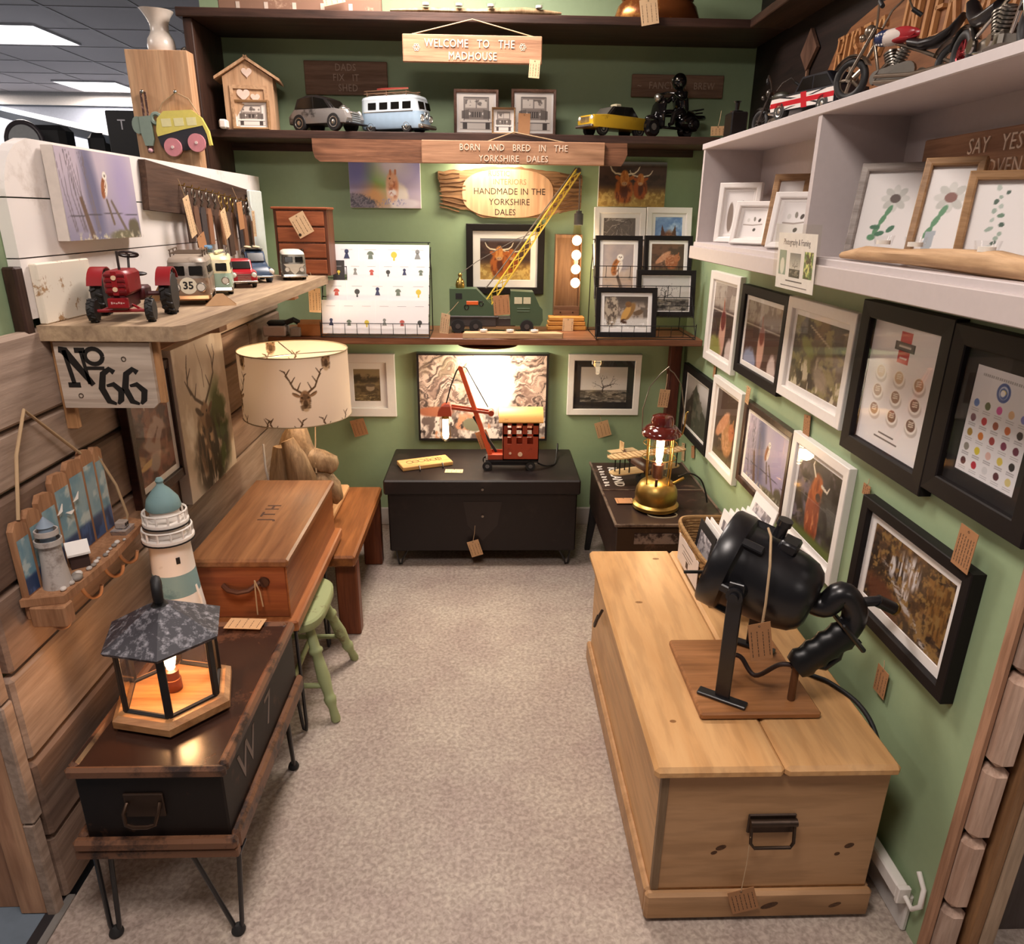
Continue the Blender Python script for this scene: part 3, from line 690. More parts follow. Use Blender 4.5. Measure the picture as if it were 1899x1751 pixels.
def stag(p, cx, cy, s, c='54402f', c2='8a6b50'):
    for m in (-1, 1):
        p.line([(cx+m*.10*s, cy+.02*s), (cx+m*.30*s, cy+.16*s), (cx+m*.40*s, cy+.38*s), (cx+m*.52*s, cy+.62*s)], (.03*s, .014*s), c)
        for (x0, y0, x1, y1) in ((.2, .09, .1, .3), (.36, .28, .24, .46), (.40, .38, .5, .5), (.47, .52, .36, .68), (.5, .6, .62, .66)):
            p.line([(cx+m*x0*s, cy+y0*s), (cx+m*x1*s, cy+y1*s)], (.022*s, .01*s), c)
        p.blob(cx+m*.24*s, cy-.04*s, .12*s, .05*s, c2, m*.5, .3); p.line([(cx+m*.14*s, cy-.06*s), (cx+m*.33*s, cy+.03*s)], .012*s, c)
    p.blob(cx, cy-.16*s, .15*s, .24*s, c2, 0, .2); p.blob(cx, cy-.36*s, .12*s, .16*s, 'b49a7c', 0, .3); p.blob(cx, cy-.3*s, .07*s, .12*s, c, 0, .4)
    p.blob(cx-.09*s, cy-.12*s, .03*s, .025*s, '2a1d14'); p.blob(cx+.09*s, cy-.12*s, .03*s, .025*s, '2a1d14'); p.blob(cx, cy-.34*s, .045*s, .03*s, '2a1d14')
    p.tex(c, 30/s*.2, 60/s*.2, .55, .1, 4, p.ell(cx, cy-.25*s, .16*s, .34*s, 0, .2)*.7)
for (u, v, s_) in ((.815, .50, .52), (.575, .42, .5), (.33, .5, .5), (.08, .5, .5), (.62, 1.05, .5), (.885, 1.05, .5), (.36, 1.05, .5), (.655, -.22, .5), (.755, -.2, .5), (.91, -.2, .5), (.42, -.2, .5), (.18, -.2, .5)):
    stag(p, u*5.17, v, s_)
def wrapf(u, v):
    th = 2*pi*u; return np.stack([SHR*np.cos(th), SHR*np.sin(th), S0+(S1-S0)*v], -1)
sh = p.mesh('lamp_shade', 1, 1, t, wrap=wrapf); sh.data.materials[0] = shade_mat()
for zz in (S0, S1): MB().torus((0, 0, zz), SHR, .0025, 'z', 64, 6).build('shade_rim', paint('shade trim', '9b8a6c', .7), sh, 60)
mb = MB()
for k in range(3): mb.cyl((0, 0, S1-.02), (SHR*cos(k*2.094), SHR*sin(k*2.094), S1-.004), .002, n=6)
mb.build('shade_spider', STEEL, sh, 40)
o = MB().ball((-.01, .01, .50), (.032, .032, .045)).build('bulb', glow('lit lamp bulb', 'ffe2b0', 6), t, 60)
bulb_light('shade_light', (LX, LY, .4+.60), 3.2, (1, .78, .52), .04)
mb = MB(); mb.tube([(-.15, -.02, .3), (-.148, -.03, .2), (-.135, -.03, .1), (-.13, -.03, 0)], .005, 6); mb.build('white_flex', WHITEP, t, 50)
mb = MB(); mb.tube([(.07, -.02, .39), (.068, -.04, .3), (.07, -.07, .27), (.075, -.09, .2)], .003, 6); mb.build('string', STRING, t, 50)
# red steam shovel lamp
SR = worn('red tinplate', '9a3a20', '6a2413', .36, 12, .4, spec=.5)
t = thing('toy_lamp', 'rust red toy steam shovel lamp with glowing bulb on the black trunk', 'lamp', (.10, 3.25, .452))
MB().box(-.12, .12, -.035, .035, .022, .036, .002).cyl((-.10, -.03, .036), (-.10, -.03, .05), .012).box(-.11, .14, -.045, .045, .04, .052).build('chassis', BLACKMET, t)
for sx in (-1, 1):
    for sy in (-1, 1):
        o = MB().cyl((sx*.103, sy*.052, .023), (sx*.103, sy*.040, .023), .023, n=20).build('wheel', RUBBER, t, 40)
        MB().cyl((sx*.103, sy*.0535, .023), (sx*.103, sy*.05, .023), .010, n=14).cyl((sx*.103, sy*.057, .023), (sx*.103, sy*.05, .023), .004, n=8).build('hub', CHROME, o, 40)
# cab walls with window openings
mb = MB(); x0, x1, y0, y1, z0, z1 = -.03, .14, -.055, .055, .055, .25
for y in (y0, y1-.004):
    mb.box(x0, x1, y, y+.004, z0, .135)
    for xx in (x0, .012, .062, .112): mb.box(xx, xx+(.022 if xx < .1 else .028), y, y+.004, .135, z1)
    mb.box(x0, x1, y, y+.004, .172, .184).box(x0, x1, y, y+.004, .225, z1)
for x in (x0, x1-.004):
    mb.box(x, x+.004, y0, y1, z0, .14).box(x, x+.004, y0, y1, .22, z1).box(x, x+.004, y0, y0+.02, .14, .22).box(x, x+.004, y1-.02, y1, .14, .22)
mb.box(x0, x1, y0, y1, z0, z0+.006); mb.build('cab', SR, t)
for (a, b, r) in ((.005, .09, .006), (.052, .085, .011)): MB().cyl((a, -.0575, b), (a, -.054, b), r, n=14).build('gauge', paint('cream badge', 'e0bfa0', .4), t, 40)
mb = MB(); R = []
for x in (-.05, .158):
    R.append([(x, .072*sin(RD(a)), .235+.065*cos(RD(a))*1.0) for a in range(-80, 81, 16)]+[(x, .066*sin(RD(a)), .229+.063*cos(RD(a))) for a in range(80, -81, -16)])
mb.rings(R); mb.build('roof', worn('tan roof', 'd9a256', 'a96a34', .35, 10, .45), t, 50)
MB().box(-.10, -.03, -.045, .045, .055, .062).box(-.10, -.03, -.045, -.041, .062, .078).box(-.10, -.03, .041, .045, .062, .078).build('front_deck', SR, t)
def bar(mb, a, b, w, h=None):
    a = Vector(a); b = Vector(b); d = (b-a).normalized(); q = Vector((0, 1, 0)); u = d.cross(q).normalized(); h = h or w
    mb.rings([[tuple(p+q*sx*w/2+u*sz*h/2) for sx, sz in ((-1, -1), (1, -1), (1, 1), (-1, 1))] for p in (a, b)]); return mb
ORANGE = worn('orange red enamel', 'c4512a', '8d3319', .36, 14, .4)
o = bar(bar(MB(), (-.09, -.014, .07), (-.226, -.010, .484), .008, .02), (-.09, .014, .07), (-.226, .010, .484), .008, .02); bar(o, (-.15, -.014, .252), (-.15, .014, .252), .01); o.cyl((-.226, -.015, .484), (-.226, .015, .484), .012, n=12); o.build('boom', ORANGE, t)
bar(bar(MB(), (-.27, -.022, .30), (-.085, -.02, .275), .006, .012), (-.27, .022, .30), (-.085, .02, .275), .006, .012).cyl((-.085, -.025, .275), (-.085, .025, .275), .014, n=12).build('dipper_arm', SR, t)
bar(MB(), (-.168, 0, .255), (-.06, 0, .08), .012).build('strut', BLACKMET, t)
mb = MB(); mb.T = Matrix.Translation((-.303, 0, .262)); mb.rings([[(-.033, -.03, 0), (.033, -.03, 0), (.033, .03, 0), (-.033, .03, 0)], [(-.03, -.028, .02), (.032, -.028, .02), (.032, .028, .02), (-.03, .028, .02)], [(-.014, -.026, .045), (.028, -.026, .045), (.028, .026, .045), (-.014, .026, .045)], [(.006, -.022, .056), (.024, -.022, .056), (.024, .022, .056), (.006, .022, .056)]]); mb.build('bucket', SR, t)
MB().tube([(-.228, 0, .492), (-.245, 0, .47), (-.272, 0, .40), (-.295, 0, .315)], .0035, 6).tube([(-.226, 0, .495), (-.2, 0, .485), (-.16, 0, .41), (-.10, 0, .30)], .0025, 6).build('cable', MATTBLK, t, 50)
MB().cyl((-.30, 0, .262), (-.30, 0, .245), .017, n=14).build('bulb_holder', BRASS, t, 40)
o = MB().lathe([(.012, .248), (.016, .235), (.021, .20), (.026, .17), (.024, .15), (.012, .135), (.003, .13)], 18, (-.30, 0, 0)).build('bulb', BULBG, t, 60)
MB().lathe([(.004, .245), (.013, .24), (.0145, .20), (.016, .165), (.012, .148), (.002, .142)], 12, (-.30, 0, 0)).build('filament', FILW, o, 60)
bulb_light('shovel_light', (-.20, 3.245, .645), 2.2, (1, .66, .36), .025)
tag(MB().tube(spline([(.24, 3.25, .475), (.27, 3.25, .462), (.30, 3.26, .458), (.33, 3.3, .457), (.345, 3.4, .47), (.355, 3.46, .505), (.36, 3.5, .47), (.365, 3.56, .40), (.365, 3.58, .2)]), .004, 7).build('lamp_flex', MATTBLK, None, 50), 'black flex running from the red steam shovel over the black trunk', 'cable')
# crane lorry lamp
CG = worn('army green enamel', '44553f', '2c3a2c', .34, 14, .42)
t = thing('toy_lamp', 'green toy crane lorry lamp with tall yellow lattice boom', 'lamp', (.05, 3.43, 1.078))
mb = MB(); mb.T = Matrix.Rotation(RD(90), 4, 'X')
mb.prism([(-.228, .078), (-.024, .078), (-.012, .09), (-.03, .125), (-.105, .2), (-.228, .2)], -.05, .05); mb.build('crane_house', CG, t)
MB().box(-.2, -.17, -.0515, -.049, .155, .18).build('window', MATTBLK, t); MB().box(-.15, -.095, -.0525, -.049, .128, .146, .003).build('badge', paint('orange badge', 'd8612a', .4), t)
for x in (-.15, -.082): MB().torus((x, -.051, .118 if x < -.1 else .135), .010, .002, 'y', 14, 6).build('ring_badge', BLACKMET, t, 50)
MB().box(-.228, -.01, -.052, .052, .028, .072, .004).box(-.232, -.0, -.056, .056, .068, .078, .002).box(-.02, .08, -.045, .045, .03, .068, .003).build('chassis', paint('dark grey chassis', '3f3836', .5), t)
mb = MB(); mb.T = Matrix.Rotation(RD(90), 4, 'X')
mb.prism([(.055, .035), (.195, .035), (.207, .06), (.204, .11), (.19, .125), (.16, .188), (.055, .192)], -.052, .052); mb.build('cab', CG, t)
MB().box(.072, .108, -.0535, -.05, .135, .165).box(.114, .148, -.0535, -.05, .135, .165).build('window', paint('pale window', 'c9c2a4', .3), t)
for z in (.10, .112): MB().box(.085, .145, -.054, -.05, z, z+.003, .001).build('louvre', paint('lighter green', '5e7058', .4), t)
for x in (-.19, -.107, .132):
    for y in (-.056, .056):
        o = MB().cyl((x, y-.008, .031), (x, y+.008, .031), .031, n=20).build('wheel', RUBBER, t, 40)
        MB().cyl((x, y-.0095, .031), (x, y-.008, .031), .012, n=12).build('hub', paint('dark hub', '4a4543', .4), o, 40)
A, B = Vector((-.045, 0, .136)), Vector((.352, 0, .712)); d = (B-A).normalized(); u = d.cross(Vector((0, 1, 0))); L = (B-A).length
YEL = worn('yellow enamel', 'd9b840', '9c7c1e', .34, 20, .4)
def lat(k, i):
    s_ = k/16.; w = .016*(1-.35*s_); sy, su = ((-1, -1), (1, -1), (1, 1), (-1, 1))[i]
    return A+d*(L*s_)+Vector((0, sy*w, 0))+u*(su*w)
mb = MB()
for i in range(4): mb.cyl(lat(0, i), lat(16, i), .0032, n=6)
for k in range(16):
    for i in range(4):
        j = (i+1) % 4; a, b = (i, j) if k % 2 else (j, i); mb.cyl(lat(k, a), lat(k+1, b), .002, n=5)
mb.build('lattice_boom', YEL, t)
MB().cyl((.352, -.012, .714), (.352, .012, .714), .011, n=14).build('pulley', STEEL, t, 40)
MB().tube([(-.06, .0, .2), (.02, 0, .30), (.34, 0, .725), (.36, 0, .712), (.362, 0, .54)], .003, 6).tube([(-.185, 0, .26), (-.1, 0, .32), (.08, 0, .42), (.14, 0, .44)], .0018, 5).build('cable', paint('grey cable', '6d625a', .5), t, 50)
MB().lathe([(.0135, .545), (.0135, .535), (.021, .532), (.021, .485), (.018, .483)], 16, (.362, 0, 0)).build('bulb_holder', paint('grey holder', '5b5552', .4, .4), t, 40)
o = MB().lathe([(.016, .484), (.018, .46), (.022, .43), (.023, .24), (.018, .208), (.004, .2)], 16, (.358, 0, 0)).build('bulb', BULBG, t, 60)
for z in (.416, .352, .289, .228): MB().ball((.358, 0, z), .0215, 14, 10).build('filament', FILW, o, 60)
bulb_light('crane_light', (.408, 3.395, 1.40), 3.2, (1, .74, .42), .05)
mb = MB(); mb.lathe([(.02, .2), (.022, .215), (.016, .235), (.008, .245), (.001, .262)], 12, (-.18, 0, 0)); mb.ball((-.18, 0, .258), .010, 10, 8); mb.ball((-.19, -.008, .225), .009).ball((-.17, -.008, .225), .009); mb.build('brass_figure', BRASS, t, 50)
# searchlight
BC = Vector((.655, 1.56, .775)); n = Vector((-.80, .55, .25)).normalized(); hx = Vector((.55, .80, 0)).normalized(); hx = (hx-n*hx.dot(n)).normalized(); up = n.cross(hx) if n.cross(hx).z > 0 else hx.cross(n)
t = thing('searchlight', 'black vintage signalling searchlight on two uprights on the brown board', 'lamp', (.655, 1.56, .481))
t.location = BC; M0 = basis((0, 0, 0), hx, up, n)
mb = MB(); mb.T = M0
mb.lathe([(.001, -.158), (.055, -.157), (.075, -.148), (.09, -.13), (.099, -.10), (.106, -.04), (.110, .03), (.113, .034), (.124, .04), (.127, .05), (.127, .085), (.122, .092), (.108, .094), (.104, .08), (.001, .055)], 40); mb.build('drum', BLACKMET, t, 40)
mb = MB(); mb.T = M0; mb.lathe([(.105, .088), (.001, .094)], 32); mb.build('lens', paint('dark lens', '23272c', .08, spec=.8), t, 40)
for a in (65, 125, 185, 245, 305, 5):
    mb = MB(); mb.T = M0 @ Matrix.Rotation(RD(a), 4, 'Z'); mb.box(.104, .124, -.011, .011, -.01, .045, .003).cyl((.12, 0, .03), (.12, 0, .09), .0035, n=8); mb.build('clip', BLACKMET, t)
mb = MB(); mb.T = M0; mb.box(-.03, .03, .095, .125, -.075, -.03, .006).cyl((0, .118, -.02), (0, .15, -.02), .014, n=14).cyl((0, .15, -.02), (0, .165, -.02), .018, n=14); mb.build('vent_cap', BLACKMET, t, 40)
tr = Vector((hx.x, hx.y, 0)).normalized(); side = Vector((-tr.y, tr.x, 0))
for s_ in (-1, 1):
    top = tr*(s_*.137); mb = MB(); base_z = .4815-BC.z
    mb.T = basis(top, tr, side, (0, 0, 1))
    mb.box(-.004, .004, -.018, .018, base_z, .03, .002).box(-.02*0-.014, .014, -.06, .06, base_z, base_z+.009, .002); o = mb.build('upright', BLACKMET, t)
    mb = MB(); mb.cyl(tr*(s_*.10), tr*(s_*.152), .02, n=16).cyl(tr*(s_*.13), tr*(s_*.160), .011, n=12); mb.build('pivot_knob', BLACKMET, t, 40)
MB().box(-.17, .17, -.003, .003, -.003, .003).build('pivot_bar', BLACKMET, t)
bp = -n*.155; pts = [bp, bp-n*.03+Vector((0, 0, .01)), Vector((.175, -.11, .0)), Vector((.205, -.115, -.03)), Vector((.212, -.115, -.065)), Vector((.20, -.115, -.10))]
MB().tube(spline(pts, 5), .029, 16).build('neck_pipe', BLACKMET, t, 60)
gd = Vector((-.72, .0, -.62)).normalized(); g0 = Vector((.20, -.115, -.105)); gs = gd.cross(Vector((0, 1, 0))).normalized()
mb = MB(); mb.T = basis(g0, Vector((0, 1, 0)), gs, gd); mb.box(-.034, .034, -.05, .05, -.012, .0, .004).cyl((0, .042, -.016), (0, .042, -.01), .006).cyl((0, -.042, -.016), (0, -.042, -.01), .006); mb.build('flange', BLACKMET, t)
mb = MB(); mb.T = basis(g0, Vector((0, 1, 0)), gs, gd)
R = []
for k in range(13):
    z = .145*k/12; w = .038+(.005 if k % 3 == 1 else -.002 if k % 3 == 0 else 0); w = w*(.8 if k == 12 else 1)
    R.append([(.028*cos(q), w*sin(q), z) for q in (2*pi*j/16 for j in range(16))])
mb.rings(R); mb.build('grip', paint('black bakelite', '0f0e10', .4), t, 50)
MB().tube([g0+gd*.03+gs*.03, g0+gd*.05+gs*.048, g0+gd*.09+gs*.05, g0+gd*.10+gs*.034], .008, 8).build('trigger', BLACKMET, t, 50)
MB().tube([g0+Vector((0, 0, .06)), g0+Vector((.03, .0, .085)), g0+Vector((.07, -.0, .088))], .012, 8).cyl(g0+Vector((.06, 0, .088)), g0+Vector((.105, 0, .066)), .015, n=14).build('sight_bracket', BLACKMET, t, 50)
MB().cyl(g0+Vector((.103, 0, .067)), g0+Vector((.109, 0, .064)), .016, n=14).build('sight_ring', BRASS, t, 40)
MB().tube(spline([g0+gd*.14, g0+gd*.15+Vector((-.03, .01, .004)), Vector((.02, -.06, -.262)), Vector((-.01, -.03, -.228)), Vector((-.032, -.02, -.235)), Vector((-.036, -.018, -.292))]), .006, 8).build('flex', paint('dark brown flex', '2d1b18', .6), t, 50)
bs = g0+gd*.14; bs.z = 0
MB().cyl((bs.x, bs.y, -.293), (bs.x, bs.y, (g0+gd*.135).z), .009, n=10).build('rest_post', wood('post', '6d4426', '4a2d19', 'z', 1), t)
tag(MB().tube(spline([(.80, 1.62, .4675), (.815, 1.6, .466), (.86, 1.56, .466), (.89, 1.53, .466), (.925, 1.45, .462), (.936, 1.38, .435), (.94, 1.34, .36), (.95, 1.34, .12), (.95, 1.36, .012)]), .006, 8).build('lamp_flex', MATTBLK, None, 50), 'black flex running from the searchlight board over the edge of the pine chest', 'cable')
# brass pressure lantern
t = thing('lantern', 'lit brass pressure lantern with maroon enamel hood on the dark case', 'lantern', (.695, 2.72, .464))
MB().lathe([(.001, .001), (.086, .001), (.094, .006), (.095, .02), (.088, .027), (.083, .03), (.085, .036), (.087, .06), (.083, .085), (.07, .11), (.05, .125), (.03, .132), (.001, .133)], 32).build('brass_tank', BRASS, t, 40)
MB().cyl((0, 0, .13), (0, 0, .19), .022, n=18).build('bulb_holder', paint('dark brown holder', '4a2a20', .35, .3), t, 40)
MR = paint('maroon enamel', '5b1d17', .12, coat=.6)
MB().lathe([(.076, .312), (.08, .318), (.078, .33), (.06, .35), (.045, .357), (.046, .375), (.04, .392), (.02, .40), (.001, .401)], 28).build('hood', MR, t, 40)
for k in range(4):
    a = RD(35+90*k); MB().tube([(.062*cos(a), .062*sin(a), .115), (.066*cos(a), .066*sin(a), .2), (.068*cos(a), .068*sin(a), .315)], .003, 6).build('cage_post', BRASS, t, 50)
for z in (.22, .28): MB().torus((0, 0, z), .067, .0018, 'z', 28, 6).build('cage_ring', BRASS, t, 50)
o = MB().lathe([(.016, .188), (.02, .2), (.026, .225), (.03, .27), (.022, .305), (.003, .315)], 18).build('bulb', BULBG, t, 60)
MB().lathe([(.008, .192), (.014, .2), (.011, .21), (.015, .225), (.017, .30), (.002, .308)], 12).build('filament', FILW, o, 60)
MB().lathe([(.036, .135), (.036, .312)], 24, cap=False).build('glass_chimney', CLEAR, t, 60)
MB().tube([(-.078, 0, .33), (-.082, 0, .42), (-.062, 0, .51), (-.02, 0, .565), (.008, 0, .59), (.012, 0, .578), (.03, 0, .565), (.062, 0, .52), (.082, 0, .42), (.078, 0, .33)], .002, 6).build('carry_handle', STEEL, t, 50)
MB().tube([(.078, -.02, .32), (.085, -.02, .36), (.087, -.02, .41), (.095, -.02, .415)], .003, 6).build('side_hook', BRASS, t, 50)
MB().cyl((-.018, -.055, .09), (-.018, -.06, .145), .006, n=10).build('pump', paint('dark pump', '3a1d18', .4), t, 40)
MB().cyl((.055, -.04, .12), (.10, -.03, .14), .007, n=10).build('valve', BRASS, t, 40)
bulb_light('pressure_lantern_light', (.695, 2.665, .72), 2.6, (1, .66, .34), .03)
tag(MB().tube(spline([(.78, 2.72, .60), (.83, 2.73, .61), (.88, 2.74, .58), (.91, 2.75, .52), (.925, 2.76, .469)]), .0035, 7).build('lamp_flex', MATTBLK, None, 50), 'thin black flex arching behind the brass pressure lantern', 'cable')
# under-shelf lights
for z, w, yy, lab in ((1.048, 8, 3.38, 'slim round brown lamp fixed under the lower back shelf'), (1.892, 5.5, 3.47, 'slim round brown lamp fixed under the dark middle shelf behind the hanging plank')):
    t = thing('under_shelf_light', lab, 'light', (.0, yy, z), 0, None); t.scale = (1, 1, 1) if yy < 3.4 else (.8, .8, 1)
    MB().lathe([(.001, 0), (.05, 0), (.12, -.008), (.145, -.02), (.142, -.024)], 32, cap=False).build('cover', paint('brown light cover', '5a3a2a', .4), t, 40)
    MB().lathe([(.14, -.022), (.001, -.025)], 32, cap=False).build('diffuser', glow('lit under-shelf diffuser', 'fff0d2', 6), t, 40)
    l = area('under_shelf_glow', (.0, yy, z-.032), .26, .26, w, (1, .88, .66))
# lighthouse ornament
t = thing('lighthouse_ornament', 'tall white and teal wooden lighthouse behind the slate-roofed lantern', 'ornament', (-.872, 1.80, .481))
WT = worn('chalky white', 'ece4dc', 'c4b5a6', .34, 12, .7); TL = worn('dusty teal', '7f9ea0', '5f7f84', .4, 10, .7)
MB().lathe([(.001, 0), (.068, 0), (.068, .06), (.061, .12), (.001, .12)], 28).build('tower', WT, t, 40)
MB().lathe([(.0613, .12), (.0612, .12), (.056, .185), (.001, .185)], 28).build('tower_band', TL, t, 40)
MB().lathe([(.056, .185), (.0525, .255), (.054, .262), (.052, .28), (.001, .28)], 28).build('tower_upper', WT, t, 40)
for z, r in ((.28, .066), (.325, .058)):
    o = MB().lathe([(.03, z), (r, z), (r+.001, z+.006), (r, z+.01), (.03, z+.01)], 28).build('gallery', WT, t, 40)
    MB().lathe([(r-.001, z-.004), (r+.0015, z-.003), (r+.0015, z+.001)], 28).build('gallery_trim', MATTBLK, o, 40)
    mb = MB()
    for k in range(12): mb.cyl((r*.94*cos(k*pi/6), r*.94*sin(k*pi/6), z+.01), (r*.94*cos(k*pi/6), r*.94*sin(k*pi/6), z+.034), .003, n=6)
    mb.torus((0, 0, z+.034), r*.94, .0028, 'z', 28, 6); mb.build('railing', WT, o, 50)
MB().lathe([(.045, .29), (.044, .325), (.038, .335), (.037, .37), (.001, .37)], 24).build('lamp_room', WT, t, 40)
MB().lathe([(.042, .366), (.045, .372), (.04, .395), (.022, .42), (.010, .432), (.008, .438), (.011, .445), (.007, .453), (.001, .455)], 24).build('cap', TL, t, 40)
for a, z, r in ((-50, .06, .066), (-50, .22, .0545)):
    mb = MB(); mb.T = Matrix.Rotation(RD(a), 4, 'Z'); mb.box(r-.003, r+.0015, -.005, .005, z, z+.018); mb.build('window', MATTBLK, t)
mb = MB(); mb.T = Matrix.Rotation(RD(-10), 4, 'Z'); mb.tube([(.066, 0, .02), (.072, 0, .05), (.068, 0, .1), (.058, 0, .14)], .004, 6); mb.build('rope', WHITEP, t, 50)
# ------------------------------------------------------------------ pictures
def d_cow(p, cx, cy, s, c='b5622a', lite='d9964f', dark='5e2c17'):
    p.blob(cx, cy-.30*s, .26*s, .36*s, c, 0, .2, .25); p.tex(dark, 22, 7, .56, .12, 3, p.ell(cx, cy-.34*s, .24*s, .32*s, 0, .3)*.8)
    p.blob(cx+.02*s, cy-.3*s, .09*s, .2*s, dark, 0, .5, .3)
    p.blob(cx, cy+.02*s, .13*s, .2*s, lite, 0, .25, .15); p.blob(cx-.19*s, cy+.03*s, .09*s, .05*s, c, -.5); p.blob(cx+.19*s, cy+.03*s, .09*s, .05*s, c, .5)
    p.tex(c, 40, 9, .5, .15, 6, p.ell(cx, cy+.06*s, .13*s, .17*s, 0, .2)*.8); p.blob(cx, cy-.12*s, .08*s, .05*s, 'caa07c', 0, .3); p.blob(cx-.03*s, cy-.12*s, .015*s, .012*s, '3a1d12'); p.blob(cx+.03*s, cy-.12*s, .015*s, .012*s, '3a1d12')
    for m in (-1, 1): p.line([(cx+m*.12*s, cy+.13*s), (cx+m*.27*s, cy+.15*s), (cx+m*.36*s, cy+.22*s), (cx+m*.41*s, cy+.32*s)], (.022*s, .01*s), 'ead9bd')
def pic_cows(asp, n=90, seed=1, pair=True):
    p = Pic(asp, n, seed); p.grad('a9803f', '4a332b', .25, .5); p.mix(np.clip((.3-p.y)*8, 0, 1), 'b08a48'); p.tex('d6b56a', 14, 14, .52, .15, 2, np.clip((.42-p.y)*6, 0, 1)); p.tex('2f211d', 5, 6, .55, .2, 8, np.clip((p.y-.4)*6, 0, 1)*.7); p.mix(np.clip((p.y-.9)*14, 0, 1)*.8, '8f97a8')
    if pair: d_cow(p, asp*.62, .60, .66, 'a8521f', 'c98340')
    d_cow(p, asp*.38, .62, .85); p.tex('c9a255', 20, 8, .5, .15, 5, np.clip((.12-p.y)*12, 0, 1)); return p
def pic_bigcow(asp, n=90, seed=4):
    p = Pic(asp, n, seed, '3b3635'); p.grad('4a4a30', '3a3338'); p.tex('6c6070', 3, 3, .55, .2, 2); p.tex('2a2420', 8, 8, .5, .2, 5)
    cx = asp*.5; p.blob(cx-.03, .32, .17, .42, '9c4a25', .1, .25, .2); p.tex('d08050', 24, 7, .55, .1, 3, p.ell(cx-.03, .35, .16, .4, .1, .3)); p.blob(cx, .70, .13, .17, 'bb6636', 0, .3, .2); p.tex('7a3519', 20, 8, .5, .15, 9, p.ell(cx-.02, .4, .16, .44, 0, .2)*.7); p.blob(cx+.05, .6, .06, .05, '3a2520')
    p.line([(cx-.08, .82), (cx-.17, .93), (cx-.15, .98)], (.018, .008), 'e6d9c4'); p.line([(cx+.1, .76), (cx+.24, .73), (cx+.28, .80)], (.02, .008), 'e6d9c4'); p.blob(cx, .03, asp, .08, '5e6a30', 0, .8); return p
def pic_squirrel_soft(asp, n=100, seed=2):
    p = Pic(asp, n, seed, 'c7b8e0'); p.grad('d8c4cf', 'a9a4de'); p.blob(asp*.4, .7, .3, .5, '9cc97a', .4, 1.2); p.blob(asp*.6, .95, .4, .3, 'f2ecff', 0, 1.2); p.blob(asp*.3, .25, .4, .25, 'd9a36f', -.2, 1.); p.blob(asp*.1, .9, .3, .5, '8f93d8', 0, 1.3)
    p.blob(asp*.12, .12, .4, .16, '8d8590', -.25, .4, .4); p.tex('5e5a66', 30, 30, .52, .1, 3, p.ell(asp*.15, .12, .45, .17, -.25, .4))
    p.blob(asp*.68, .25, .24, .3, 'f7ece6', 0, .3, .15); p.blob(asp*.6, .46, .15, .34, 'f0c7ad', 0, .25, .1); p.blob(asp*.62, .5, .1, .2, 'e09b78', 0, .5); p.blob(asp*.6, .64, .11, .12, 'f2bfa2', 0, .3); p.blob(asp*.58, .78, .025, .07, 'd88f70'); p.blob(asp*.65, .79, .025, .07, 'd88f70'); p.blob(asp*.57, .65, .02, .02, '4a2a20'); p.blob(asp*.6, .34, .1, .08, 'fbeeee', 0, .5); p.tex('b46a55', 16, 16, .60, .06, 7, p.ell(asp*.62, .42, .12, .2, 0, .4)*.7); p.blob(asp*.8, .1, .3, .1, 'efe3ee', 0, .5); p.tex('9a96c8', 40, 20, .6, .05, 4, p.ell(asp*.6, .13, .3, .08, 0, .4)); return p
def pic_waterfall(asp, n=170, seed=5):
    p = Pic(asp, n, seed, '9a8076'); d = p.fbm(5, 5, 3, 77)*1.4; X0, Y0 = p.x, p.y; p.x, p.y = X0*.6+Y0*.5+d*.25, Y0-X0*.35+d*.35; p.tex('735c55', 5, 16, .5, .22, 1); p.tex('b39a8d', 7, 26, .54, .14, 2); p.tex('4b3e3b', 6, 34, .60, .08, 3); p.tex('cdb5a8', 9, 40, .62, .07, 4); p.x, p.y = X0, Y0; p.tex('7d7058', 5, 5, .6, .2, 6, np.clip((.7-p.x)*4, 0, 1)*.6)
    p.blob(asp*.56, .66, .26, .48, 'f4f0ee', .05, .25, .25); p.blob(asp*.55, .95, .12, .2, 'ffffff', 0, .4); p.poly([(asp*.42, .45), (asp*.68, .5), (asp*.66, .3), (asp*.38, .3)], 'efe9ea'); p.tex('b9aeb2', 30, 4, .56, .08, 8, p.ell(asp*.55, .45, .25, .3, 0, .4)*.6)
    m = np.clip((.36-p.y)*10, 0, 1); p.mix(m, 'b9aba6'); p.tex('6a5c5a', 12, 9, .52, .08, 12, m); p.tex('e4d8d2', 14, 9, .56, .08, 13, m); p.tex('c98f70', 8, 6, .62, .05, 14, m); p.tex('3f3534', 18, 12, .62, .05, 15, m); p.blob(asp*.42, .17, .12, .08, '7b7a66', -.2, .2); p.blob(asp*.8, .25, .2, .06, 'c9bcb8', 0, .3); p.blob(asp*.12, .33, .2, .06, 'a5644a', 0, .3, .2); return p
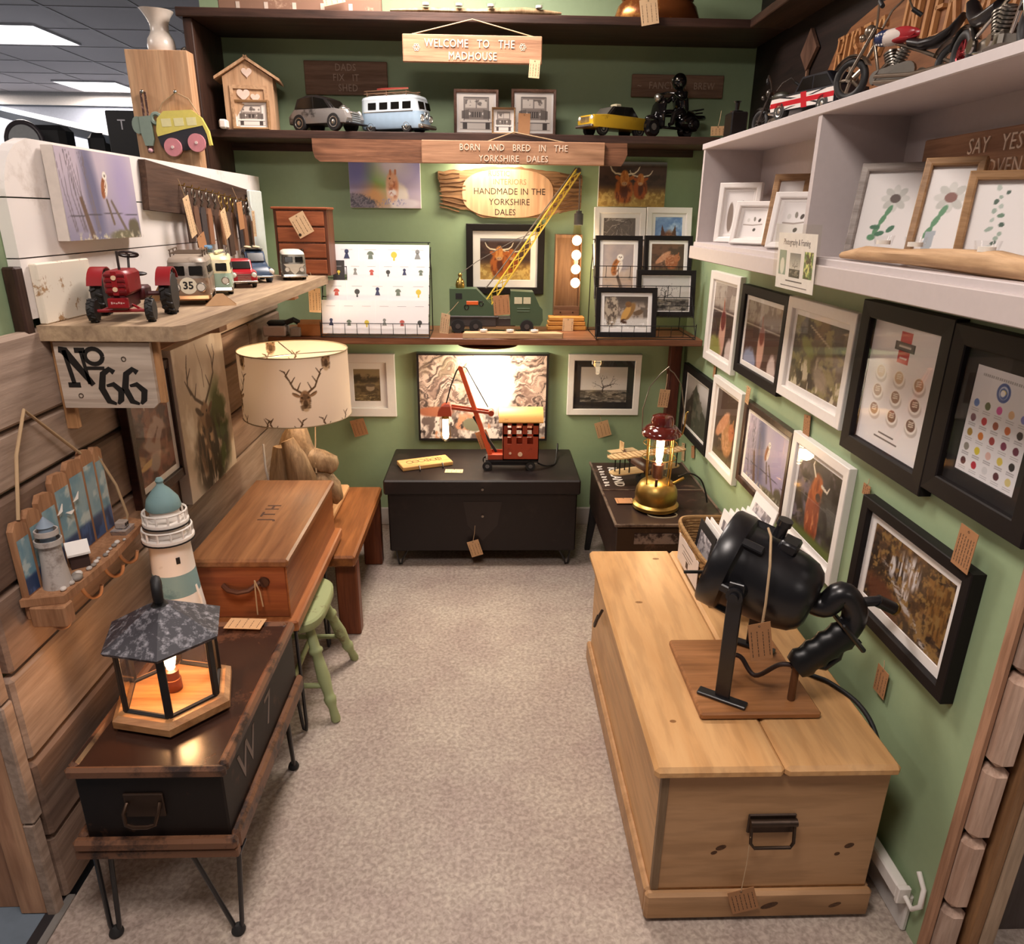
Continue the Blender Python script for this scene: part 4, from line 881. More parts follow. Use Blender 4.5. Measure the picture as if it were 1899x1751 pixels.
def pic_autumn_fall(asp, n=110, seed=6):
    p = Pic(asp, n, seed, '4a3526'); p.tex('6e4c2c', 7, 9, .5, .15, 1); p.tex('2a1e18', 10, 8, .52, .1, 2); p.tex('8a6a3a', 12, 22, .58, .1, 3, np.clip((p.x/asp-.6)*4, 0, 1)); p.poly([(asp*.7, .85), (asp*.98, .9), (asp*.98, .2), (asp*.78, .3)], '80592c'); p.tex('5a3d20', 30, 6, .5, .1, 4, p.pm([(asp*.7, .85), (asp*.98, .9), (asp*.98, .2), (asp*.78, .3)]))
    for (x, w, y0, y1) in ((.42, .10, .5, .9), (.56, .14, .55, .92), (.5, .08, .28, .6), (.3, .07, .5, .78)): p.tex('cfc9c8', 34, 3, .47, .2, int(x*100), p.ell(asp*x, (y0+y1)/2, w*asp*.6, (y1-y0)/2, .05, .5, .3))
    for q in (0, .03, -.025): p.tex('b9b2ae', 12, 40, .5, .2, 7, p.ell(asp*.6, .24+q, asp*.42, .035, -.5, .9))
    p.tex('8a6a3c', 14, 14, .6, .1, 19); p.blob(asp*.25, .15, .4, .2, '5a3222', -.3, .5, .3); return p
def pic_tree(asp, n=110, seed=7, ground='5c564e', sky='b9b2ac'):
    p = Pic(asp, n, seed, sky); p.grad('cfc8c2', sky, .35, 1); p.mix(np.clip((.36-p.y)*40, 0, 1), ground); p.tex('8f877b', 8, 22, .52, .1, 2, np.clip((.35-p.y)*30, 0, 1)); p.tex('2e2a28', 7, 18, .55, .1, 4, np.clip((.34-p.y)*30, 0, 1)); rnd = random.Random(seed)
    def br(x, y, a, l, w, k):
        x1, y1 = x+l*cos(a), y+l*sin(a); p.line([(x, y), ((x+x1)/2+rnd.uniform(-.01, .01), (y+y1)/2), (x1, y1)], (w, w*.6), '2a2422')
        if k: [br(x1, y1, a+rnd.uniform(-.9, .9)+(.5 if q else -.5), l*rnd.uniform(.6, .85), w*.62, k-1) for q in (0, 1)]
    br(asp*.48, .3, 1.45, .15, .02, 4); br(asp*.5, .42, .35, .17, .012, 3); br(asp*.5, .4, 2.6, .14, .01, 3); return p
def pic_barn(asp, n=80, seed=8):
    p = Pic(asp, n, seed, '6d5a3c'); p.tex('4a3d28', 6, 8, .5, .15, 1); p.mix(np.clip((p.y-.72)*12, 0, 1), '8d7b5a'); p.tex('3a3020', 10, 10, .5, .15, 3, p.ell(asp*.35, .7, .4, .14, 0, .5)); p.mix(np.clip(1-abs(p.y-.52)*16, 0, 1)*.6, '9a885f'); p.blob(asp*.62, .42, .13, .1, 'a08e74', 0, .2); p.blob(asp*.62, .5, .16, .05, '5a4c3a', 0, .2); p.tex('a89468', 8, 30, .56, .1, 5, np.clip((.3-p.y)*6, 0, 1)); return p
def d_owl(p, cx, cy, s, body='a5683a'):
    p.line([(cx+.02*s, cy-.35*s), (cx+.25*s, cy-1.0*s)], (.05*s, .06*s), '6a5a4e'); p.blob(cx-.04*s, cy, .15*s, .32*s, body, -.35, .2, .1); p.blob(cx+.08*s, cy-.02*s, .09*s, .25*s, 'eadfd4', -.3, .3); p.tex('70401f', 30/s*.6, 30/s*.6, .55, .1, 3, p.ell(cx-.05*s, cy-.02*s, .13*s, .3*s, -.35, .2)*.7); p.blob(cx+.1*s, cy+.32*s, .12*s, .12*s, 'efe6da', 0, .15); p.blob(cx+.1*s, cy+.32*s, .085*s, .085*s, 'fbf6ee', 0, .3); p.blob(cx+.06*s, cy+.33*s, .022*s, .022*s, '2a1d18'); p.blob(cx+.14*s, cy+.33*s, .022*s, .022*s, '2a1d18'); p.line([(cx+.1*s, cy+.32*s), (cx+.1*s, cy+.27*s)], .012*s, '9a7a5a')
def pic_owl(asp, n=90, seed=9, bg='b9aaa6'):
    p = Pic(asp, n, seed, bg); p.grad('c9b39c', bg); p.tex('a79c9c', 3, 3, .55, .25, 2); d_owl(p, asp*.47, .52, .62, 'b0703c'); return p
def pic_mist_owl(asp, n=120, seed=10):
    p = Pic(asp, n, seed, 'b9b0c4'); p.grad('8f8aa2', 'c2b6c6', 0, .8); p.blob(asp*.38, .5, .16, .7, '6c6d8c', .1, .9); p.blob(asp*.8, .6, .25, .5, 'a79cc0', 0, 1.2); rnd = random.Random(2)
    for k in range(14):
        x = asp*rnd.uniform(.02, .34); p.line([(x+.12, .1), (x+rnd.uniform(-.02, .05), .5), (x+rnd.uniform(-.12, .06), .97)], (.012, .004), '756d78')
    p.line([(asp*.3, .02), (asp*.22, .45)], (.05, .035), '6a5348'); p.line([(asp*.02, .26), (asp*.6, .3), (asp*.98, .28)], .006, '4a4450'); p.line([(asp*.8, .04), (asp*.62, .44)], (.03, .022), '6f6258'); d_owl(p, asp*.55, .60, .42, '9a5a38'); p.blob(asp*.75, .03, .4, .07, '6f6a52', 0, .5, .4); p.blob(asp*.9, .12, .14, .12, '5e5848', 0, .4, .5); p.tex('c9c0a8', 20, 20, .58, .06, 8, np.clip((.1-p.y)*14, 0, 1)); return p
def pic_otter(asp, n=90, seed=11):
    p = Pic(asp, n, seed, 'a99a8c'); p.tex('6a5e55', 8, 8, .5, .12, 1); p.mix(np.clip((.38-p.y)*10, 0, 1), 'd5cfc9'); p.mix(np.clip((p.y-.7)*6, 0, 1), '4f4640'); p.blob(asp*.17, .58, .22, .5, 'b3a38e', 0, .2, .3); p.tex('5a4d42', 18, 10, .54, .07, 2, p.ell(asp*.17, .58, .22, .5, 0, .2)); p.blob(asp*.55, .5, .14, .36, '8f6a3c', -.6, .2, .1); p.blob(asp*.5, .48, .1, .26, 'c99a52', -.5, .3); p.blob(asp*.55, .75, .1, .09, '7a5430', 0, .2); p.blob(asp*.45, .2, .1, .1, '4a3020', 0, .3); p.blob(asp*.78, .5, .16, .08, '6a543e', .3, .3, .3); p.tex('f2eeea', 10, 20, .6, .05, 6, np.clip((.3-p.y)*10, 0, 1)); return p
def pic_redsq(asp, n=80, seed=12, bg='6d4c3a', c='a05c38'):
    p = Pic(asp, n, seed, bg); p.tex('4a3328', 4, 4, .5, .2, 1); p.mix(np.clip((.16-p.y)*10, 0, 1), '6a5a3a'); p.blob(asp*.62, .36, .24, .26, c, .2, .2, .1); p.blob(asp*.36, .52, .1, .34, 'c58a66', -.9, .25, .15); p.blob(asp*.78, .5, .12, .13, 'b06a44', 0, .2); p.blob(asp*.82, .64, .025, .07, c, -.2); p.blob(asp*.83, .52, .016, .016, '1d120e'); p.tex('d8a888', 24, 24, .58, .1, 5, p.ell(asp*.5, .42, .3, .3, 0, .3)*.6); return p
def pic_twigs(asp, n=80, seed=13):
    p = Pic(asp, n, seed, '6f655e'); rnd = random.Random(4)
    for k in range(60):
        x, y, a, l = rnd.uniform(0, asp), rnd.uniform(0, 1), rnd.uniform(0, 3.1), rnd.uniform(.1, .35); p.line([(x, y), (x+l*cos(a), y+l*sin(a))], .008, rnd.choice(['a79c92', '4a423c', 'c0b6ab', '857a70']))
    p.blob(asp*.5, .25, .16, .2, 'd0c4b8', 0, .5, .2); p.blob(asp*.45, .3, .02, .02, '1c1614'); p.blob(asp*.56, .3, .02, .02, '1c1614'); return p
def pic_ears(asp, n=80, seed=14):
    p = Pic(asp, n, seed, '7fa0cc'); p.tex('5e80b8', 3, 3, .5, .25, 1); p.tex('a9c3e0', 3, 4, .6, .15, 2); p.blob(asp*.5, .1, .3, .5, '7a4a36', 0, .2, .1); p.tex('a06a4a', 20, 20, .55, .12, 3, p.ell(asp*.5, .1, .3, .48, 0, .3))
    for m in (-1, 1): p.poly([(asp*.5+m*.09, .5), (asp*.5+m*.24, .45), (asp*.5+m*.2, .78)], '5c3628')
    p.blob(asp*.72, .12, .06, .1, 'c9a890', 0, .5); return p
def pic_leaf(asp, n=110, seed=15):
    p = Pic(asp, n, seed, '5a2e26'); p.tex('35191a', 5, 5, .5, .15, 1); p.tex('7d4a3c', 6, 6, .56, .12, 2); p.mix(np.clip((p.y-.72)*14, 0, 1), '6d4338')
    for (x, y, a, b, r) in ((.45, .5, .16, .07, .5), (.62, .42, .2, .05, .8), (.35, .36, .14, .06, -.4), (.55, .3, .1, .06, 1.2), (.68, .55, .14, .05, -.6), (.42, .2, .14, .09, .4)): p.blob(asp*x, y, a, b, 'a58a80', r, .4, .3)
    p.line([(asp*.3, .95), (asp*.35, .75)], .012, 'b39a8c'); p.blob(asp*.22, .2, .16, .035, 'c9a672', .1, .2); p.blob(asp*.44, .17, .1, .09, '9c8c86', .4, .3); return p
def pic_stag(asp, n=170, seed=16):
    p = Pic(asp, n, seed, 'cdbfae'); p.tex('b9a894', 4, 3, .55, .2, 1); p.tex('ddd2c2', 6, 4, .6, .15, 2); ax = asp
    p.tex('4a5a2e', 7, 8, .46, .15, 5, p.ell(ax*.72, .34, .17, .34, 0, .5)); p.tex('2e2a1c', 9, 6, .44, .15, 6, p.ell(ax*.52, .2, .3, .26, 0, .5)); p.blob(ax*.42, .3, .15, .22, '6a523c', 0, .4, .4); p.tex('2c2119', 26, 6, .47, .12, 7, p.ell(ax*.45, .22, .2, .26, 0, .4)); p.tex('b89f80', 20, 9, .6, .08, 9, p.ell(ax*.42, .3, .13, .2, 0, .4))
    p.blob(ax*.45, .5, .075, .09, '8b6f54', 0, .3, .2); p.blob(ax*.5, .43, .045, .075, '5a4535', .3, .4); p.blob(ax*.34, .54, .06, .022, '4a392c', -.6, .3); p.blob(ax*.57, .53, .05, .02, '6d523e', .6, .3); p.blob(ax*.52, .375, .03, .02, '2a1f18'); p.blob(ax*.41, .51, .012, .01, '1a120e'); p.blob(ax*.49, .52, .012, .01, '1a120e')
    D = '4a392d'
    p.line([(ax*.43, .58), (ax*.3, .64), (ax*.2, .74), (ax*.22, .86), (ax*.25, .93)], (.013, .005), D); p.line([(ax*.24, .68), (ax*.16, .78)], (.009, .004), D); p.line([(ax*.3, .64), (ax*.36, .73)], (.009, .004), D); p.line([(ax*.21, .78), (ax*.28, .84)], (.008, .004), D)
    p.line([(ax*.5, .58), (ax*.62, .66), (ax*.72, .74), (ax*.72, .84), (ax*.66, .94)], (.013, .005), D); p.line([(ax*.72, .78), (ax*.79, .86), (ax*.77, .93)], (.009, .004), D); p.line([(ax*.62, .66), (ax*.56, .75)], (.009, .004), D); p.line([(ax*.5, .68), (ax*.5, .8), (ax*.42, .98)], .004, '8b7a68')
    return p
def pic_green_rock(asp, n=80, seed=17):
    p = Pic(asp, n, seed, '5e4d34'); p.tex('3a2f22', 5, 5, .5, .15, 1); p.tex('7d7446', 5, 7, .56, .12, 2); p.tex('c9bca0', 9, 5, .63, .06, 3, np.clip((.55-p.y)*5, 0, 1)); p.blob(asp*.3, .6, .24, .1, '7c8040', -.4, .4, .3); p.line([(asp*.3, .9), (asp*.7, .7)], .012, 'a99a80'); p.blob(asp*.6, .25, .25, .14, '8a7a66', -.4, .5, .4); return p
def pic_portrait(asp, n=80, seed=18, a='4a2c24', b='7d3a2a', c='8d94b0'):
    p = Pic(asp, n, seed, a); p.mix(np.clip((p.y-.62)*14, 0, 1), '8a7a70'); p.tex('b0a498', 6, 5, .55, .1, 3, np.clip((p.y-.64)*14, 0, 1)); p.mix(np.clip(1-abs(p.y-.62)*50, 0, 1), 'c9bcae'); p.blob(asp*.5, .3, .14, .36, 'c79a88', 0, .3, .1); p.blob(asp*.5, .5, .1, .14, b, 0, .3); p.blob(asp*.48, .72, .02, .1, 'a05a40', .2); p.blob(asp*.2, .05, .3, .2, c, 0, .4, .4); p.blob(asp*.85, .05, .16, .24, 'cbb9b4', 0, .3, .3); return p
def pic_mountain(asp, n=70, seed=19):
    p = Pic(asp, n, seed, '4a4744'); p.grad('4a4744', 'c9c2bf', .3, .8); p.poly([(0, .4), (asp*.25, .62), (asp*.42, .92), (asp*.62, .6), (asp, .38), (asp, 0), (0, 0)], '39352f'); p.tex('5c554c', 8, 8, .55, .1, 2, p.pm([(0, .4), (asp*.42, .9), (asp, .38), (asp, 0), (0, 0)])); return p
def pic_jeep(asp, n=80, seed=20):
    p = Pic(asp, n, seed, 'e6dcd2'); D = '4a403c'; m = '8d8078'
    x = lambda u: asp*u
    p.poly([(x(.16), .86), (x(.2), .92), (x(.8), .92), (x(.84), .86), (x(.84), .3), (x(.16), .3)], '9c8f86'); p.poly([(x(.2), .86), (x(.8), .86), (x(.8), .64), (x(.2), .64)], 'd8cdc2'); p.line([(x(.5), .86), (x(.5), .64)], .012, D); p.tex(D, 8, 8, .56, .05, 2, p.pm([(x(.2), .86), (x(.8), .86), (x(.8), .7), (x(.2), .7)])*.7)
    p.poly([(x(.3), .6), (x(.7), .6), (x(.7), .36), (x(.3), .36)], m); p.poly([(x(.35), .54), (x(.65), .54), (x(.65), .38), (x(.35), .38)], D)
    for k in range(5): p.line([(x(.38+.06*k), .53), (x(.38+.06*k), .39)], .006, 'c4b8ac')
    for q in (.31, .69): p.blob(x(q), .48, .05, .05, D, 0, .1); p.blob(x(q), .48, .04, .04, 'e9e0d6', 0, .2)
    p.poly([(x(.1), .56), (x(.3), .6), (x(.3), .34), (x(.1), .34)], '6f645d'); p.poly([(x(.9), .56), (x(.7), .6), (x(.7), .34), (x(.9), .34)], '6f645d'); p.poly([(x(.06), .32), (x(.94), .32), (x(.94), .24), (x(.06), .24)], 'f2e9df'); p.line([(x(.06), .24), (x(.94), .24)], .01, D); p.poly([(x(.12), .23), (x(.24), .23), (x(.24), .06), (x(.12), .06)], D); p.poly([(x(.88), .23), (x(.76), .23), (x(.76), .06), (x(.88), .06)], D); p.line([(x(.16), .92), (x(.84), .92)], .014, D); p.line([(x(.16), .92), (x(.16), .3)], .01, D); p.line([(x(.84), .92), (x(.84), .3)], .01, D); p.line([(x(.05), .05), (x(.95), .05)], .006, m); return p
def pic_pots(asp, n=150, seed=21):
    p = Pic(asp, n, seed, 'eee9e8'); x = lambda u: asp*u
    p.poly([(x(.42), .96), (x(.58), .96), (x(.58), .72), (x(.42), .72)], 'c8262e'); p.poly([(x(.36), .88), (x(.64), .88), (x(.64), .81), (x(.36), .81)], '2a2624'); p.poly([(x(.38), .87), (x(.62), .87), (x(.62), .82), (x(.38), .82)], '57504c'); p.line([(x(.42), .845), (x(.58), .845)], .008, 'd8cfc6'); p.poly([(x(.45), .765), (x(.55), .765), (x(.55), .75), (x(.45), .75)], 'f2ded8')
    cols = ['d9c4a4', 'c9a884', 'a98664', '9c7a60', '8a6450', '6f5244', '8c6048', '7a5444', '6a4638']
    for r in range(3):
        for c in range(3):
            cx, cy = x(.22+.28*c), .60-.155*r; p.blob(cx+.01, cy-.02, .085, .062, 'c4bab4', 0, .15); p.blob(cx, cy, .078, .06, 'f3ede6', 0, .1); p.blob(cx, cy+.006, .058, .048, cols[r*3+c], 0, .1)
            for q in (-1, 0, 1): p.line([(cx-.03, cy+.012+q*.016), (cx+.03, cy+.018+q*.016)], .004, 'e9dccb')
    p.line([(x(.36), .13), (x(.58), .13)], .008, '5a5250'); p.line([(x(.30), .09), (x(.64), .09)], .008, '5a5250'); return p
def pic_dots(asp, n=170, seed=22):
    p = Pic(asp, n, seed, 'e9e8ec'); x = lambda u: asp*u; p.line([(x(.14), .92), (x(.86), .92)], .012, 'a9a8ac', .4)
    for k in range(22): p.line([(x(.15+.033*k), .91), (x(.15+.033*k), .93)], .004, 'e9e8ec')
    p.blob(x(.5), .815, .085, .085, '35559c', 0, .06); p.blob(x(.5), .815, .058, .058, 'c9d4e6', 0, .1); p.blob(x(.5), .81, .048, .045, '3f62a8', 0, .2, .5); p.blob(x(.5), .82, .03, .02, 'e9c93a', 0, .4, .5); p.blob(x(.49), .81, .03, .026, 'f2f2f2', .4, .3, .4)
    cols = ['5b7fc4', '4f6138', 'd03a9c', 'd9b48c', '7d83cc', '74455a', 'c0243c', '9a4a3a', 'c9683a', '2e2a30', 'a8893a', 'cf7a34', '9a2a34', '7a2a52', '6d2b4a', '8c8880', 'd9c83a', 'dcb7b0', 'd8c458', '2a2930', '5a2c38', 'b5203e', 'd6d6da', '562a36', 'd8c98a']
    for r in range(5):
        for c in range(5):
            cx, cy = x(.12+.19*c), .66-.138*r; p.blob(cx, cy, .036, .036, cols[r*5+c], 0, .08)
            for q in (0, 1): p.line([(cx-.045, cy-.055-.018*q), (cx+.045, cy-.055-.018*q)], .004, 'b0aeb4')
    return p
def pic_glass(asp, kind, n=100, seed=23):
    p = Pic(asp, n, seed, 'ece7e4'); x = lambda u: asp*u
    if kind in (0, 1):
        cx, cy = x(.56), .66
        for k in range(8): p.blob(cx+.10*cos(k*.785), cy+.10*sin(k*.785), .07, .042, 'c4c3bc' if k % 2 else 'd4d2cc', k*.785, .12)
        p.blob(cx, cy, .062, .055, '4a3428' if kind == 0 else '7a4230', 0, .12)
        stem = [(cx-.02, cy-.1), (cx-.07, cy-.2), (cx-.12, cy-.32), (cx-.17, cy-.45)]
        for a, b in zip(stem, stem[1:]): p.blob((a[0]+b[0])/2, (a[1]+b[1])/2, .075, .03, '4f8a5c', 1.15, .15)
        if kind == 0:
            for q in ((-.17, .24), (.02, .22), (-.1, .16)): p.blob(cx+q[0], q[1]+.06, .06, .03, '2f6a48', q[0]*4+.7, .15)
            p.blob(cx-.19, .17, .05, .04, '4f8a5c')
        else: p.poly([(x(.2), .28), (x(.42), .3), (x(.38), .08), (x(.16), .06)], 'a9b1b8')
    elif kind == 2:
        rnd = random.Random(5)
        for cx in (x(.25), x(.78)):
            for k in range(16): p.blob(cx+rnd.uniform(-.09, .09), .08+.055*k, rnd.uniform(.025, .05), rnd.uniform(.02, .03), rnd.choice(['b9c4ba', '9fb0a2', '6d8a74', '4a6052', 'cfd6d0']), rnd.uniform(0, 3), .15)
    elif kind == 3:
        p.blob(x(.2), .4, .07, .34, '8d7d72', 0, .15); p.blob(x(.62), .75, .03, .03, '3f3a34'); p.blob(x(.5), .36, .04, .05, '9a9488'); p.line([(x(.45), .2), (x(.8), .6)], .006, 'b9b4ac')
    else:
        p.line([(x(.12), .46), (x(.5), .44), (x(.88), .48)], .02, 'a99c92'); p.blob(x(.3), .62, .05, .07, 'd6d2cc', 0, .15); p.blob(x(.55), .66, .04, .08, '8a8478', .1, .15); p.blob(x(.76), .62, .045, .07, '4a4038', -.4, .15); p.blob(x(.6), .28, .05, .06, '4f4a40', -.5, .15)
    return p
def fitq(side, v, q, lift=0):
    """corner pixels TL TR BR BL on the plane of a wall -> centre, width, height"""
    pts = [P(a, b, 'y' if side == 'back' else 'x', v) for a, b in q]
    k = 0 if side == 'back' else 1
    w = (abs(pts[1][k]-pts[0][k])+abs(pts[2][k]-pts[3][k]))/2; h = (pts[0].z-pts[3].z+pts[1].z-pts[2].z)/2
    return sum(pts, Vector())/4, w, h
def ring(mb, w, h, prof):
    R = []
    for sx, sy in ((-1, -1), (1, -1), (1, 1), (-1, 1), (-1, -1)): R.append([(sx*(w/2-i), sy*(h/2-i), z) for i, z in prof])
    return mb.rings(R, True, False, False)
FRW = paint('white frame', 'e9e3de', .4, vary=.02); FRB = paint('black frame', '1b1616', .55, vary=.05, spec=.2); MNT = paint('mount card', 'efeae6', .7, vary=.01); MNTB = paint('black mount card', '1c1819', .7)
OAK = wood('oak frame', 'b08a62', '8a6744', 'x', 1.4, .5); OAKG = wood('grey oak frame', 'a99f98', '857b75', 'x', 1.4, .5)
def framed(label, M, w, h, fw, fd, fm, mw, pfn, mm=None, glass=True, group='framed pictures', name='picture_frame', cat='picture', mh=None):
    t = thing(name, label, cat, M=M, group=group)
    ring(MB(), w, h, [(0, 0), (0, fd-.002), (.002, fd), (fw-.003, fd*.94), (fw, fd*.86), (fw, .002)]).build('frame', fm, t)
    MB().box(-w/2+.002, w/2-.002, -h/2+.002, h/2-.002, 0, .003).build('backing', KRAFT, t)
    iw, ih = w-2*fw, h-2*fw; z = fd*.45
    if mw: 
        R = [];
        ring(MB(), iw+.002, ih+.002, [(0, z), (mw, z), (mw+.0015, z-.0015)]).build('mount', mm or MNT, t)
    pw, ph = iw-2*mw, ih-2*(mh if mh is not None else mw)
    pfn(pw/ph).mesh('picture', pw+.002, ph+.002, t, z-.0016)
    if glass: MB().quad((-iw/2, -ih/2, fd*.7), (iw/2, -ih/2, fd*.7), (iw/2, ih/2, fd*.7), (-iw/2, ih/2, fd*.7)).build('glass', PICGLASS, t)
    return t
def canvas(label, M, w, h, d, pfn, edge, tray=None, name='canvas_print', group='canvas prints'):
    t = thing(name, label, 'picture', M=M, group=group); k = 0
    if tray:
        k = .009; ring(MB(), w, h, [(0, 0), (0, d+.006), (.007, d+.006), (.007, .001)]).build('tray_frame', tray, t)
    MB().box(-w/2+k, w/2-k, -h/2+k, h/2-k, 0, d, .001).build('canvas_body', edge, t)
    pfn(w/h).mesh('picture', w-2*k-.002, h-2*k-.002, t, d+.0006)
    return t
def wallpic(side, label, q, fw, fd, fm, mw, pfn, **k):
    v = (BW-fd) if side == 'back' else (RW-fd) if side == 'right' else LW+.006+fd
    c, w, h = fitq(side, v, q); n = {'back': Vector((0, 1, 0)), 'right': Vector((1, 0, 0)), 'left': Vector((-1, 0, 0))}[side]
    return framed(label, face_frame(c+n*(fd-.001), side), w, h, fw, fd, fm, mw, pfn, **k)
# right wall, upper row
wallpic('right', 'white framed picture nearest the back corner in the upper row on the right wall', [(1319, 502), (1375, 513), (1353, 695), (1303.5, 664.6)], .035, .022, FRW, .012, lambda a: pic_portrait(a, 80, 31, '43302a', '6a2c2a', '8c8a48'))
wallpic('right', 'black framed red squirrel picture, second in the upper row on the right wall', [(1376, 528), (1464, 545.6), (1440, 725), (1360, 697)], .035, .022, FRB, .018, lambda a: pic_portrait(a))
wallpic('right', 'white framed green rock picture, third in the upper row on the right wall', [(1463, 549.5), (1591, 580), (1555.5, 796.6), (1440, 731)], .034, .024, FRW, .018, lambda a: pic_green_rock(a))
wallpic('right', 'big black frame with nine round sweets and a red label on white', [(1603, 555), (1769, 590), (1708, 918), (1555.5, 831)], .042, .03, FRB, .002, lambda a: pic_pots(a), mm=MNTB)
c4, w4, h4 = fitq('right', RW-.03, [(1603, 555), (1769, 590), (1708, 918), (1555.5, 831)])
q5 = [P(1775.5, 601, 'x', RW-.03), P(1706, 905, 'x', RW-.03), P(1892, 1019, 'x', RW-.03)]
w5 = q5[1].y-q5[2].y; h5 = q5[0].z-q5[1].z
framed('big black frame with rows of coloured dots and a blue badge on white', face_frame((RW-.001, (q5[1].y+q5[2].y)/2, (q5[0].z+q5[1].z)/2+.003), 'right'), w5, h5, .042, .03, FRB, .03, lambda a: pic_dots(a), mm=MNTB)
# right wall, lower row
wallpic('right', 'black framed dark mountain picture in the back right corner behind the brass lantern', [(1268, 676), (1322, 706), (1304.4, 845), (1258, 796)], .035, .022, FRB, .012, lambda a: pic_mountain(a))
wallpic('right', 'white framed brown hare picture, second in the lower row on the right wall', [(1325, 696), (1380, 733), (1352, 898), (1307, 846.5)], .032, .022, FRW, .014, lambda a: pic_redsq(a, 80, 41, '4f3b2c', 'a87a50'))
wallpic('right', 'dark brown framed misty owl picture above the basket of prints', [(1381, 746), (1473, 797.5), (1445, 967), (1363, 893)], .024, .022, wood('walnut frame', '4f3a30', '2a1c18', 'y', 1.2, .35), .018, lambda a: pic_mist_owl(a, 90, 43))
wallpic('right', 'white framed single highland cow picture behind the searchlight', [(1470.6, 798.6), (1581.7, 871.5), (1533, 1081), (1445, 993)], .032, .022, FRW, .018, lambda a: pic_bigcow(a))
wallpic('right', 'black framed autumn waterfall picture low on the right wall, nearest the front', [(1603, 915.7), (1803.7, 1068), (1743, 1305.6), (1562.6, 1112.6)], .03, .03, FRB, .026, lambda a: pic_autumn_fall(a))
# back wall
wallpic('back', 'white framed sepia barn picture half behind the lampshade', [(624, 657), (730.6, 656), (735.7, 772), (629, 773.6)], .045, .022, FRW, .034, lambda a: pic_barn(a))
wallpic('back', 'white framed lone tree picture with black mount above the dark case', [(1055, 657.7), (1191, 657.7), (1183.5, 770), (1051, 770)], .032, .022, FRW, .034, lambda a: pic_tree(a), mm=MNTB)
c, w, h = fitq('back', BW-.05, [(776, 655), (1019, 657), (1013, 818), (773, 816)])
canvas('large waterfall canvas in a black tray frame above the black trunk', face_frame((c.x, BW-.001, c.z), 'back'), w, h, .045, pic_waterfall, BLACK, BLACK)
wallpic('back', 'black framed pair of highland cows picture behind the green crane lorry', [(864, 415), (1011.6, 416), (1007, 545.7), (865.5, 545)], .032, .022, FRB, .034, lambda a: pic_cows(a, 110))
c, w, h = fitq('back', BW-.018, [(646, 300), (780, 301), (780, 386), (650, 386)])
canvas('pastel squirrel canvas under the dark middle shelf', face_frame((c.x, BW-.001, c.z), 'back'), w, h, .018, pic_squirrel_soft, WHITEP)
c, w, h = fitq('back', BW-.018, [(1113, 300), (1239, 300), (1231, 384), (1107, 384)])
canvas('canvas of two orange highland cows right of the live-edge sign', face_frame((c.x, BW-.001, c.z), 'back'), w, h, .018, lambda a: pic_cows(a, 110, 3), WHITEP)
# left wall
LP = LW+.012
wallpic('left', 'dark framed leaf picture half hidden behind the stag canvas', [(229, 700), (322, 660), (345, 880), (262, 952)], .03, .024, wood('dark brown frame', '3a201c', '22120f', 'z', 1, .4), .018, lambda a: pic_leaf(a))
c, w, h = fitq('left', LP+.03, [(324, 655), (413, 602), (437, 868), (352, 934)])
canvas('tall painted stag canvas on the left plank wall', face_frame((LW+.006, c.y, c.z), 'left'), w, h, .034, pic_stag, paint('canvas edge', 'cbbcab', .8))
c, w, h = fitq('left', -1.0, [(100, 268), (247, 293), (253, 437), (124, 452)])
canvas('misty barn owl canvas hung on the white boarded panel', face_frame((-1.026, c.y, c.z), 'left', 0), w, h, .028, pic_mist_owl, paint('canvas edge pale', 'd9cfc6', .8))
# framed prints on the right wire rack
RY = [3.26, 3.34, 3.42, 3.47]
def rackpic(label, q, Y, fw, fm, mw, pfn):
    c, w, h = fitq('back', Y, q)
    M = face_frame((c.x, Y+.02, c.z), 'back', 0, .16); framed(label, M, w, h, fw, .016, fm, mw, pfn, group='framed prints on the wire rack')
rackpic('white framed grey twig print, top left on the right wire rack', [(1101.5, 384), (1198, 385), (1196, 500), (1101.5, 500)], RY[3], .026, FRW, .02, pic_twigs)
rackpic('white framed blue squirrel ears print, top right on the right wire rack', [(1199, 384.5), (1283, 385), (1282, 485), (1199, 485)], RY[3]-.002, .026, FRW, .016, pic_ears)
rackpic('black framed barn owl print on the right wire rack', [(1104.5, 437), (1191.5, 438), (1190, 555), (1103, 555)], RY[2]-.02, .02, FRB, .018, pic_owl)
rackpic('black framed brown red squirrel print on the right wire rack', [(1195, 437), (1284, 438.6), (1284, 520), (1195, 520)], RY[2]-.02, .02, FRB, .016, pic_redsq)
rackpic('black framed windswept tree print on the right wire rack', [(1180, 502), (1289, 502), (1291, 588), (1181, 588)], RY[1]-.02, .022, FRB, .003, lambda a: pic_tree(a, 90, 8, '56524e', 'bdbab8'))
rackpic('black framed stoat among rocks print, front of the right wire rack', [(1106, 534.5), (1218, 534.5), (1219, 626), (1104.5, 626)], RY[0]-.03, .022, FRB, .017, pic_otter)
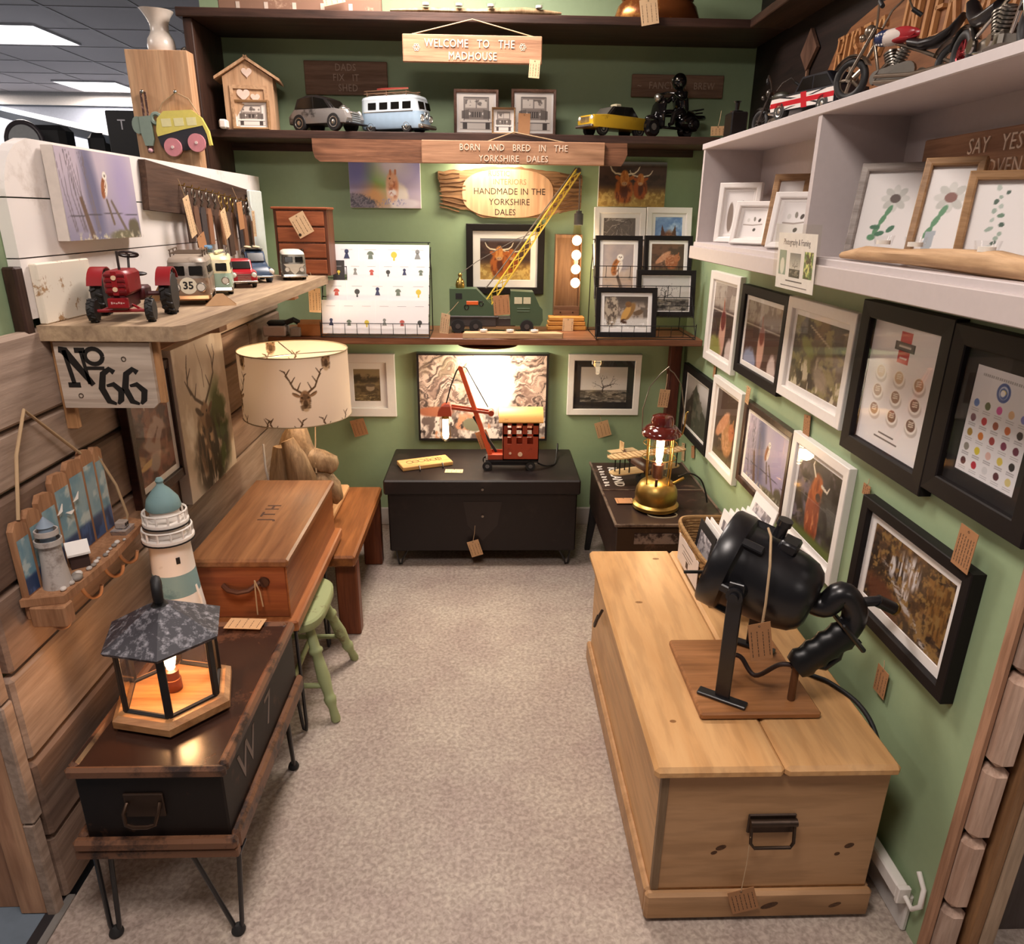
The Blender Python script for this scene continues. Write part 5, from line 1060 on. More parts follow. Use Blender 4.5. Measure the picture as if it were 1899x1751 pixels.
# sea glass pictures in the cubby
def cubby(label, px, X, th, w, h, lean, fw, fm, kind, mw=.0, fd=.024):
    """px: pixel of the bottom left corner, X: its distance into the room; th: how far it turns to the front"""
    c = P(px[0], px[1], 'x', X); c.z = CZ; th = RD(th)
    M = basis(c, (sin(th), -cos(th), 0), (0, 0, 1), (-cos(th), -sin(th), 0)) @ Matrix.Rotation(-lean, 4, 'X') @ Matrix.Translation((w/2, h/2, 0))
    framed(label, M, w, h, fw, fd, fm, mw, lambda a: pic_glass(a, kind, 100, 50+kind), group='sea glass pictures in the cubby', glass=True)
CZ = 1.5165
cubby('white box frame with brown glass bird picture, far end of the cubby', (1327, 443), .832, 52, .15, .20, .08, .018, FRW, 3, .010)
cubby('small white frame with pebble birds on a twig, in the left cubby', (1356, 445), .805, 50, .125, .135, .28, .016, FRW, 4, .008)
cubby('oak frame standing behind the small white frames in the left cubby', (1416, 450), .87, 52, .11, .215, .26, .018, OAK, 4)
cubby('small white frame with pebble picture beside the cubby divider', (1423, 452), .805, 50, .125, .155, .28, .016, FRW, 4, .008)
cubby('grey oak frame with sea glass daisy, left in the right cubby', (1570, 458), .845, 48, .15, .205, .22, .016, OAKG, 0)
cubby('oak frame with sea glass flower in a vase, middle of the right cubby', (1680, 462), .845, 46, .105, .20, .24, .014, OAK, 1)
cubby('oak frame with two garlands of sea glass, right in the right cubby', (1768, 466), .84, 52, .18, .165, .16, .014, OAK, 2)
# jeep prints on the middle shelf
MSZ = 1.9255
def shelfpic(label, x, y, w, h, fw, fm, mw, lean, pfn, z=MSZ, fd=.02, mat=None):
    M = face_frame((x, y, z), 'back', 0, lean) @ Matrix.Translation((0, h/2, 0))
    framed(label, M, w, h, fw, fd, fm, mw, pfn, group='truck prints on the middle shelf', glass=False)
BRF = wood('brown block frame', '7d5a48', '553a2e', 'z', 1, .5)
a, b = P(842, 247, 'y', 3.44), P(925, 165, 'y', 3.44); shelfpic('brown framed truck front print, left of the pair on the middle shelf', (a.x+b.x)/2, 3.46, b.x-a.x, b.z-MSZ, .012, BRF, .008, .1, pic_jeep)
a, b = P(948, 247, 'y', 3.44), P(1033, 165, 'y', 3.44); shelfpic('brown framed truck front print, right of the pair on the middle shelf', (a.x+b.x)/2, 3.46, b.x-a.x, b.z-MSZ, .012, BRF, .008, .1, lambda a: pic_jeep(a, 80, 25))
a, b = P(912, 247, 'y', 3.38), P(956, 200, 'y', 3.38); shelfpic('small oak framed truck front print before the larger pair', (a.x+b.x)/2, 3.385, b.x-a.x, b.z-MSZ, .007, OAK, .004, .1, lambda a: pic_jeep(a, 60, 26))
a, b = P(434, 236, 'y', 3.36), P(497, 186, 'y', 3.36); shelfpic('small oak framed truck front print leaning on the wooden beach hut', (a.x+b.x)/2, 3.365, b.x-a.x, b.z-MSZ, .009, OAK, .005, .1, lambda a: pic_jeep(a, 60, 27))
# ------------------------------------------------------------------ toy vehicles
TYRE = paint('toy tyre', '1c1a1a', .6); DGLASS = paint('dark toy window', '14120f', .15); SILV = paint('toy chrome', 'c4beb4', .25, .9); HEADL = paint('headlamp glass', 'e6e0d4', .15)
def rrect(l, w, r, z, n=5, cx=0):
    pts = []
    for sx, sy, a0 in ((1, 1, 0), (-1, 1, 90), (-1, -1, 180), (1, -1, 270)):
        for k in range(n):
            a = RD(a0+90*k/(n-1)); pts.append((cx+sx*(l/2-r)+r*cos(a), sy*(w/2-r)+r*sin(a), z))
    return pts
def wheels(t, xs, w, r, tw, hubm, name='wheel', z=None):
    for x in xs:
        for s_ in (-1, 1):
            y = s_*(w/2-tw/2); rr = r if not isinstance(r, dict) else r[x]
            o = MB().lathe([(rr*.55, -tw/2), (rr*.92, -tw/2), (rr, -tw*.3), (rr, tw*.3), (rr*.92, tw/2), (rr*.55, tw/2)], 20).build(name, TYRE, t, 40); o.rotation_euler = (RD(90), 0, 0); o.location = (x, y, rr)
            h = MB().lathe([(.001, -.001), (rr*.62, -.001), (rr*.6, tw*.56), (rr*.42, tw*.44), (rr*.2, tw*.52), (.001, tw*.56)], 16).build('hub', hubm, o, 40)
            if s_ > 0: h.rotation_euler = (RD(180), 0, 0)
def camper(label, loc, rz, s, low, up, roofm=None, rack=None, vee=None, badge=True, roundel=None, boards=(), bumper=SILV, group='toy camper vans'):
    t = thing('toy_camper_van', label, 'toy van', loc, rz, group); t.scale = (s, s, s); L, w = .25, .10
    roofm = roofm or up
    MB().rings([rrect(L*.95, w*.9, .02, .014), rrect(L, w*.98, .028, .022), rrect(L*1.0, w, .03, .05), rrect(L*.985, w*.985, .03, .068)]).build('lower_body', low, t, 40)
    MB().rings([rrect(L*.985, w*.985, .03, .068), rrect(L*.955, w*.95, .03, .102, cx=-.003), rrect(L*.945, w*.94, .03, .108, cx=-.004)]).build('upper_body', up, t, 40)
    MB().rings([rrect(L*.955, w*.95, .03, .107, cx=-.004), rrect(L*.92, w*.88, .03, .116, cx=-.005), rrect(L*.8, w*.7, .028, .121, cx=-.006), rrect(L*.5, w*.4, .015, .123, cx=-.006)]).build('roof', roofm, t, 50)
    for sy in (-1, 1):
        mb = MB(); mb.T = Matrix.Translation((L*.4825-.002, sy*.0215, .086)) @ Matrix.Rotation(RD(-13), 4, 'Y') @ Matrix.Rotation(RD(sy*4), 4, 'Z'); mb.box(-.002, .0018, -.0165, .0165, -.012, .013, .002); mb.build('windscreen', DGLASS, t)
        for k in range(4):
            x = .075-.047*k; mb = MB(); mb.T = Matrix.Translation((x, sy*w*.4835, .086)) @ Matrix.Rotation(RD(sy*4.2), 4, 'X'); mb.box(-.017, .017, -.001, .001, -.011, .012, .001); mb.build('side_window', DGLASS, t)
        o = MB().cyl((L*.496, sy*.03, .046), (L*.505, sy*.03, .046), .0105, n=16).build('headlight', HEADL, t, 40); MB().torus((L*.504, sy*.03, .046), .0105, .0018, 'x', 18, 6).build('headlight_rim', SILV, o, 50)
        mb = MB(); mb.box(-.10, .10, sy*w*.5-.0005, sy*w*.5+.0005, .0665, .069); mb.build('side_trim', SILV, t)
    MB().rings([rrect(.016, w*1.04, .006, .014, cx=L*.5+.003), rrect(.02, w*1.06, .007, .018, cx=L*.5+.004), rrect(.016, w*1.04, .006, .026, cx=L*.5+.003)]).build('front_bumper', bumper, t, 40)
    if vee:
        mb = MB(); mb.T = basis((L*.4945, 0, 0), (0, 1, 0), (0, 0, 1), (1, 0, 0)); mb.prism([(-.044, .0685), (.044, .0685), (.012, .036), (0, .024), (-.012, .036)], 0, .0035); mb.build('front_vee', vee, t)
    if badge:
        mb = MB(); c = (L*.5015, 0, .056); mb.torus(c, .0115, .0013, 'x', 20, 5)
        for a, b in (((-.008, .007), (-.003, -.008)), ((-.003, -.008), (0, 0)), ((0, 0), (.003, -.008)), ((.003, -.008), (.008, .007)), ((-.004, .009), (0, .001)), ((.004, .009), (0, .001))):
            mb.cyl((c[0], a[0], c[2]+a[1]), (c[0], b[0], c[2]+b[1]), .0011, n=5)
        mb.build('badge', SILV, t, 50)
    if roundel:
        MB().cyl((L*.497, 0, .05), (L*.5035, 0, .05), .021, n=28).build('roundel', paint('cream roundel', 'ece4cd', .5), t, 40)
        mb = MB(); mb.T = basis((L*.5036, 0, .05), (0, 1, 0), (0, 0, 1), (1, 0, 0)); put_text(mb, roundel, 0, 0, 0, .026, .0005, bold=.0008); mb.build('lettering', paint('black number', '1d1a18', .6), t)
    wheels(t, (.072, -.075), w*.98, .021, .016, SILV)
    if rack:
        mb = MB()
        for sy in (-1, 1): mb.tube([(.08, sy*.038, .128), (-.10, sy*.038, .128)], .0016, 6).tube([(.08, sy*.04, .136), (-.10, sy*.04, .136)], .0016, 6)
        for k in range(6): mb.cyl((.08-.036*k, -.04, .128), (.08-.036*k, .04, .128), .0014, n=5)
        for x in (.07, -.01, -.09):
            for sy in (-1, 1): mb.cyl((x, sy*.039, .112), (x, sy*.039, .136), .0016, n=5)
        mb.build('roof_rack', rack, t, 50)
    for (y, m, l, a) in boards:
        mb = MB(); pts = []
        for k in range(24): q = 2*pi*k/24; pts.append((l/2*cos(q)*(1 if cos(q) < 0 else 1.05), .0125*sin(q)*(1-.25*max(0, cos(q)))))
        mb.T = Matrix.Translation((-.01, y, .131+.002*a)) @ Matrix.Rotation(RD(a), 4, 'Z'); mb.prism(pts, 0, .005); mb.build('surfboard', m, t)
    return t
def heading(dx, dy): return math.atan2(dy, dx)
def carbody(t, L, w, low, cab, lowm, cabm, cw=.84, glassm=DGLASS, name2='cabin'):
    """low, cab: side outlines (x, z)"""
    def loft(poly, w, m, nm, tuck):
        cx = sum(p[0] for p in poly)/len(poly); cz = sum(p[1] for p in poly)/len(poly); R = []
        for y, k in ((-1, .93), (-.93, .985), (-.75, 1), (.75, 1), (.93, .985), (1, .93)): R.append([(cx+(x-cx)*k, y*w/2, cz+(z-cz)*k-(0 if z > cz else 0)) for x, z in poly])
        return MB().rings(R).build(nm, m, t, 35)
    loft(low, w, lowm, 'car_body', 0); loft(cab, w*cw, cabm, name2, 0)
def heads(t, x, y, z, r, m=HEADL):
    for s_ in (-1, 1):
        o = MB().ball((x, s_*y, z), (r*.7, r, r), 14, 10).build('headlight', m, t, 50); MB().torus((x+.001, s_*y, z), r, r*.16, 'x', 18, 6).build('headlight_rim', SILV, o, 50)
def sidewin(t, poly, y, m=DGLASS):
    for s_ in (-1, 1):
        mb = MB(); mb.T = Matrix.Rotation(RD(90), 4, 'X'); mb.prism(poly, -s_*y-.0012, -s_*y+.0012); mb.build('side_window', m, t)
def glassplate(t, c, sy, h, ang, m=DGLASS, nm='windscreen'):
    mb = MB(); mb.T = Matrix.Translation(c) @ Matrix.Rotation(RD(ang), 4, 'Y'); mb.box(-.0015, .0015, -sy/2, sy/2, -h/2, h/2, .001); mb.build(nm, m, t)
def oval(n, cx, cz, rx, rz, a0=0, a1=180):
    return [(cx+rx*cos(RD(a0+(a1-a0)*k/(n-1))), cz+rz*sin(RD(a0+(a1-a0)*k/(n-1)))) for k in range(n)]
# left shelf: red tractor
TR = worn('tractor red', '8c1d22', '551216', .34, 16, .35); DK2 = paint('dark seat', '241818', .5)
t = thing('toy_tractor', 'dark red toy tractor at the front end of the plank shelf', 'toy tractor', (-.875, 1.80, SHZ), heading(.2, -.98))
MB().box(-.045, .085, -.026, .026, .062, .118, .008).build('bonnet', TR, t, 40); MB().box(-.045, .08, -.018, .018, .03, .064, .004).build('engine_block', paint('dark red block', '4a1418', .45), t)
mb = MB()
for z in (.070, .082, .094, .106): mb.box(.0845, .0875, -.022, .022, z, z+.006, .001)
mb.build('grille', paint('grille red', '6e181d', .4), t); MB().box(.084, .089, -.006, .006, .064, .118, .001).build('grille_bar', TR, t)
for z in (.078, .104): MB().cyl((.088, 0, z), (.0915, 0, z), .0055, n=14).build('badge', paint('cream badge', 'e0bfa0', .4), t, 40)
MB().box(.075, .088, -.022, .022, .035, .058, .002).build('front_plate', TR, t)
mb = MB(); mb.T = basis((.0883, 0, .047), (0, 1, 0), (0, 0, 1), (1, 0, 0))
for k in range(6): mb.box(-.014+.005*k, -.0105+.005*k, -.002+.001*(k % 2), .003-.001*(k % 3), 0, .0004)
mb.build('lettering', paint('pale script', 'cfa7a0', .5), t)
MB().cyl((.06, -.062, .027), (.06, .062, .027), .004, n=8).tube([(.02, 0, .045), (.06, .045, .027)], .003, 6).tube([(.02, 0, .045), (.06, -.045, .027)], .003, 6).build('front_axle', TR, t, 40)
MB().cyl((-.085, -.07, .052), (-.085, .07, .052), .006, n=8).box(-.12, -.04, -.03, .03, .04, .072, .006).build('rear_axle', paint('dark red block', '4a1418', .45), t, 40)
def tractor_wheel(x, y, r, w, n):
    mb = MB(); mb.lathe([(r*.5, -w/2), (r*.85, -w/2), (r*.93, -w*.35), (r*.93, w*.35), (r*.85, w/2), (r*.5, w/2)], 24)
    for k in range(n):
        for q in (-1, 1):
            a = 2*pi*(k+.5*(q > 0))/n; mb2T = mb.T; mb.T = Matrix.Rotation(a, 4, 'Z') @ Matrix.Translation((r*.93, 0, q*w*.22)) @ Matrix.Rotation(RD(q*25), 4, 'X'); mb.box(-r*.06, r*.07, -r*.055, r*.055, -w*.27, w*.27, .001); mb.T = mb2T
    o = mb.build('wheel', TYRE, t, 30); o.rotation_euler = (RD(90), 0, 0); o.location = (x, y, r)
    MB().lathe([(.001, -w*.3), (r*.52, -w*.42), (r*.52, w*.42), (.001, w*.3)], 18).build('hub', TR, o, 40)
for s_ in (-1, 1):
    tractor_wheel(.06, s_*.062, .028, .018, 12); tractor_wheel(-.085, s_*.078, .055, .028, 14)
    mb = MB(); R = []
    for k in range(9):
        a = RD(20+16*k); R.append([(-.085+rr*cos(a), y, .055+rr*sin(a)) for rr, y in ((.06, s_*.06), (.06, s_*.094), (.063, s_*.094), (.063, s_*.06))])
    mb.rings(R); mb.build('mudguard', TR, t, 40)
MB().cyl((-.05, 0, .1), (-.065, 0, .145), .003, n=8).build('steering_column', DK2, t); o = MB().torus((0, 0, 0), .022, .003, 'z', 24, 6).box(-.02, .02, -.002, .002, -.001, .001).box(-.002, .002, -.02, .02, -.001, .001).build('steering_wheel', DK2, t, 50); o.location = (-.066, 0, .148); o.rotation_euler = (0, RD(-18), 0)
MB().ball((-.115, 0, .098), (.022, .026, .006)).build('seat', DK2, t, 50); MB().cyl((.03, .0, .118), (.03, 0, .16), .003, n=8).build('exhaust', DK2, t)
# vans and cars beside it
RUST = worn('rust and bare metal', '9c8672', '6b4630', .45, 9, .4, .3)
camper('rust brown toy camper van with roundel number and roof rack beside the red tractor', (-.872, 2.20, SHZ), heading(.28, -.96), 1.08, RUST, worn('greyed brown', '8d8378', '5a5148', .42, 9, .4, .2), worn('brown grey roof', 'a39484', '74655a', .42, 9, .4), paint('rack brown', '6a5848', .5, .3), None, False, '35', (), paint('copper bumper', 'a5764c', .35, .6))
camper('cream and mint toy camper van with blue surfboards on its roof', (-.89, 2.445, SHZ), heading(.3, -.95), 1.0, paint('mint enamel', 'a9c4b0', .35), paint('cream enamel', 'efe2b4', .35), None, SILV, None, False, None, ((-.014, paint('blue board', '5f8fb4', .4), .19, 4), (.016, paint('cream board', 'e9dfb0', .4), .19, -3)))
t = thing('toy_car', 'small bright red toy car between the mint van and the blue beetle', 'toy car', (-.882, 2.66, SHZ), heading(.42, -.9), 'toy cars'); t.scale = (.92, .92, .92); REDC = paint('red enamel', 'b3202a', .28)
carbody(t, .2, .095, [(-.1, .022), (.1, .022), (.103, .04), (.098, .058), (.045, .064), (-.098, .062), (-.103, .04)], [(.045, .062), (.015, .098), (-.06, .1), (-.092, .062)], REDC, REDC)
glassplate(t, (.0325, 0, .08), .068, .034, -40); sidewin(t, [(.03, .066), (.012, .093), (-.02, .094), (-.02, .066)], .0405); sidewin(t, [(-.026, .066), (-.026, .094), (-.056, .094), (-.078, .066)], .0405)
heads(t, .1, .036, .048, .010); mb = MB()
for k in range(4): mb.box(.1, .1035, -.024, .024, .03+.006*k, .033+.006*k)
mb.build('grille', SILV, t); MB().box(.1, .108, -.048, .048, .02, .027, .002).build('bumper', SILV, t); wheels(t, (.064, -.064), .092, .019, .015, SILV)
t = thing('toy_car', 'navy blue toy beetle car with pale boards on its roof', 'toy car', (-.895, 2.865, SHZ), heading(.45, -.9), 'toy cars'); t.scale = (.88, .88, .92); BLU = worn('navy enamel', '3a4a60', '5c6470', .4, 18, .3)
carbody(t, .25, .085, [(-.12, .03)]+[(.125, .03)]+oval(9, .0, .035, .122, .05, 5, 175)[0:9], [(.06, .075)]+oval(9, -.015, .075, .075, .052, 10, 170)+[(-.09, .075)], BLU, BLU, .95)
for s_ in (-1, 1):
    for x in (.078, -.082):
        mb = MB(); mb.ball((x, s_*.046, .03), (.04, .016, .032), 16, 10); mb.build('wing', BLU, t, 50)
heads(t, .108, .05, .044, .0125); glassplate(t, (.055, 0, .098), .066, .04, -38); sidewin(t, [(.042, .08), (.03, .108), (-.008, .116), (-.008, .08)], .0405); sidewin(t, [(-.014, .08), (-.014, .116), (-.05, .106), (-.066, .08)], .0405)
MB().tube([(.126, -.055, .026), (.134, -.04, .026), (.136, 0, .026), (.134, .04, .026), (.126, .055, .026)], .004, 8).build('bumper', SILV, t, 50); wheels(t, (.078, -.082), .1, .025, .018, SILV)
MB().box(-.06, .03, -.036, .036, .128, .131).cyl((.02, -.036, .11), (.02, -.036, .13), .002).cyl((.02, .036, .11), (.02, .036, .13), .002).cyl((-.05, -.036, .11), (-.05, -.036, .13), .002).cyl((-.05, .036, .11), (-.05, .036, .13), .002).build('roof_rack', SILV, t)
for y in (-.018, .018): MB().ball((-.012, y, .136), (.06, .013, .004), 16, 8).build('roof_board', paint('pale board', 'dcd0ae', .5), t, 50)
camper('grey and white toy camper van with veed front, farthest along the plank shelf', (-.785, 3.005, SHZ), heading(.3, -.95), .9, worn('grey bare metal', '7f7a70', '5d574d', .42, 12, .4, .3), worn('grey bare metal', '7f7a70', '5d574d', .42, 12, .4, .3), paint('chalk roof', 'ddd5c6', .5), None, paint('chalk vee', 'cdc5b4', .5), True)
# middle shelf
LBL = paint('pale blue enamel', 'b9cede', .35)
camper('pale blue toy camper van with roof rack on the middle shelf', (-.40, 3.44, MSZ), heading(.9, -.43), 1.22, paint('sky blue enamel', 'a3bbd0', .35), paint('white blue enamel', 'd5dfe6', .35), None, paint('brown rack', '8a6a50', .5), None, True, None, ((.0, paint('red board', 'b5473c', .4), .12, 6),))
t = thing('toy_car', 'grey and black toy saloon car left of the pale blue van', 'toy car', (-.70, 3.43, MSZ), heading(.9, -.44), 'toy cars'); GM = worn('bare grey metal', '97918d', '2c2726', .42, 9, .35, .5)
carbody(t, .30, .13, [(-.148, .03), (.15, .03), (.158, .05), (.148, .078), (.09, .088), (-.12, .088), (-.15, .06)], [(.085, .086)]+[(.045, .128), (.0, .142), (-.05, .142), (-.105, .128), (-.125, .086)], GM, paint('black cabin', '1f1b1a', .3), .86)
glassplate(t, (.066, 0, .107), .095, .046, -43); sidewin(t, [(.06, .092), (.035, .124), (-.015, .134), (-.015, .092)], .0565); sidewin(t, [(-.022, .092), (-.022, .134), (-.085, .128), (-.108, .092)], .0565)
heads(t, .142, .045, .07, .014); MB().ball((.10, .0, .089), (.022, .03, .012), 14, 8).ball((.075, .03, .10), (.014, .014, .012), 12, 8).build('engine_scoop', SILV, t, 50)
mb = MB()
for k in range(5): mb.box(.152, .160, -.03, .03, .036+.008*k, .040+.008*k)
mb.build('grille', SILV, t); MB().box(.15, .172, -.066, .066, .026, .034, .003).build('bumper', BLACKMET, t); wheels(t, (.09, -.09), .136, .035, .024, SILV)
t = thing('toy_car', 'yellow toy taxi car with black roof on the middle shelf', 'toy car', (.55, 3.43, MSZ), heading(-.86, -.5), 'toy cars'); YC = worn('taxi yellow', 'c9a02a', '7d6420', .33, 12, .3)
carbody(t, .31, .115, [(-.155, .03), (.155, .03), (.16, .055), (.155, .078), (.08, .084), (-.15, .08), (-.158, .055)], [(.075, .082), (.04, .118), (-.06, .12), (-.10, .08)], YC, paint('black taxi roof', '1f1b18', .25), .86)
glassplate(t, (.061, 0, .1), .085, .042, -43, paint('grey glass', '5a5650', .1)); sidewin(t, [(.05, .087), (.032, .112), (-.01, .114), (-.01, .087)], .0495); sidewin(t, [(-.016, .087), (-.016, .114), (-.058, .114), (-.082, .087)], .0495)
heads(t, .155, .042, .066, .010); mb = MB()
for k in range(9): mb.box(.157, .162, -.028+.0068*k, -.0248+.0068*k, .05, .072)
mb.build('grille', SILV, t); MB().box(.155, .17, -.058, .058, .03, .042, .004).build('bumper', SILV, t); wheels(t, (.1, -.1), .112, .029, .02, SILV); MB().box(-.02, .01, -.02, .02, .119, .132, .003).build('roof_sign', paint('taxi sign', 'd5c9a8', .4), t)
mb = MB()
for k in range(10): mb.box(.05-.016*k, .058-.016*k, -.0588, -.0575, .058 if k % 2 else .064, .064 if k % 2 else .07)
mb.build('check_stripe', MATTBLK, t)
# black scooter with a round-headed rider
BG = paint('glossy black', '0f0d0e', .08, coat=.8)
t = thing('scooter_ornament', 'glossy black metal rider on a scooter at the right end of the middle shelf', 'ornament', (.80, 3.43, MSZ), heading(-.88, -.47))
for x in (.105, -.085):
    o = MB().lathe([(.012, -.013), (.03, -.015), (.04, -.008), (.04, .008), (.03, .015), (.012, .013)], 22).build('wheel', BG, t, 40); o.rotation_euler = (RD(90), 0, 0); o.location = (x, 0, .041)
    MB().lathe([(.001, -.014), (.014, -.014), (.014, .014), (.001, .014)], 14).build('hub', SILV, o, 40)
MB().ball((-.085, 0, .075), (.06, .042, .045)).ball((-.10, .035, .06), (.035, .02, .03)).ball((-.10, -.035, .06), (.035, .02, .03)).build('rear_body', BG, t, 60)
MB().box(-.03, .07, -.03, .03, .034, .046, .005).build('floor_plate', BG, t); mb = MB(); R = []
for z, x, w in ((.045, .068, .035), (.09, .078, .045), (.13, .07, .042), (.155, .06, .02)): R.append([(x+.004, -w, z), (x+.014, 0, z), (x+.004, w, z), (x-.004, w, z), (x+.004, 0, z), (x-.004, -w, z)])
mb.rings(R); mb.build('leg_shield', BG, t, 40); MB().ball((.11, 0, .072), (.035, .018, .016)).build('mudguard', BG, t, 60)
MB().cyl((.1, 0, .06), (.058, 0, .165), .006, n=10).tube([(.045, -.06, .168), (.06, -.03, .172), (.06, .03, .172), (.045, .06, .168)], .005, 8).build('handlebar', BG, t, 50); o = MB().ball((.085, 0, .155), (.014, .017, .017)).build('headlight', SILV, t, 50)
MB().rings([[(x+cx, y, z) for x, y in [(r*cos(a)*.8, r*sin(a)) for a in (2*pi*k/16 for k in range(16))]] for z, r, cx in ((.10, .03, -.055), (.12, .038, -.052), (.15, .04, -.045), (.175, .036, -.04), (.19, .018, -.037), (.198, .014, -.036))]).build('rider_body', BG, t, 60)
o = MB().ball((-.03, 0, .226), (.033, .031, .034), 20, 14).build('rider_head', BG, t, 60)
for s_ in (-1, 1): MB().ball((-.004, s_*.013, .232), (.006, .008, .008)).build('eye', SILV, o, 50)
for s_ in (-1, 1):
    MB().tube([(-.04, s_*.034, .178), (-.02, s_*.052, .155), (.01, s_*.058, .15), (.045, s_*.056, .168)], [.011, .010, .008, .007], 10).build('arm', BG, t, 60)
    MB().tube([(-.05, s_*.02, .105), (-.005, s_*.045, .105), (.025, s_*.045, .09), (.03, s_*.04, .055), (.045, s_*.04, .05)], [.017, .016, .013, .010, .008], 10).build('leg', BG, t, 60)
MB().tube([(-.11, -.03, .105), (-.15, -.03, .11), (-.15, .03, .11), (-.11, .03, .105)], .003, 6).tube([(-.11, -.03, .115), (-.155, -.03, .125), (-.155, .03, .125), (-.11, .03, .115)], .003, 6).build('luggage_rail', BLACKMET, t, 50)
MB().lathe([(.001, 0), (.035, 0), (.04, .006), (.036, .014), (.001, .015)], 20, (-.15, 0, .085)).build('spare_wheel', BG, t, 40).rotation_euler = (0, 0, 0)
# motorcycles on top of the cubby
CTZ = 1.8505
def moto(label, loc, rz, s, tank, frame_m, chrome, wheel_m, flag=False, bars=1., spokes=8):
    t = thing('model_motorcycle', label, 'model motorcycle', loc, rz, 'model motorcycles'); t.scale = (s, s, s)
    for x, r in ((.165, .058), (-.15, .055)):
        o = MB().torus((0, 0, 0), r-.011, .011, 'y', 30, 8).build('wheel', TYRE, t, 50); o.location = (x, 0, r)
        mb = MB(); mb.torus((0, 0, 0), r-.020, .003, 'y', 28, 6).cyl((0, -.012, 0), (0, .012, 0), .009, n=12)
        for k in range(spokes): a = 2*pi*k/spokes; mb.cyl((0, 0, 0), ((r-.02)*cos(a), 0, (r-.02)*sin(a)), .0022 if spokes > 8 else .005, n=6)
        mb.build('rim', wheel_m, o, 40)
    for (cx, r, a0, a1) in ((.165, .064, 30, 150), (-.15, .062, 20, 165)):
        mb = MB(); R = []
        for k in range(10):
            a = RD(a0+(a1-a0)*k/9); R.append([(cx+q*cos(a), y, (.058 if cx > 0 else .055)+q*sin(a)) for q, y in ((r-.002, -.014), (r+.003, -.008), (r+.003, .008), (r-.002, .014))])
        mb.rings(R); mb.build('mudguard', chrome, t, 50)
    for y in (-.018, .018): MB().tube([(.165, y, .058), (.105, y, .16), (.095, y, .178)], .005, 8).build('fork', chrome, t, 50)
    MB().tube([(.1, 0, .16), (.04, 0, .135), (-.05, 0, .10), (-.15, 0, .055)], .005, 8).tube([(.105, 0, .15), (.07, 0, .05), (-.06, 0, .04), (-.15, 0, .055)], .005, 8).build('frame', frame_m, t, 50)
    if flag:
        o = MB().ball((.045, 0, .15), (.055, .024, .022), 20, 12).build('tank', paint('flag cream', 'e3d6cd', .25), t, 60)
        MB().ball((.072, 0, .1515), (.0325, .0235, .0215), 18, 12).build('flag_blue', paint('flag blue', '27345e', .3), o, 60)
        for q in (-.012, .012): MB().ball((.018, q, .152-abs(q)*.1), (.045, .0075, .019), 14, 10).build('flag_stripe', paint('flag red', 'a3262c', .3), o, 60)
        MB().ball((.02, 0, .1395), (.048, .021, .010), 14, 10).build('flag_stripe', paint('flag red', 'a3262c', .3), o, 60)
        for k in range(16):
            a = RD(-60+40*(k % 4)); xx = .06+.009*(k//4); q = max(.05, 1-((xx-.072)/.0325)**2)**.5
            for s_ in (-1, 1): MB().ball((xx, s_*.0238*q*cos(a*.9), .1515+.0218*q*sin(a*.9)), .0032, 6, 4).build('star', paint('star white', 'eeeae6', .4), o) if k % 2 == 0 else None
    else: MB().ball((.045, 0, .15), (.055, .024, .022), 20, 12).build('tank', tank, t, 60)
    mb = MB(); R = []
    for x, z, w, h in ((-.008, .128, .016, .012), (-.05, .115, .026, .014), (-.09, .116, .028, .016), (-.125, .135, .022, .012), (-.15, .165, .016, .008)): R.append([(x, w*cos(a), z+h*sin(a)) for a in (2*pi*k/12 for k in range(12))])
    mb.rings(R); mb.build('seat', paint('black seat', '171314', .35), t, 50)
    mb = MB(); mb.box(-.03, .075, -.024, .024, .028, .062, .008); mb.build('crankcase', STEEL, t)
    for a in (-22, 22):
        mb = MB(); mb.T = Matrix.Translation((.025, 0, .06)) @ Matrix.Rotation(RD(a), 4, 'Y')
        for k in range(7): mb.lathe([(.001, .004+.008*k), (.019, .004+.008*k), (.019, .008+.008*k), (.012, .0095+.008*k), (.012, .012+.008*k)], 14)
        mb.build('cylinder', STEEL, t, 40)
    mb = MB(); mb.T = Matrix.Rotation(RD(90), 4, 'X'); mb.prism([(.07, .03)]+oval(8, .055, .045, .022, .02, -60, 90)+oval(8, -.035, .05, .026, .026, 90, 270)+[(-.03, .025)], -.034, -.024); mb.build('drive_cover', STEEL, t)
    for x, z, r in ((.055, .045, .012), (-.035, .05, .016)): MB().cyl((x, -.038, z), (x, -.033, z), r, n=18).build('drive_boss', chrome, t, 40)
    for z in (.035, .05): MB().tube([(.03, .026, z+.03), (.06, .032, z), (-.05, .034, z-.01), (-.2, .036, z)], .006, 8).build('exhaust', chrome, t, 50)
    b = bars
    MB().tube([(.05, -.075, .20+.02*b), (.065, -.06, .21+.04*b), (.085, -.03, .20+.02*b), (.095, -.012, .18), (.095, .012, .18), (.085, .03, .20+.02*b), (.065, .06, .21+.04*b), (.05, .075, .20+.02*b)], .0035, 8).build('handlebar', chrome, t, 50)
    for s_ in (-1, 1): MB().cyl((.052, s_*.073, .203+.02*b), (.03, s_*.088, .185+.02*b), .006, n=10).build('grip', MATTBLK, t, 40)
    MB().ball((.122, 0, .175), (.016, .019, .019), 16, 10).build('headlight', chrome, t, 50)
    for s_ in (-1, 1): MB().ball((.118, s_*.035, .155), .010, 12, 8).build('spotlight', chrome, t, 50)
    MB().tube([(.02, -.03, .03), (.0, -.05, .003), (-.01, -.055, .001)], .003, 6).build('side_stand', STEEL, t, 50)
    return t
PEWTER = paint('pewter', '8f8172', .3, .8)
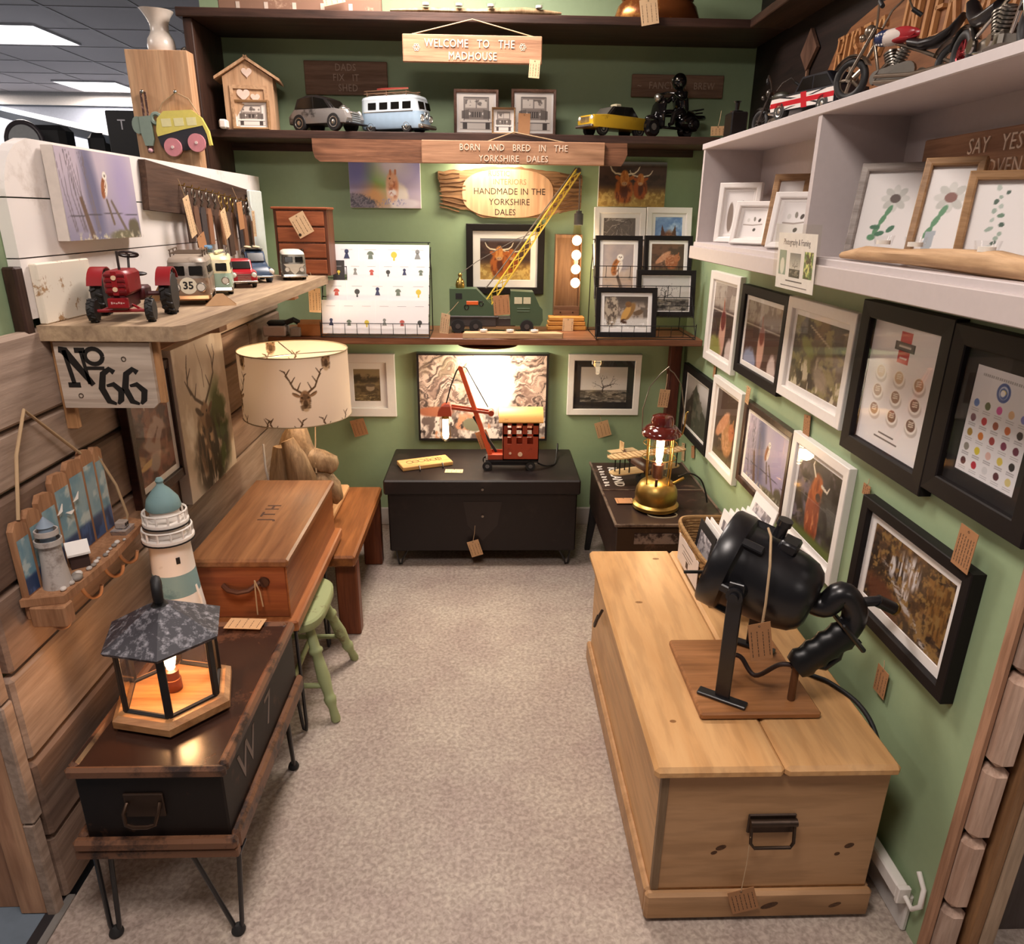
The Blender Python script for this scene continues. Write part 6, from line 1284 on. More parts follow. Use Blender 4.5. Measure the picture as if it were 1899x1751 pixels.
moto('pewter model chopper motorcycle with stars and stripes tank on top of the cubby', (.865, 1.66, CTZ), heading(-.46, .89), .74, None, PEWTER, PEWTER, PEWTER, True, 1.3, 5)
moto('chrome model motorcycle with red wheel at the right edge, before the carved sign', (.865, 1.37, CTZ), heading(-.14, -.99), .74, paint('chrome flame tank', '5a3430', .2, .4), CHROME, CHROME, paint('red chrome rim', '8a2c30', .25, .6), False, .2, 12)
moto('dark spoked model motorcycle, farthest back on top of the cubby', (.93, 2.45, CTZ), heading(-.3, .95), .72, paint('dark olive tank', '2d2c20', .4), BLACKMET, paint('dark chrome', '5b5550', .3, .8), paint('dark spokes', '4a4440', .4, .6), False, .6, 14)
tag(MB().box(.815, .87, 2.62, 2.70, CTZ, CTZ+.085, .004).lathe([(.001, .085), (.02, .085), (.022, .09), (.006, .094), (.008, .115), (.014, .12), (.001, .122)], 14, (.842, 2.66, CTZ)).build('storm_lighter', paint('black lighter', '141112', .3), None), 'small black box ornament with chrome top at the far end of the cubby top', 'ornament')
t = thing('toy_car', 'toy car painted with a red white and blue flag, on top of the cubby', 'toy car', (.862, 2.06, CTZ), heading(-.3, .95), 'toy cars'); t.scale = (.84, .84, .84); FR = paint('flag car red', 'c21f2b', .25); FW = paint('flag car white', 'e9e0da', .3); FBk = paint('flag car black', '15171f', .3)
carbody(t, .30, .125, [(-.15, .025), (.15, .025), (.153, .05), (.145, .068), (.05, .072), (-.147, .072), (-.152, .05)], [(.055, .07), (.02, .115), (-.09, .117), (-.135, .07)], FBk, FBk, .86)
for s_ in (-1, 1):
    y0 = s_*.0628
    def strip(poly, m, nm, d=0.):
        mb = MB(); mb.T = Matrix.Rotation(RD(90), 4, 'X'); mb.prism(poly, -y0-.0006-d, -y0+.0006+d); mb.build(nm, m, t)
    strip([(-.14, .028), (.14, .028), (.146, .048), (.14, .064), (-.14, .068)], FW, 'flag_white', .0002); strip([(-.14, .042), (.144, .038), (.144, .052), (-.14, .056)], FR, 'flag_red', .0006); strip([(-.03, .026), (-.005, .026), (.005, .07), (-.02, .07)], FR, 'flag_red', .0007)
    for a in ([(-.12, .028), (-.09, .028), (-.04, .04), (-.06, .04)], [(.02, .057), (.05, .057), (.11, .066), (.08, .066)], [(.02, .036), (.04, .036), (.1, .028), (.075, .028)], [(-.05, .058), (-.03, .058), (-.09, .068), (-.11, .068)]): strip(a, FBk, 'flag_blue', .0005)
sidewin(t, [(.035, .076), (.014, .108), (-.03, .11), (-.03, .076)], .0535); sidewin(t, [(-.036, .076), (-.036, .11), (-.088, .108), (-.115, .076)], .0535); heads(t, .148, .045, .052, .011); wheels(t, (.098, -.095), .128, .027, .022, SILV); MB().box(.145, .16, -.06, .06, .022, .03, .003).build('bumper', SILV, t)
# biplane on the dark case
t = thing('model_biplane', 'brown and cream model biplane behind the brass pressure lantern', 'model aircraft', (.70, 3.10, .464), heading(.35, -.94)); CRM = worn('cream wing', 'c9ab7e', '9a6a3c', .4, 14, .5); BRN = paint('brown fuselage', '4a2f22', .4)
MB().rings([[(x, r*cos(a), .062+z+r*sin(a)) for a in (2*pi*k/14 for k in range(14))] for x, r, z in ((.10, .022, 0), (.09, .03, 0), (.04, .031, 0), (-.05, .024, .003), (-.16, .008, .01))]).build('fuselage', BRN, t, 50)
for z, l, m, x in ((.128, .40, CRM, .06), (.048, .36, CRM, .05)):
    mb = MB(); pts = []
    for k in range(20): a = 2*pi*k/20; pts.append((x+.036*math.copysign(abs(cos(a))**.6, cos(a)), l/2*math.copysign(abs(sin(a))**.35, sin(a))))
    mb.prism(pts, z, z+.006); mb.build('wing', m, t)
mb = MB()
for k in range(17): mb.box(.026, .094, -.19+.0235*k, -.187+.0235*k, .134, .1352)
mb.build('wing_rib', paint('rib brown', '8a5f38', .6), t)
for y in (-.15, -.10, .10, .15):
    for x in (.038, .078): MB().cyl((x, y, .05), (x, y, .13), .003, n=6).build('strut', MATTBLK, t)
MB().cyl((.102, 0, .062), (.115, 0, .062), .008, n=10).box(.112, .117, -.006, .006, .005, .12, .002).build('propeller', paint('prop wood', '7d5233', .35), t)
for s_ in (-1, 1): MB().tube([(.06, s_*.02, .045), (.075, s_*.045, .02)], .003, 6).cyl((.075, s_*.04, .018), (.075, s_*.05, .018), .018, n=16).build('undercarriage', MATTBLK, t, 40)
MB().cyl((.075, -.04, .018), (.075, .04, .018), .002, n=6).build('axle', MATTBLK, t); mb = MB(); mb.prism([(-.175, -.07), (-.13, -.07), (-.125, .07), (-.175, .07)], .075, .079); mb.build('tailplane', CRM, t); MB().box(-.18, -.14, -.002, .002, .075, .12, .001).build('tail_fin', CRM, t)
# ------------------------------------------------------------------ signs
SGN = wood('sign oak', 'b98d6c', '946a4f', 'x', .9, .65, knot=.3, bump=.3); SGND = wood('shaded sign wood', '94745f', '745643', 'x', .9, .7, knot=.3, bump=.3)  # second wood is a darker copy, shade under the top shelf in its colour
def sign(label, x0, x1, z0, z1, y, d, lines, m=SGN, tm=TEXTCREAM, side='back', extra=None, name='wooden_sign', xw=.85):
    c = {'back': ((x0+x1)/2, y, (z0+z1)/2), 'right': (y, (x0+x1)/2, (z0+z1)/2)}[side]; w, h = abs(x1-x0), z1-z0
    t = thing(name, label, 'sign', M=face_frame(c, side), group='wooden signs')
    MB().box(-w/2, w/2, -h/2, h/2, 0, d, .003).build('plank', m, t)
    for s_, tx, ty, size, sp in lines: mb = MB(); put_text(mb, s_, tx*w, ty*h, d+.0012, size, .0016, xw, wspace=sp, spacing=1.08); mb.build('lettering', tm, t)
    if extra: extra(t, w, h, d)
    return t
def rope(label, pts, r=.003): return tag(MB().tube(pts, r, 7).build('rope', STRING, None, 50), label, 'rope')
def flower(t, w, h, d):
    for sx, sy in ((-.40, .02), (.36, .10)):
        mb = MB()
        for k in range(6): mb.torus((sx*w+.009*cos(k*1.047), sy*h+.009*sin(k*1.047), d+.001), .0038, .0011, 'z', 10, 5)
        mb.build('flower_motif', TEXTCREAM, t)
    MB().tube([(-w*.46, h*.46, d*.5), (0, h*.5+.055, d*.5), (w*.46, h*.46, d*.5)], .0025, 6).build('hanging_rope', STRING, t, 50)
sign('hanging wooden sign reading welcome to the madhouse under the top shelf', -.338, .214, 2.168, 2.266, 3.242, .018, [('WELCOME  TO  THE', -.02, .17, .040, 1.6), ('MADHOUSE', 0, -.27, .040, 1)], extra=flower)
def bornx(t, w, h, d):
    MB().tube([(-w*.15, h*.45, d*.5), (.0, h*.5+.035, d*.5), (w*.3, h*.45, d*.5)], .0025, 6).build('hanging_rope', STRING, t, 50)
sign('long wooden sign reading born and bred in the yorkshire dales', -.280, .495, 1.803, 1.893, 3.300, .016, [('BORN  AND  BRED  IN  THE', 0, .2, .036, 1.7), ('YORKSHIRE  DALES', 0, -.27, .036, 1.6)], extra=bornx)
mb = MB(); mb.T = face_frame((-.07, 3.318, 1.848), 'back'); pts = [(-.668, .045), (.66, .045), (.664, .0), (.65, -.03), (.64, -.044), (-.64, -.044), (-.66, -.03), (-.668, 0)]; mb.prism(pts, 0, .016)
tag(mb.build('rail_plank', wood('brown rail', '93654a', '4a2c1c', 'x', .9, .5, knot=.6)), 'long brown plank under the dark middle shelf behind the born and bred sign', 'plank')
sign('dim wooden sign reading dads fix it shed behind the grey toy car', -.812, -.447, 2.096, 2.230, 3.598, .014, [('DADS', 0, .3, .040, 1), ('FIX  IT', 0, 0, .040, 1.6), ('SHED', .02, -.3, .040, 1)], SGND, paint('shaded cream letters', 'b59a86', .6))  # letters darkened too, carrying the recess shade in their colour
sign('dim wooden sign reading fancy a brew behind the black scooter rider', .645, 1.062, 2.110, 2.202, 3.598, .014, [('~  FANCY  A  BREW', -.02, 0, .040, 1.5)], SGND, paint('shaded cream letters', 'b59a86', .6))
# live-edge slab sign
t = thing('slab_sign', 'live-edge wood slab sign with pale oval and dark hand lettering', 'sign', M=face_frame((.10, 3.598, 1.695), 'back'), group='wooden signs')
def edge(pts, n=6, amp=.006, seed=1):
    rnd = random.Random(seed); out = []
    for i in range(len(pts)):
        a, b = Vector(pts[i-1]), Vector(pts[i])
        for k in range(n): q = a.lerp(b, k/n); out.append((q.x+rnd.uniform(-amp, amp), q.y+rnd.uniform(-amp, amp)))
    return out
BARK = wood('bark', 'a97f5a', '5e4029', 'x', 1.2, .8, knot=.3, bump=.9, streak=30)
mb = MB(); mb.prism(edge([(-.335, .095), (-.2, .10), (-.1, .118), (.05, .115), (.17, .10), (.34, .085), (.338, -.06), (.22, -.085), (.15, -.108), (0, -.105), (-.12, -.108), (-.2, -.075), (-.31, -.05)], 5, .004), 0, .018); mb.build('bark_slab', BARK, t)
random.seed(6)
for s_ in (-1, 1):
    mb = MB()
    for k in range(9):
        y = .08-.018*k; x0 = s_*.325; pts = [(x0-s_*.03*j+random.uniform(-.004, .004), y+random.uniform(-.004, .004)-.006*j*(1 if k > 4 else -.3), .0185+random.uniform(0, .002)) for j in range(5 if 1 < k < 7 else 4)]; mb.tube(pts, .0035, 5)
    mb.build('bark_ridge', wood('bark ridge', '8a6343', '4d3321', 'x', 1.2, .8), t, 60)
mb = MB(); pts = [(.205*math.copysign(abs(cos(a))**.8, cos(a))*(1.08 if abs(a-pi) < 1.2 else 1), .106*math.copysign(abs(sin(a))**.75, sin(a))) for a in (2*pi*k/36 for k in range(36))]
mb.prism(pts, .010, .0215); mb.build('pale_face', wood('pale slab face', 'd9ae88', 'c49470', 'y', .5, .6, knot=.15), t)
for s_, x, y, z, q in (('HANDMADE IN THE', .0, .008, .040, 0), ('YORKSHIRE', -.0, -.038, .040, 0), ('DALES', -.02, -.083, .038, 0), ('RUSTIC', -.05, .086, .033, 1), ('INTERIORS', .0, .050, .035, 1)):
    mb = MB(); put_text(mb, s_, x, y, .0217, z, .0006, .92, wspace=1.2); mb.build('lettering', paint('light brown lettering', '94694a', .6) if q else paint('burnt lettering', '2f211a', .7), t)  # top two lines in a lighter brown than the rest
# carved name board above the cubby
t = thing('carved_sign', 'large brown carved name board with raised serif lettering at the top right', 'sign', M=face_frame((1.18, 1.70, 2.045), 'right', 0, .05), group='wooden signs')
CB = wood('carved board', '94633f', '6f4529', 'x', .6, .5, knot=.3); mb = MB()
mb.prism([(-1.03, .02), (-.98, .09), (-.90, .135), (-.75, .16), (.85, .20), (.85, -.19), (-.9, -.19), (-1.02, -.17)], 0, .022); mb.build('board', CB, t)
def slab_text(mb, s_, x, y, z, size, cw):
    """tall slab-serif capitals built from strokes"""
    G = {'R': [((0, 0), (0, 1)), ((0, 1), (.5, 1)), ((.5, 1), (.62, .82)), ((.62, .82), (.5, .55)), ((.5, .55), (0, .5)), ((.25, .52), (.7, 0))], 'U': [((0, 1), (0, .2)), ((0, .2), (.2, 0)), ((.2, 0), (.45, 0)), ((.45, 0), (.65, .2)), ((.65, .2), (.65, 1))], 'S': [((.62, .85), (.45, 1)), ((.45, 1), (.15, 1)), ((.15, 1), (0, .8)), ((0, .8), (.1, .6)), ((.1, .6), (.55, .4)), ((.55, .4), (.65, .2)), ((.65, .2), (.5, 0)), ((.5, 0), (.15, 0)), ((.15, 0), (0, .15))], 'T': [((.33, 0), (.33, 1)), ((0, 1), (.66, 1))], 'I': [((.2, 0), (.2, 1))], 'C': [((.62, .8), (.45, 1)), ((.45, 1), (.18, 1)), ((.18, 1), (0, .75)), ((0, .75), (0, .25)), ((0, .25), (.18, 0)), ((.18, 0), (.45, 0)), ((.45, 0), (.62, .2))], 'N': [((0, 0), (0, 1)), ((0, 1), (.6, 0)), ((.6, 0), (.6, 1))], 'E': [((0, 0), (0, 1)), ((0, 1), (.58, 1)), ((0, .5), (.45, .5)), ((0, 0), (.6, 0))], 'O': [((.15, 0), (0, .25)), ((0, .25), (0, .75)), ((0, .75), (.15, 1)), ((.15, 1), (.5, 1)), ((.5, 1), (.65, .75)), ((.65, .75), (.65, .25)), ((.65, .25), (.5, 0)), ((.5, 0), (.15, 0))]}
    SER = {'R': [(0, 0), (0, 1), (.7, 0)], 'U': [(0, 1), (.65, 1)], 'T': [(.33, 0)], 'I': [(.2, 0), (.2, 1)], 'N': [(0, 0), (0, 1), (.6, 1)], 'E': [(0, 0), (0, 1)]}
    for ch in s_:
        for (a, b) in G.get(ch, []):
            p, q = Vector((x+a[0]*cw, y+a[1]*size, 0)), Vector((x+b[0]*cw, y+b[1]*size, 0)); d = (q-p).normalized(); nn = Vector((-d.y, d.x, 0))*(cw*.10 if abs(d.y) > .6 else cw*.07); e = d*cw*.06
            mb.rings([[tuple(v+Vector((0, 0, zz))) for v in (p-e-nn, q+e-nn, q+e+nn, p-e+nn)] for zz in (z, z+.012)])
        for (a, b) in SER.get(ch, []): mb.box(x+a*cw-cw*.17, x+a*cw+cw*.17, y+b*size-size*.035, y+b*size+size*.035, z, z+.012)
        x += cw*(.62 if ch == 'I' else .5 if ch == ' ' else 1.0)
slab_text(mb := MB(), 'RUSTIC', -.945, .015, .022, .095, .055); mb.build('lettering', wood('raised letters', 'c8945f', 'a8734a', 'y', 1, .5), t); slab_text(mb := MB(), 'INTERIORS', -.555, .0, .022, .135, .062); mb.build('lettering', wood('raised letters', 'c8945f', 'a8734a', 'y', 1, .5), t)
sign('wooden sign reading say yes to adventure in the right cubby', 1.712, 1.10, 1.672, 1.768, .986, .014, [('SAY  YES  TO', -.03, .2, .042, 1.6), ('ADVENTURE', .02, -.24, .042, 1)], side='right')
t = thing('house_sign', 'small oak house-shaped sign in the left cubby beside the divider', 'sign', M=face_frame((.986, 2.02, 1.70), 'right'), group='wooden signs')
mb = MB(); mb.prism([(-.10, -.07), (.08, -.07), (.08, .05), (-.10, .05)], 0, .012); mb.build('plank', wood('warm oak', 'b3845a', '8d623f', 'x', 1, .6), t); MB().tube([(-.08, .05, .006), (0, .1, .006), (.08, .05, .006)], .003, 6).build('hanging_rope', paint('dark rope', '5a4334', .8), t)
mb = MB(); put_text(mb, 'U', -.075, .0, .0125, .045, .0005); mb.build('lettering', INK, t)
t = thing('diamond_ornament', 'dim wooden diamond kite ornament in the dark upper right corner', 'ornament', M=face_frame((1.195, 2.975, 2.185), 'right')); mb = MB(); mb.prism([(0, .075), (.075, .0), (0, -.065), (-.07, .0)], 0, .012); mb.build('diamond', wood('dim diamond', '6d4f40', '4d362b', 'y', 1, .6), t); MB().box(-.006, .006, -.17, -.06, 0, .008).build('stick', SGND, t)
# number sign under the plank shelf
t = thing('number_sign', 'pale board sign with black stencilled number sixty-six under the plank shelf', 'sign', M=face_frame((-.899, 1.70, 1.232), 'back'), group='wooden signs')
mb = MB(); w, h = .22, .156; mb.prism([(-w/2, -h/2), (w/2-.012, -h/2), (w/2, -h/2+.012), (w/2, h/2), (-w/2, h/2)], 0, .012); mb.build('board', wood('chalky board', 'cfbfb0', 'b3a192', 'x', .6, .6, knot=.15), t)
BK = paint('stencil black', '15110f', .6); mb = MB(); Z0, Z1 = .012, .0128
def stroke(pts, ws):
    n = len(pts); L = []; R = []
    for i, p in enumerate(pts):
        p = Vector(p); a = Vector(pts[max(i-1, 0)]); b = Vector(pts[min(i+1, n-1)]); d = (b-a).normalized(); q = Vector((-d.y, d.x))*(ws[i] if isinstance(ws, (list, tuple)) else ws)/2; L.append(p+q); R.append(p-q)
    for i in range(n-1): mb.prism([tuple(L[i]), tuple(L[i+1]), tuple(R[i+1]), tuple(R[i])], Z0, Z1)
stroke([(-.088, .06), (-.078, -.018)], .010); stroke([(-.10, .062), (-.088, .060), (-.034, -.022)], [.014, .02, .012]); stroke([(-.042, -.02), (-.050, .058)], .008); stroke([(-.064, .06), (-.040, .06)], .012); stroke([(-.092, -.022), (-.064, -.022)], .012); mb.build('letter', BK, t); mb = MB()
stroke([(-.022+.020*cos(a), .046+.018*sin(a)) for a in (2*pi*k/20 for k in range(21))], .010); stroke([(-.042, .018), (-.002, .018)], .008); mb.build('letter', BK, t)
for ox in (0, .054):
    mb = MB(); stroke([(.018+ox, .008), (.008+ox, .016), (-.008+ox, .005), (-.016+ox, -.03), (-.004+ox, -.062), (.012+ox, -.068)], [.013, .012, .014, .016, .014, .006]); stroke([(-.004+ox, -.024), (.012+ox, -.02), (.028+ox, -.036), (.024+ox, -.058), (.016+ox, -.068)], [.006, .012, .016, .014, .006]); mb.build('digit', BK, t)
for p in ((.046, .040), (-.068, -.048)): MB().torus((p[0], p[1], .0125), .005, .0012, 'z', 14, 5).build('screw_ring', STEEL, t, 50)
NPB = wood('new pine batten', 'c39568', 'a5774f', 'y', 1, .6); MB().box(-.125, -.098, -.135, .082, -.02, -.002, .002).build('batten', NPB, t); MB().box(.092, .122, -.07, .082, -.02, -.002, .002).build('batten', NPB, t)
# ------------------------------------------------------------------ middle and top shelf ornaments
HP = wood('new pine', 'd0aa86', 'b48a66', 'z', .8, .6, knot=.15)
t = thing('beach_hut_box', 'pale wooden beach hut box with hearts at the left end of the middle shelf', 'ornament', (-1.008, 3.43, MSZ), RD(8))
mb = MB(); mb.T = Matrix.Rotation(RD(90), 4, 'X'); mb.prism([(-.10, 0), (.10, 0), (.10, .20), (0, .262), (-.10, .20)], -.06, .06); mb.build('body', HP, t)
for s_ in (-1, 1):
    mb = MB(); mb.rings([[(s_*-.006, y, .268), (s_*.13, y, .186), (s_*.13, y, .197), (s_*-.006, y, .28)] for y in (-.078, .07)]); mb.build('roof_board', HP, t)
ring(mb := MB(), .15, .17, [(0, 0), (0, .006), (.014, .006), (.014, 0)]); o = mb.build('door_frame', HP, t); o.matrix_local = face_frame((0, -.061, .085), 'back')
def heart(s_): return [(s_*(16*sin(a)**3)/17, s_*(13*cos(a)-5*cos(2*a)-2*cos(3*a)-cos(4*a))/17) for a in (2*pi*k/24 for k in range(24))]
PINKW = paint('pale heart', 'e6cdbd', .6)
for x, z, q in ((0, .218, .022), (-.022, .135, .028), (.025, .125, .02)):
    mb = MB(); mb.prism(heart(q), 0, .004); o = mb.build('heart', PINKW, t); o.matrix_local = face_frame((x, -.0605, z), 'back')
tag(MB().box(-1.115+.0, -1.085, 3.30, 3.345, MSZ, MSZ+.035, .006).build('card_holder', WHITEP), 'small white block beside the wooden beach hut', 'ornament')
TSZ = 2.3455
t = thing('rustic_board', 'rustic dark board with pale patches standing on the top shelf, cut off above', 'board', (-.74, 3.30, TSZ)); MB().box(-.32, .318, -.015, .015, 0, .17, .004).build('plank', worn('patchy plank', '7a5a48', 'b89a82', .38, 9, .7), t)
for k in range(5): MB().box(-.25+.11*k, -.235+.11*k, -.0165, -.0145, .004, .03).build('painted_mark', paint('pale mark', 'b7a597', .6), t)
def tealight(label, x, y, z, r=.02, h=.018, lit=False):
    t = thing('tealight_holder', label, 'tealight', (x, y, z), 0, 'glass tealight holders')
    MB().lathe([(r*.8, 0), (r, h), (r*.94, h), (r*.74, .003), (.001, .003)], 18, cap=False).build('glass_cup', pane('cup glass', mul=.5), t, 50); MB().lathe([(.001, .003), (r*.66, .003), (r*.66, .011), (.001, .0115)], 14).build('candle', paint('wax', 'e9e2d8', .4), t, 40)
mb = MB(); gnarl(mb, [(-.387, 3.275, TSZ+.010), (-.25, 3.27, TSZ+.011), (-.05, 3.28, TSZ+.012), (.15, 3.27, TSZ+.014), (.29, 3.265, TSZ+.009)], [.004, .011, .012, .013, .004], 10, 4); tag(mb.build('driftwood_stick', DW, None, 60), 'long pale driftwood stick on the front of the top shelf', 'driftwood')
for i, x in enumerate((-.245, -.115, .01, .20)): tealight(('first glass tealight from the left on the top shelf', 'second glass tealight from the left on the top shelf', 'third glass tealight from the left on the top shelf', 'last glass tealight, at the right end of the top shelf stick')[i], x, 3.255, TSZ+.021 if i < 3 else TSZ+.020)
t = thing('copper_vessel', 'copper brown glazed pot with gold patches on the top shelf, cut off above', 'vase', (.69, 3.36, TSZ)); COP = worn('copper glaze', '7a4522', 'b8813f', .42, 10, .25, .5)
MB().lathe([(.001, 0), (.165, 0), (.175, .02), (.16, .06), (.13, .09), (.12, .13), (.10, .18), (.06, .2), (.001, .2)], 32, ry=.55).build('body', COP, t, 50); MB().torus((0, -.0, .085), .14, .008, 'z', 32, 6, 1, .55).build('rim', COP, t, 50)
# ------------------------------------------------------------------ lower back shelf
LSZ = 1.0785
mb = MB(); mb.prism(edge([(-.225, -.03), (.215, -.035), (.225, .0), (.2, .035), (-.1, .032), (-.22, .03)], 4, .004), 0, .022); o = mb.build('log_slab', wood('pale log', 'd6b18a', 'a8815c', 'x', .8, .7, knot=.3)); o.location = (.115, 3.25, LSZ); tag(o, 'pale split log on the lower shelf in front of the green crane lorry', 'log')
for i, x in enumerate((-.02, .1, .21)): tealight(('left glass tealight on the split log before the crane lorry', 'middle glass tealight on the split log before the crane lorry', 'right glass tealight on the split log before the crane lorry')[i], x, 3.25, LSZ+.023, .026, .014)
for i in range(3): tag(MB().box(.285+.004*i, .475-.005*i, 3.465, 3.535, LSZ+.001+.0215*i, LSZ+.021+.0215*i, .003).build('wood_block', wood('orange block', 'd39a4e', 'ae7433', 'x', 1, .6)), ('lowest of the three orange wooden slats tied together by the box stand', 'middle of the three orange wooden slats tied together by the box stand', 'topmost of the three orange wooden slats tied together by the box stand')[i], 'wood slat', 'tied wooden slats')
t = thing('wooden_trough', 'tall narrow open brown wooden trough standing on end behind the glowing bulbs', 'box', (.382, 3.55, LSZ)); TRM = wood('worn trough', '8d6a4c', '654630', 'z', .9, .6, knot=.4)
MB().box(-.058, .058, .03, .038, .0, .44).build('back_panel', TRM, t); MB().box(-.062, -.056, -.03, .038, 0, .44).box(.056, .062, -.03, .038, 0, .44).build('side_panel', TRM, t); MB().box(-.062, .062, -.034, -.028, .045, .11, .001).build('front_panel', wood('front lip', '7a5a46', '5c412f', 'x', .9, .6), t); MB().box(-.056, .056, -.03, .03, .425, .438).build('top_panel', TRM, t)
for x in (-.03, .03): MB().cyl((x, -.036, .08), (x, -.033, .08), .004, n=10).build('stud', IRON, t, 40)
# things under the plank shelf
tag(MB().box(-1.0, -.90, 3.22, 3.30, LSZ, LSZ+.045, .005).build('small_box', paint('pale grey box', 'b9aaa8', .6)), 'pale grey box in the dark corner under the plank shelf', 'box')
tag(MB().box(-.985, -.905, 3.235, 3.29, LSZ+.046, LSZ+.066, .008).tube([(-.905, 3.26, LSZ+.056), (-.87, 3.26, LSZ+.07), (-.85, 3.27, LSZ+.056)], .012, 8).build('tape_gun', MATTBLK, None, 40), 'black tape dispenser on the pale grey box', 'tool')
tag(MB().box(-.88, -.835, 3.22, 3.26, LSZ, LSZ+.04, .004).build('cube_box', paint('grey cube', '9b9290', .6)), 'tiny grey cube box beside the orange cardboard box', 'box')
t = thing('cardboard_box', 'orange brown cardboard box left of the card rack', 'box', (-.79, 3.30, LSZ)); MB().box(-.06, .055, -.06, .05, 0, .05, .002).build('body', paint('orange card', 'b97a48', .7), t); mb = MB(); mb.rings([[(-.06, -.06, .05), (.055, -.06, .05), (.055, -.0605, .052), (-.06, -.0605, .052)], [(-.058, .0, .064), (.053, .0, .064), (.053, .0, .066), (-.058, .0, .066)]]); mb.build('flap', paint('orange card', 'b97a48', .7), t)
# greeting card rack
WIRE = paint('black wire', '1b1a1c', .4, .3)
def wirerack(label, x0, x1, y0, y1, z, h, tiers):
    t = thing('wire_rack', label, 'rack', ((x0+x1)/2, y0, z)); w = (x1-x0)/2; d = y1-y0; mb = MB()
    for s_ in (-1, 1): mb.tube([(s_*w, 0, .07), (s_*w, 0, .002), (s_*w, d, .002), (s_*w, d*.95, h*.7), (s_*(w-.01), d*.9, h), ], .0022, 6).tube([(s_*w, .0, .012), (s_*w, d*.9, h*.95)], .002, 6)
    mb.tube([(-w, d*.9, h), (w, d*.9, h)], .0022, 6).tube([(-w, 0, .002), (w, 0, .002)], .0022, 6).tube([(-w, d, .002), (w, d, .002)], .0022, 6); mb.build('frame', WIRE, t, 50)
    for i in range(tiers):
        y = d*.8*i/tiers-.001; zz = .012+h*.78*i/tiers; mb = MB(); mb.tube([(-w, y, zz), (w, y, zz)], .0018, 5).tube([(-w, y, zz+.05), (w, y, zz+.05)], .0018, 5)
        n = int(2*w/.05)
        for k in range(n+1): mb.tube([(-w+2*w*k/n, y, zz+.05), (-w+2*w*k/n, y, zz), (-w+2*w*k/n, y+.03, zz)], .0014, 5)
        mb.build('tier_basket', WIRE, t, 50)
wirerack('black wire rack of white greeting cards on the lower back shelf', -.742, -.262, 3.215, 3.43, LSZ, .40, 4)
wirerack('black wire rack of framed prints at the right end of the lower shelf', .487, .935, 3.205, 3.50, LSZ, .42, 4)
MOT = [('3a3f5e', 0), ('4a4a48', 1), ('c05a50', 2), ('8a8a86', 0), ('d9c04a', 1), ('6e7a6a', 2)]
def card(label, x, y, z, w, h, m, lean=.16, dark=False, mh=.3):
    t = thing('greeting_card', label, 'greeting card', M=face_frame((x, y, z), 'back', 0, lean), group='greeting cards in the wire rack')
    MB().box(-w/2, w/2, 0, h, 0, .003).build('card', paint('card white', 'f2eeee', .5, vary=.01) if not dark else paint('dark card', '3a3634', .5), t)
    mb = MB(); c, k = m; s_ = w*.13
    if k == 0: mb.prism([(s_*cos(a)*.7, h*mh+s_+s_*.7*sin(a)) for a in (2*pi*q/12 for q in range(12))], .0031, .0036); mb.prism([(-s_, h*mh-s_*1.3), (s_, h*mh-s_*1.3), (s_*.3, h*mh+s_*.6), (-s_*.3, h*mh+s_*.6)], .0031, .0036)
    elif k == 1: mb.prism([(s_*cos(a)+.0, h*mh+s_*sin(a)) for a in (2*pi*q/12 for q in range(12))], .0031, .0036); mb.prism([(-.3*s_, h*mh-2*s_), (.3*s_, h*mh-2*s_), (.3*s_, h*mh-s_), (-.3*s_, h*mh-s_)], .0031, .0036)
    else: mb.prism([(1.1*s_*cos(a), h*mh+1.1*s_*sin(a)) for a in (pi*q/10 for q in range(11))], .0031, .0036); mb.prism([(-.8*s_, h*mh-1.4*s_), (.8*s_, h*mh-1.4*s_), (.6*s_, h*mh-.1*s_), (-.6*s_, h*mh-.1*s_)], .0031, .0036)
    mb.build('motif', paint('motif '+c, c, .6), t)
    MB().box(-w*.25, w*.25, h*.82, h*.83, .003, .0034).build('printed_line', paint('print grey', 'b5aeb2', .6), t)
ORD = ['first', 'second', 'third', 'fourth', 'fifth', 'sixth']; ROWN = ['bottom', 'second lowest', 'third lowest', 'top']
for r in range(4):
    n = (6, 5, 6, 4)[r]; y = 3.222+.043*r; z = LSZ+.016+.082*r; xs = -.735+.016*r; W_ = (-.265-xs)/n
    for k in range(n):
        m = MOT[(k*5+r*2) % 6]; dk = r == 2 and k == 0; nm = {0: 'figure', 1: 'flower', 2: 'dome'}[m[1]]; cn = {'3a3f5e': 'navy', '4a4a48': 'charcoal', 'c05a50': 'coral', '8a8a86': 'grey', 'd9c04a': 'yellow', '6e7a6a': 'sage'}[m[0]]
        card(('dark photo card, ' if dk else 'white card, %s %s motif, ' % (cn, nm))+'%s in the %s row of the card rack' % (ORD[k], ROWN[r]), xs+W_*(k+.5), y+.0015*(k % 2), z, W_*(1.0 if not dk else .7), .145 if r < 3 else .13, m, .16, dk, .34 if r == 0 else .66)
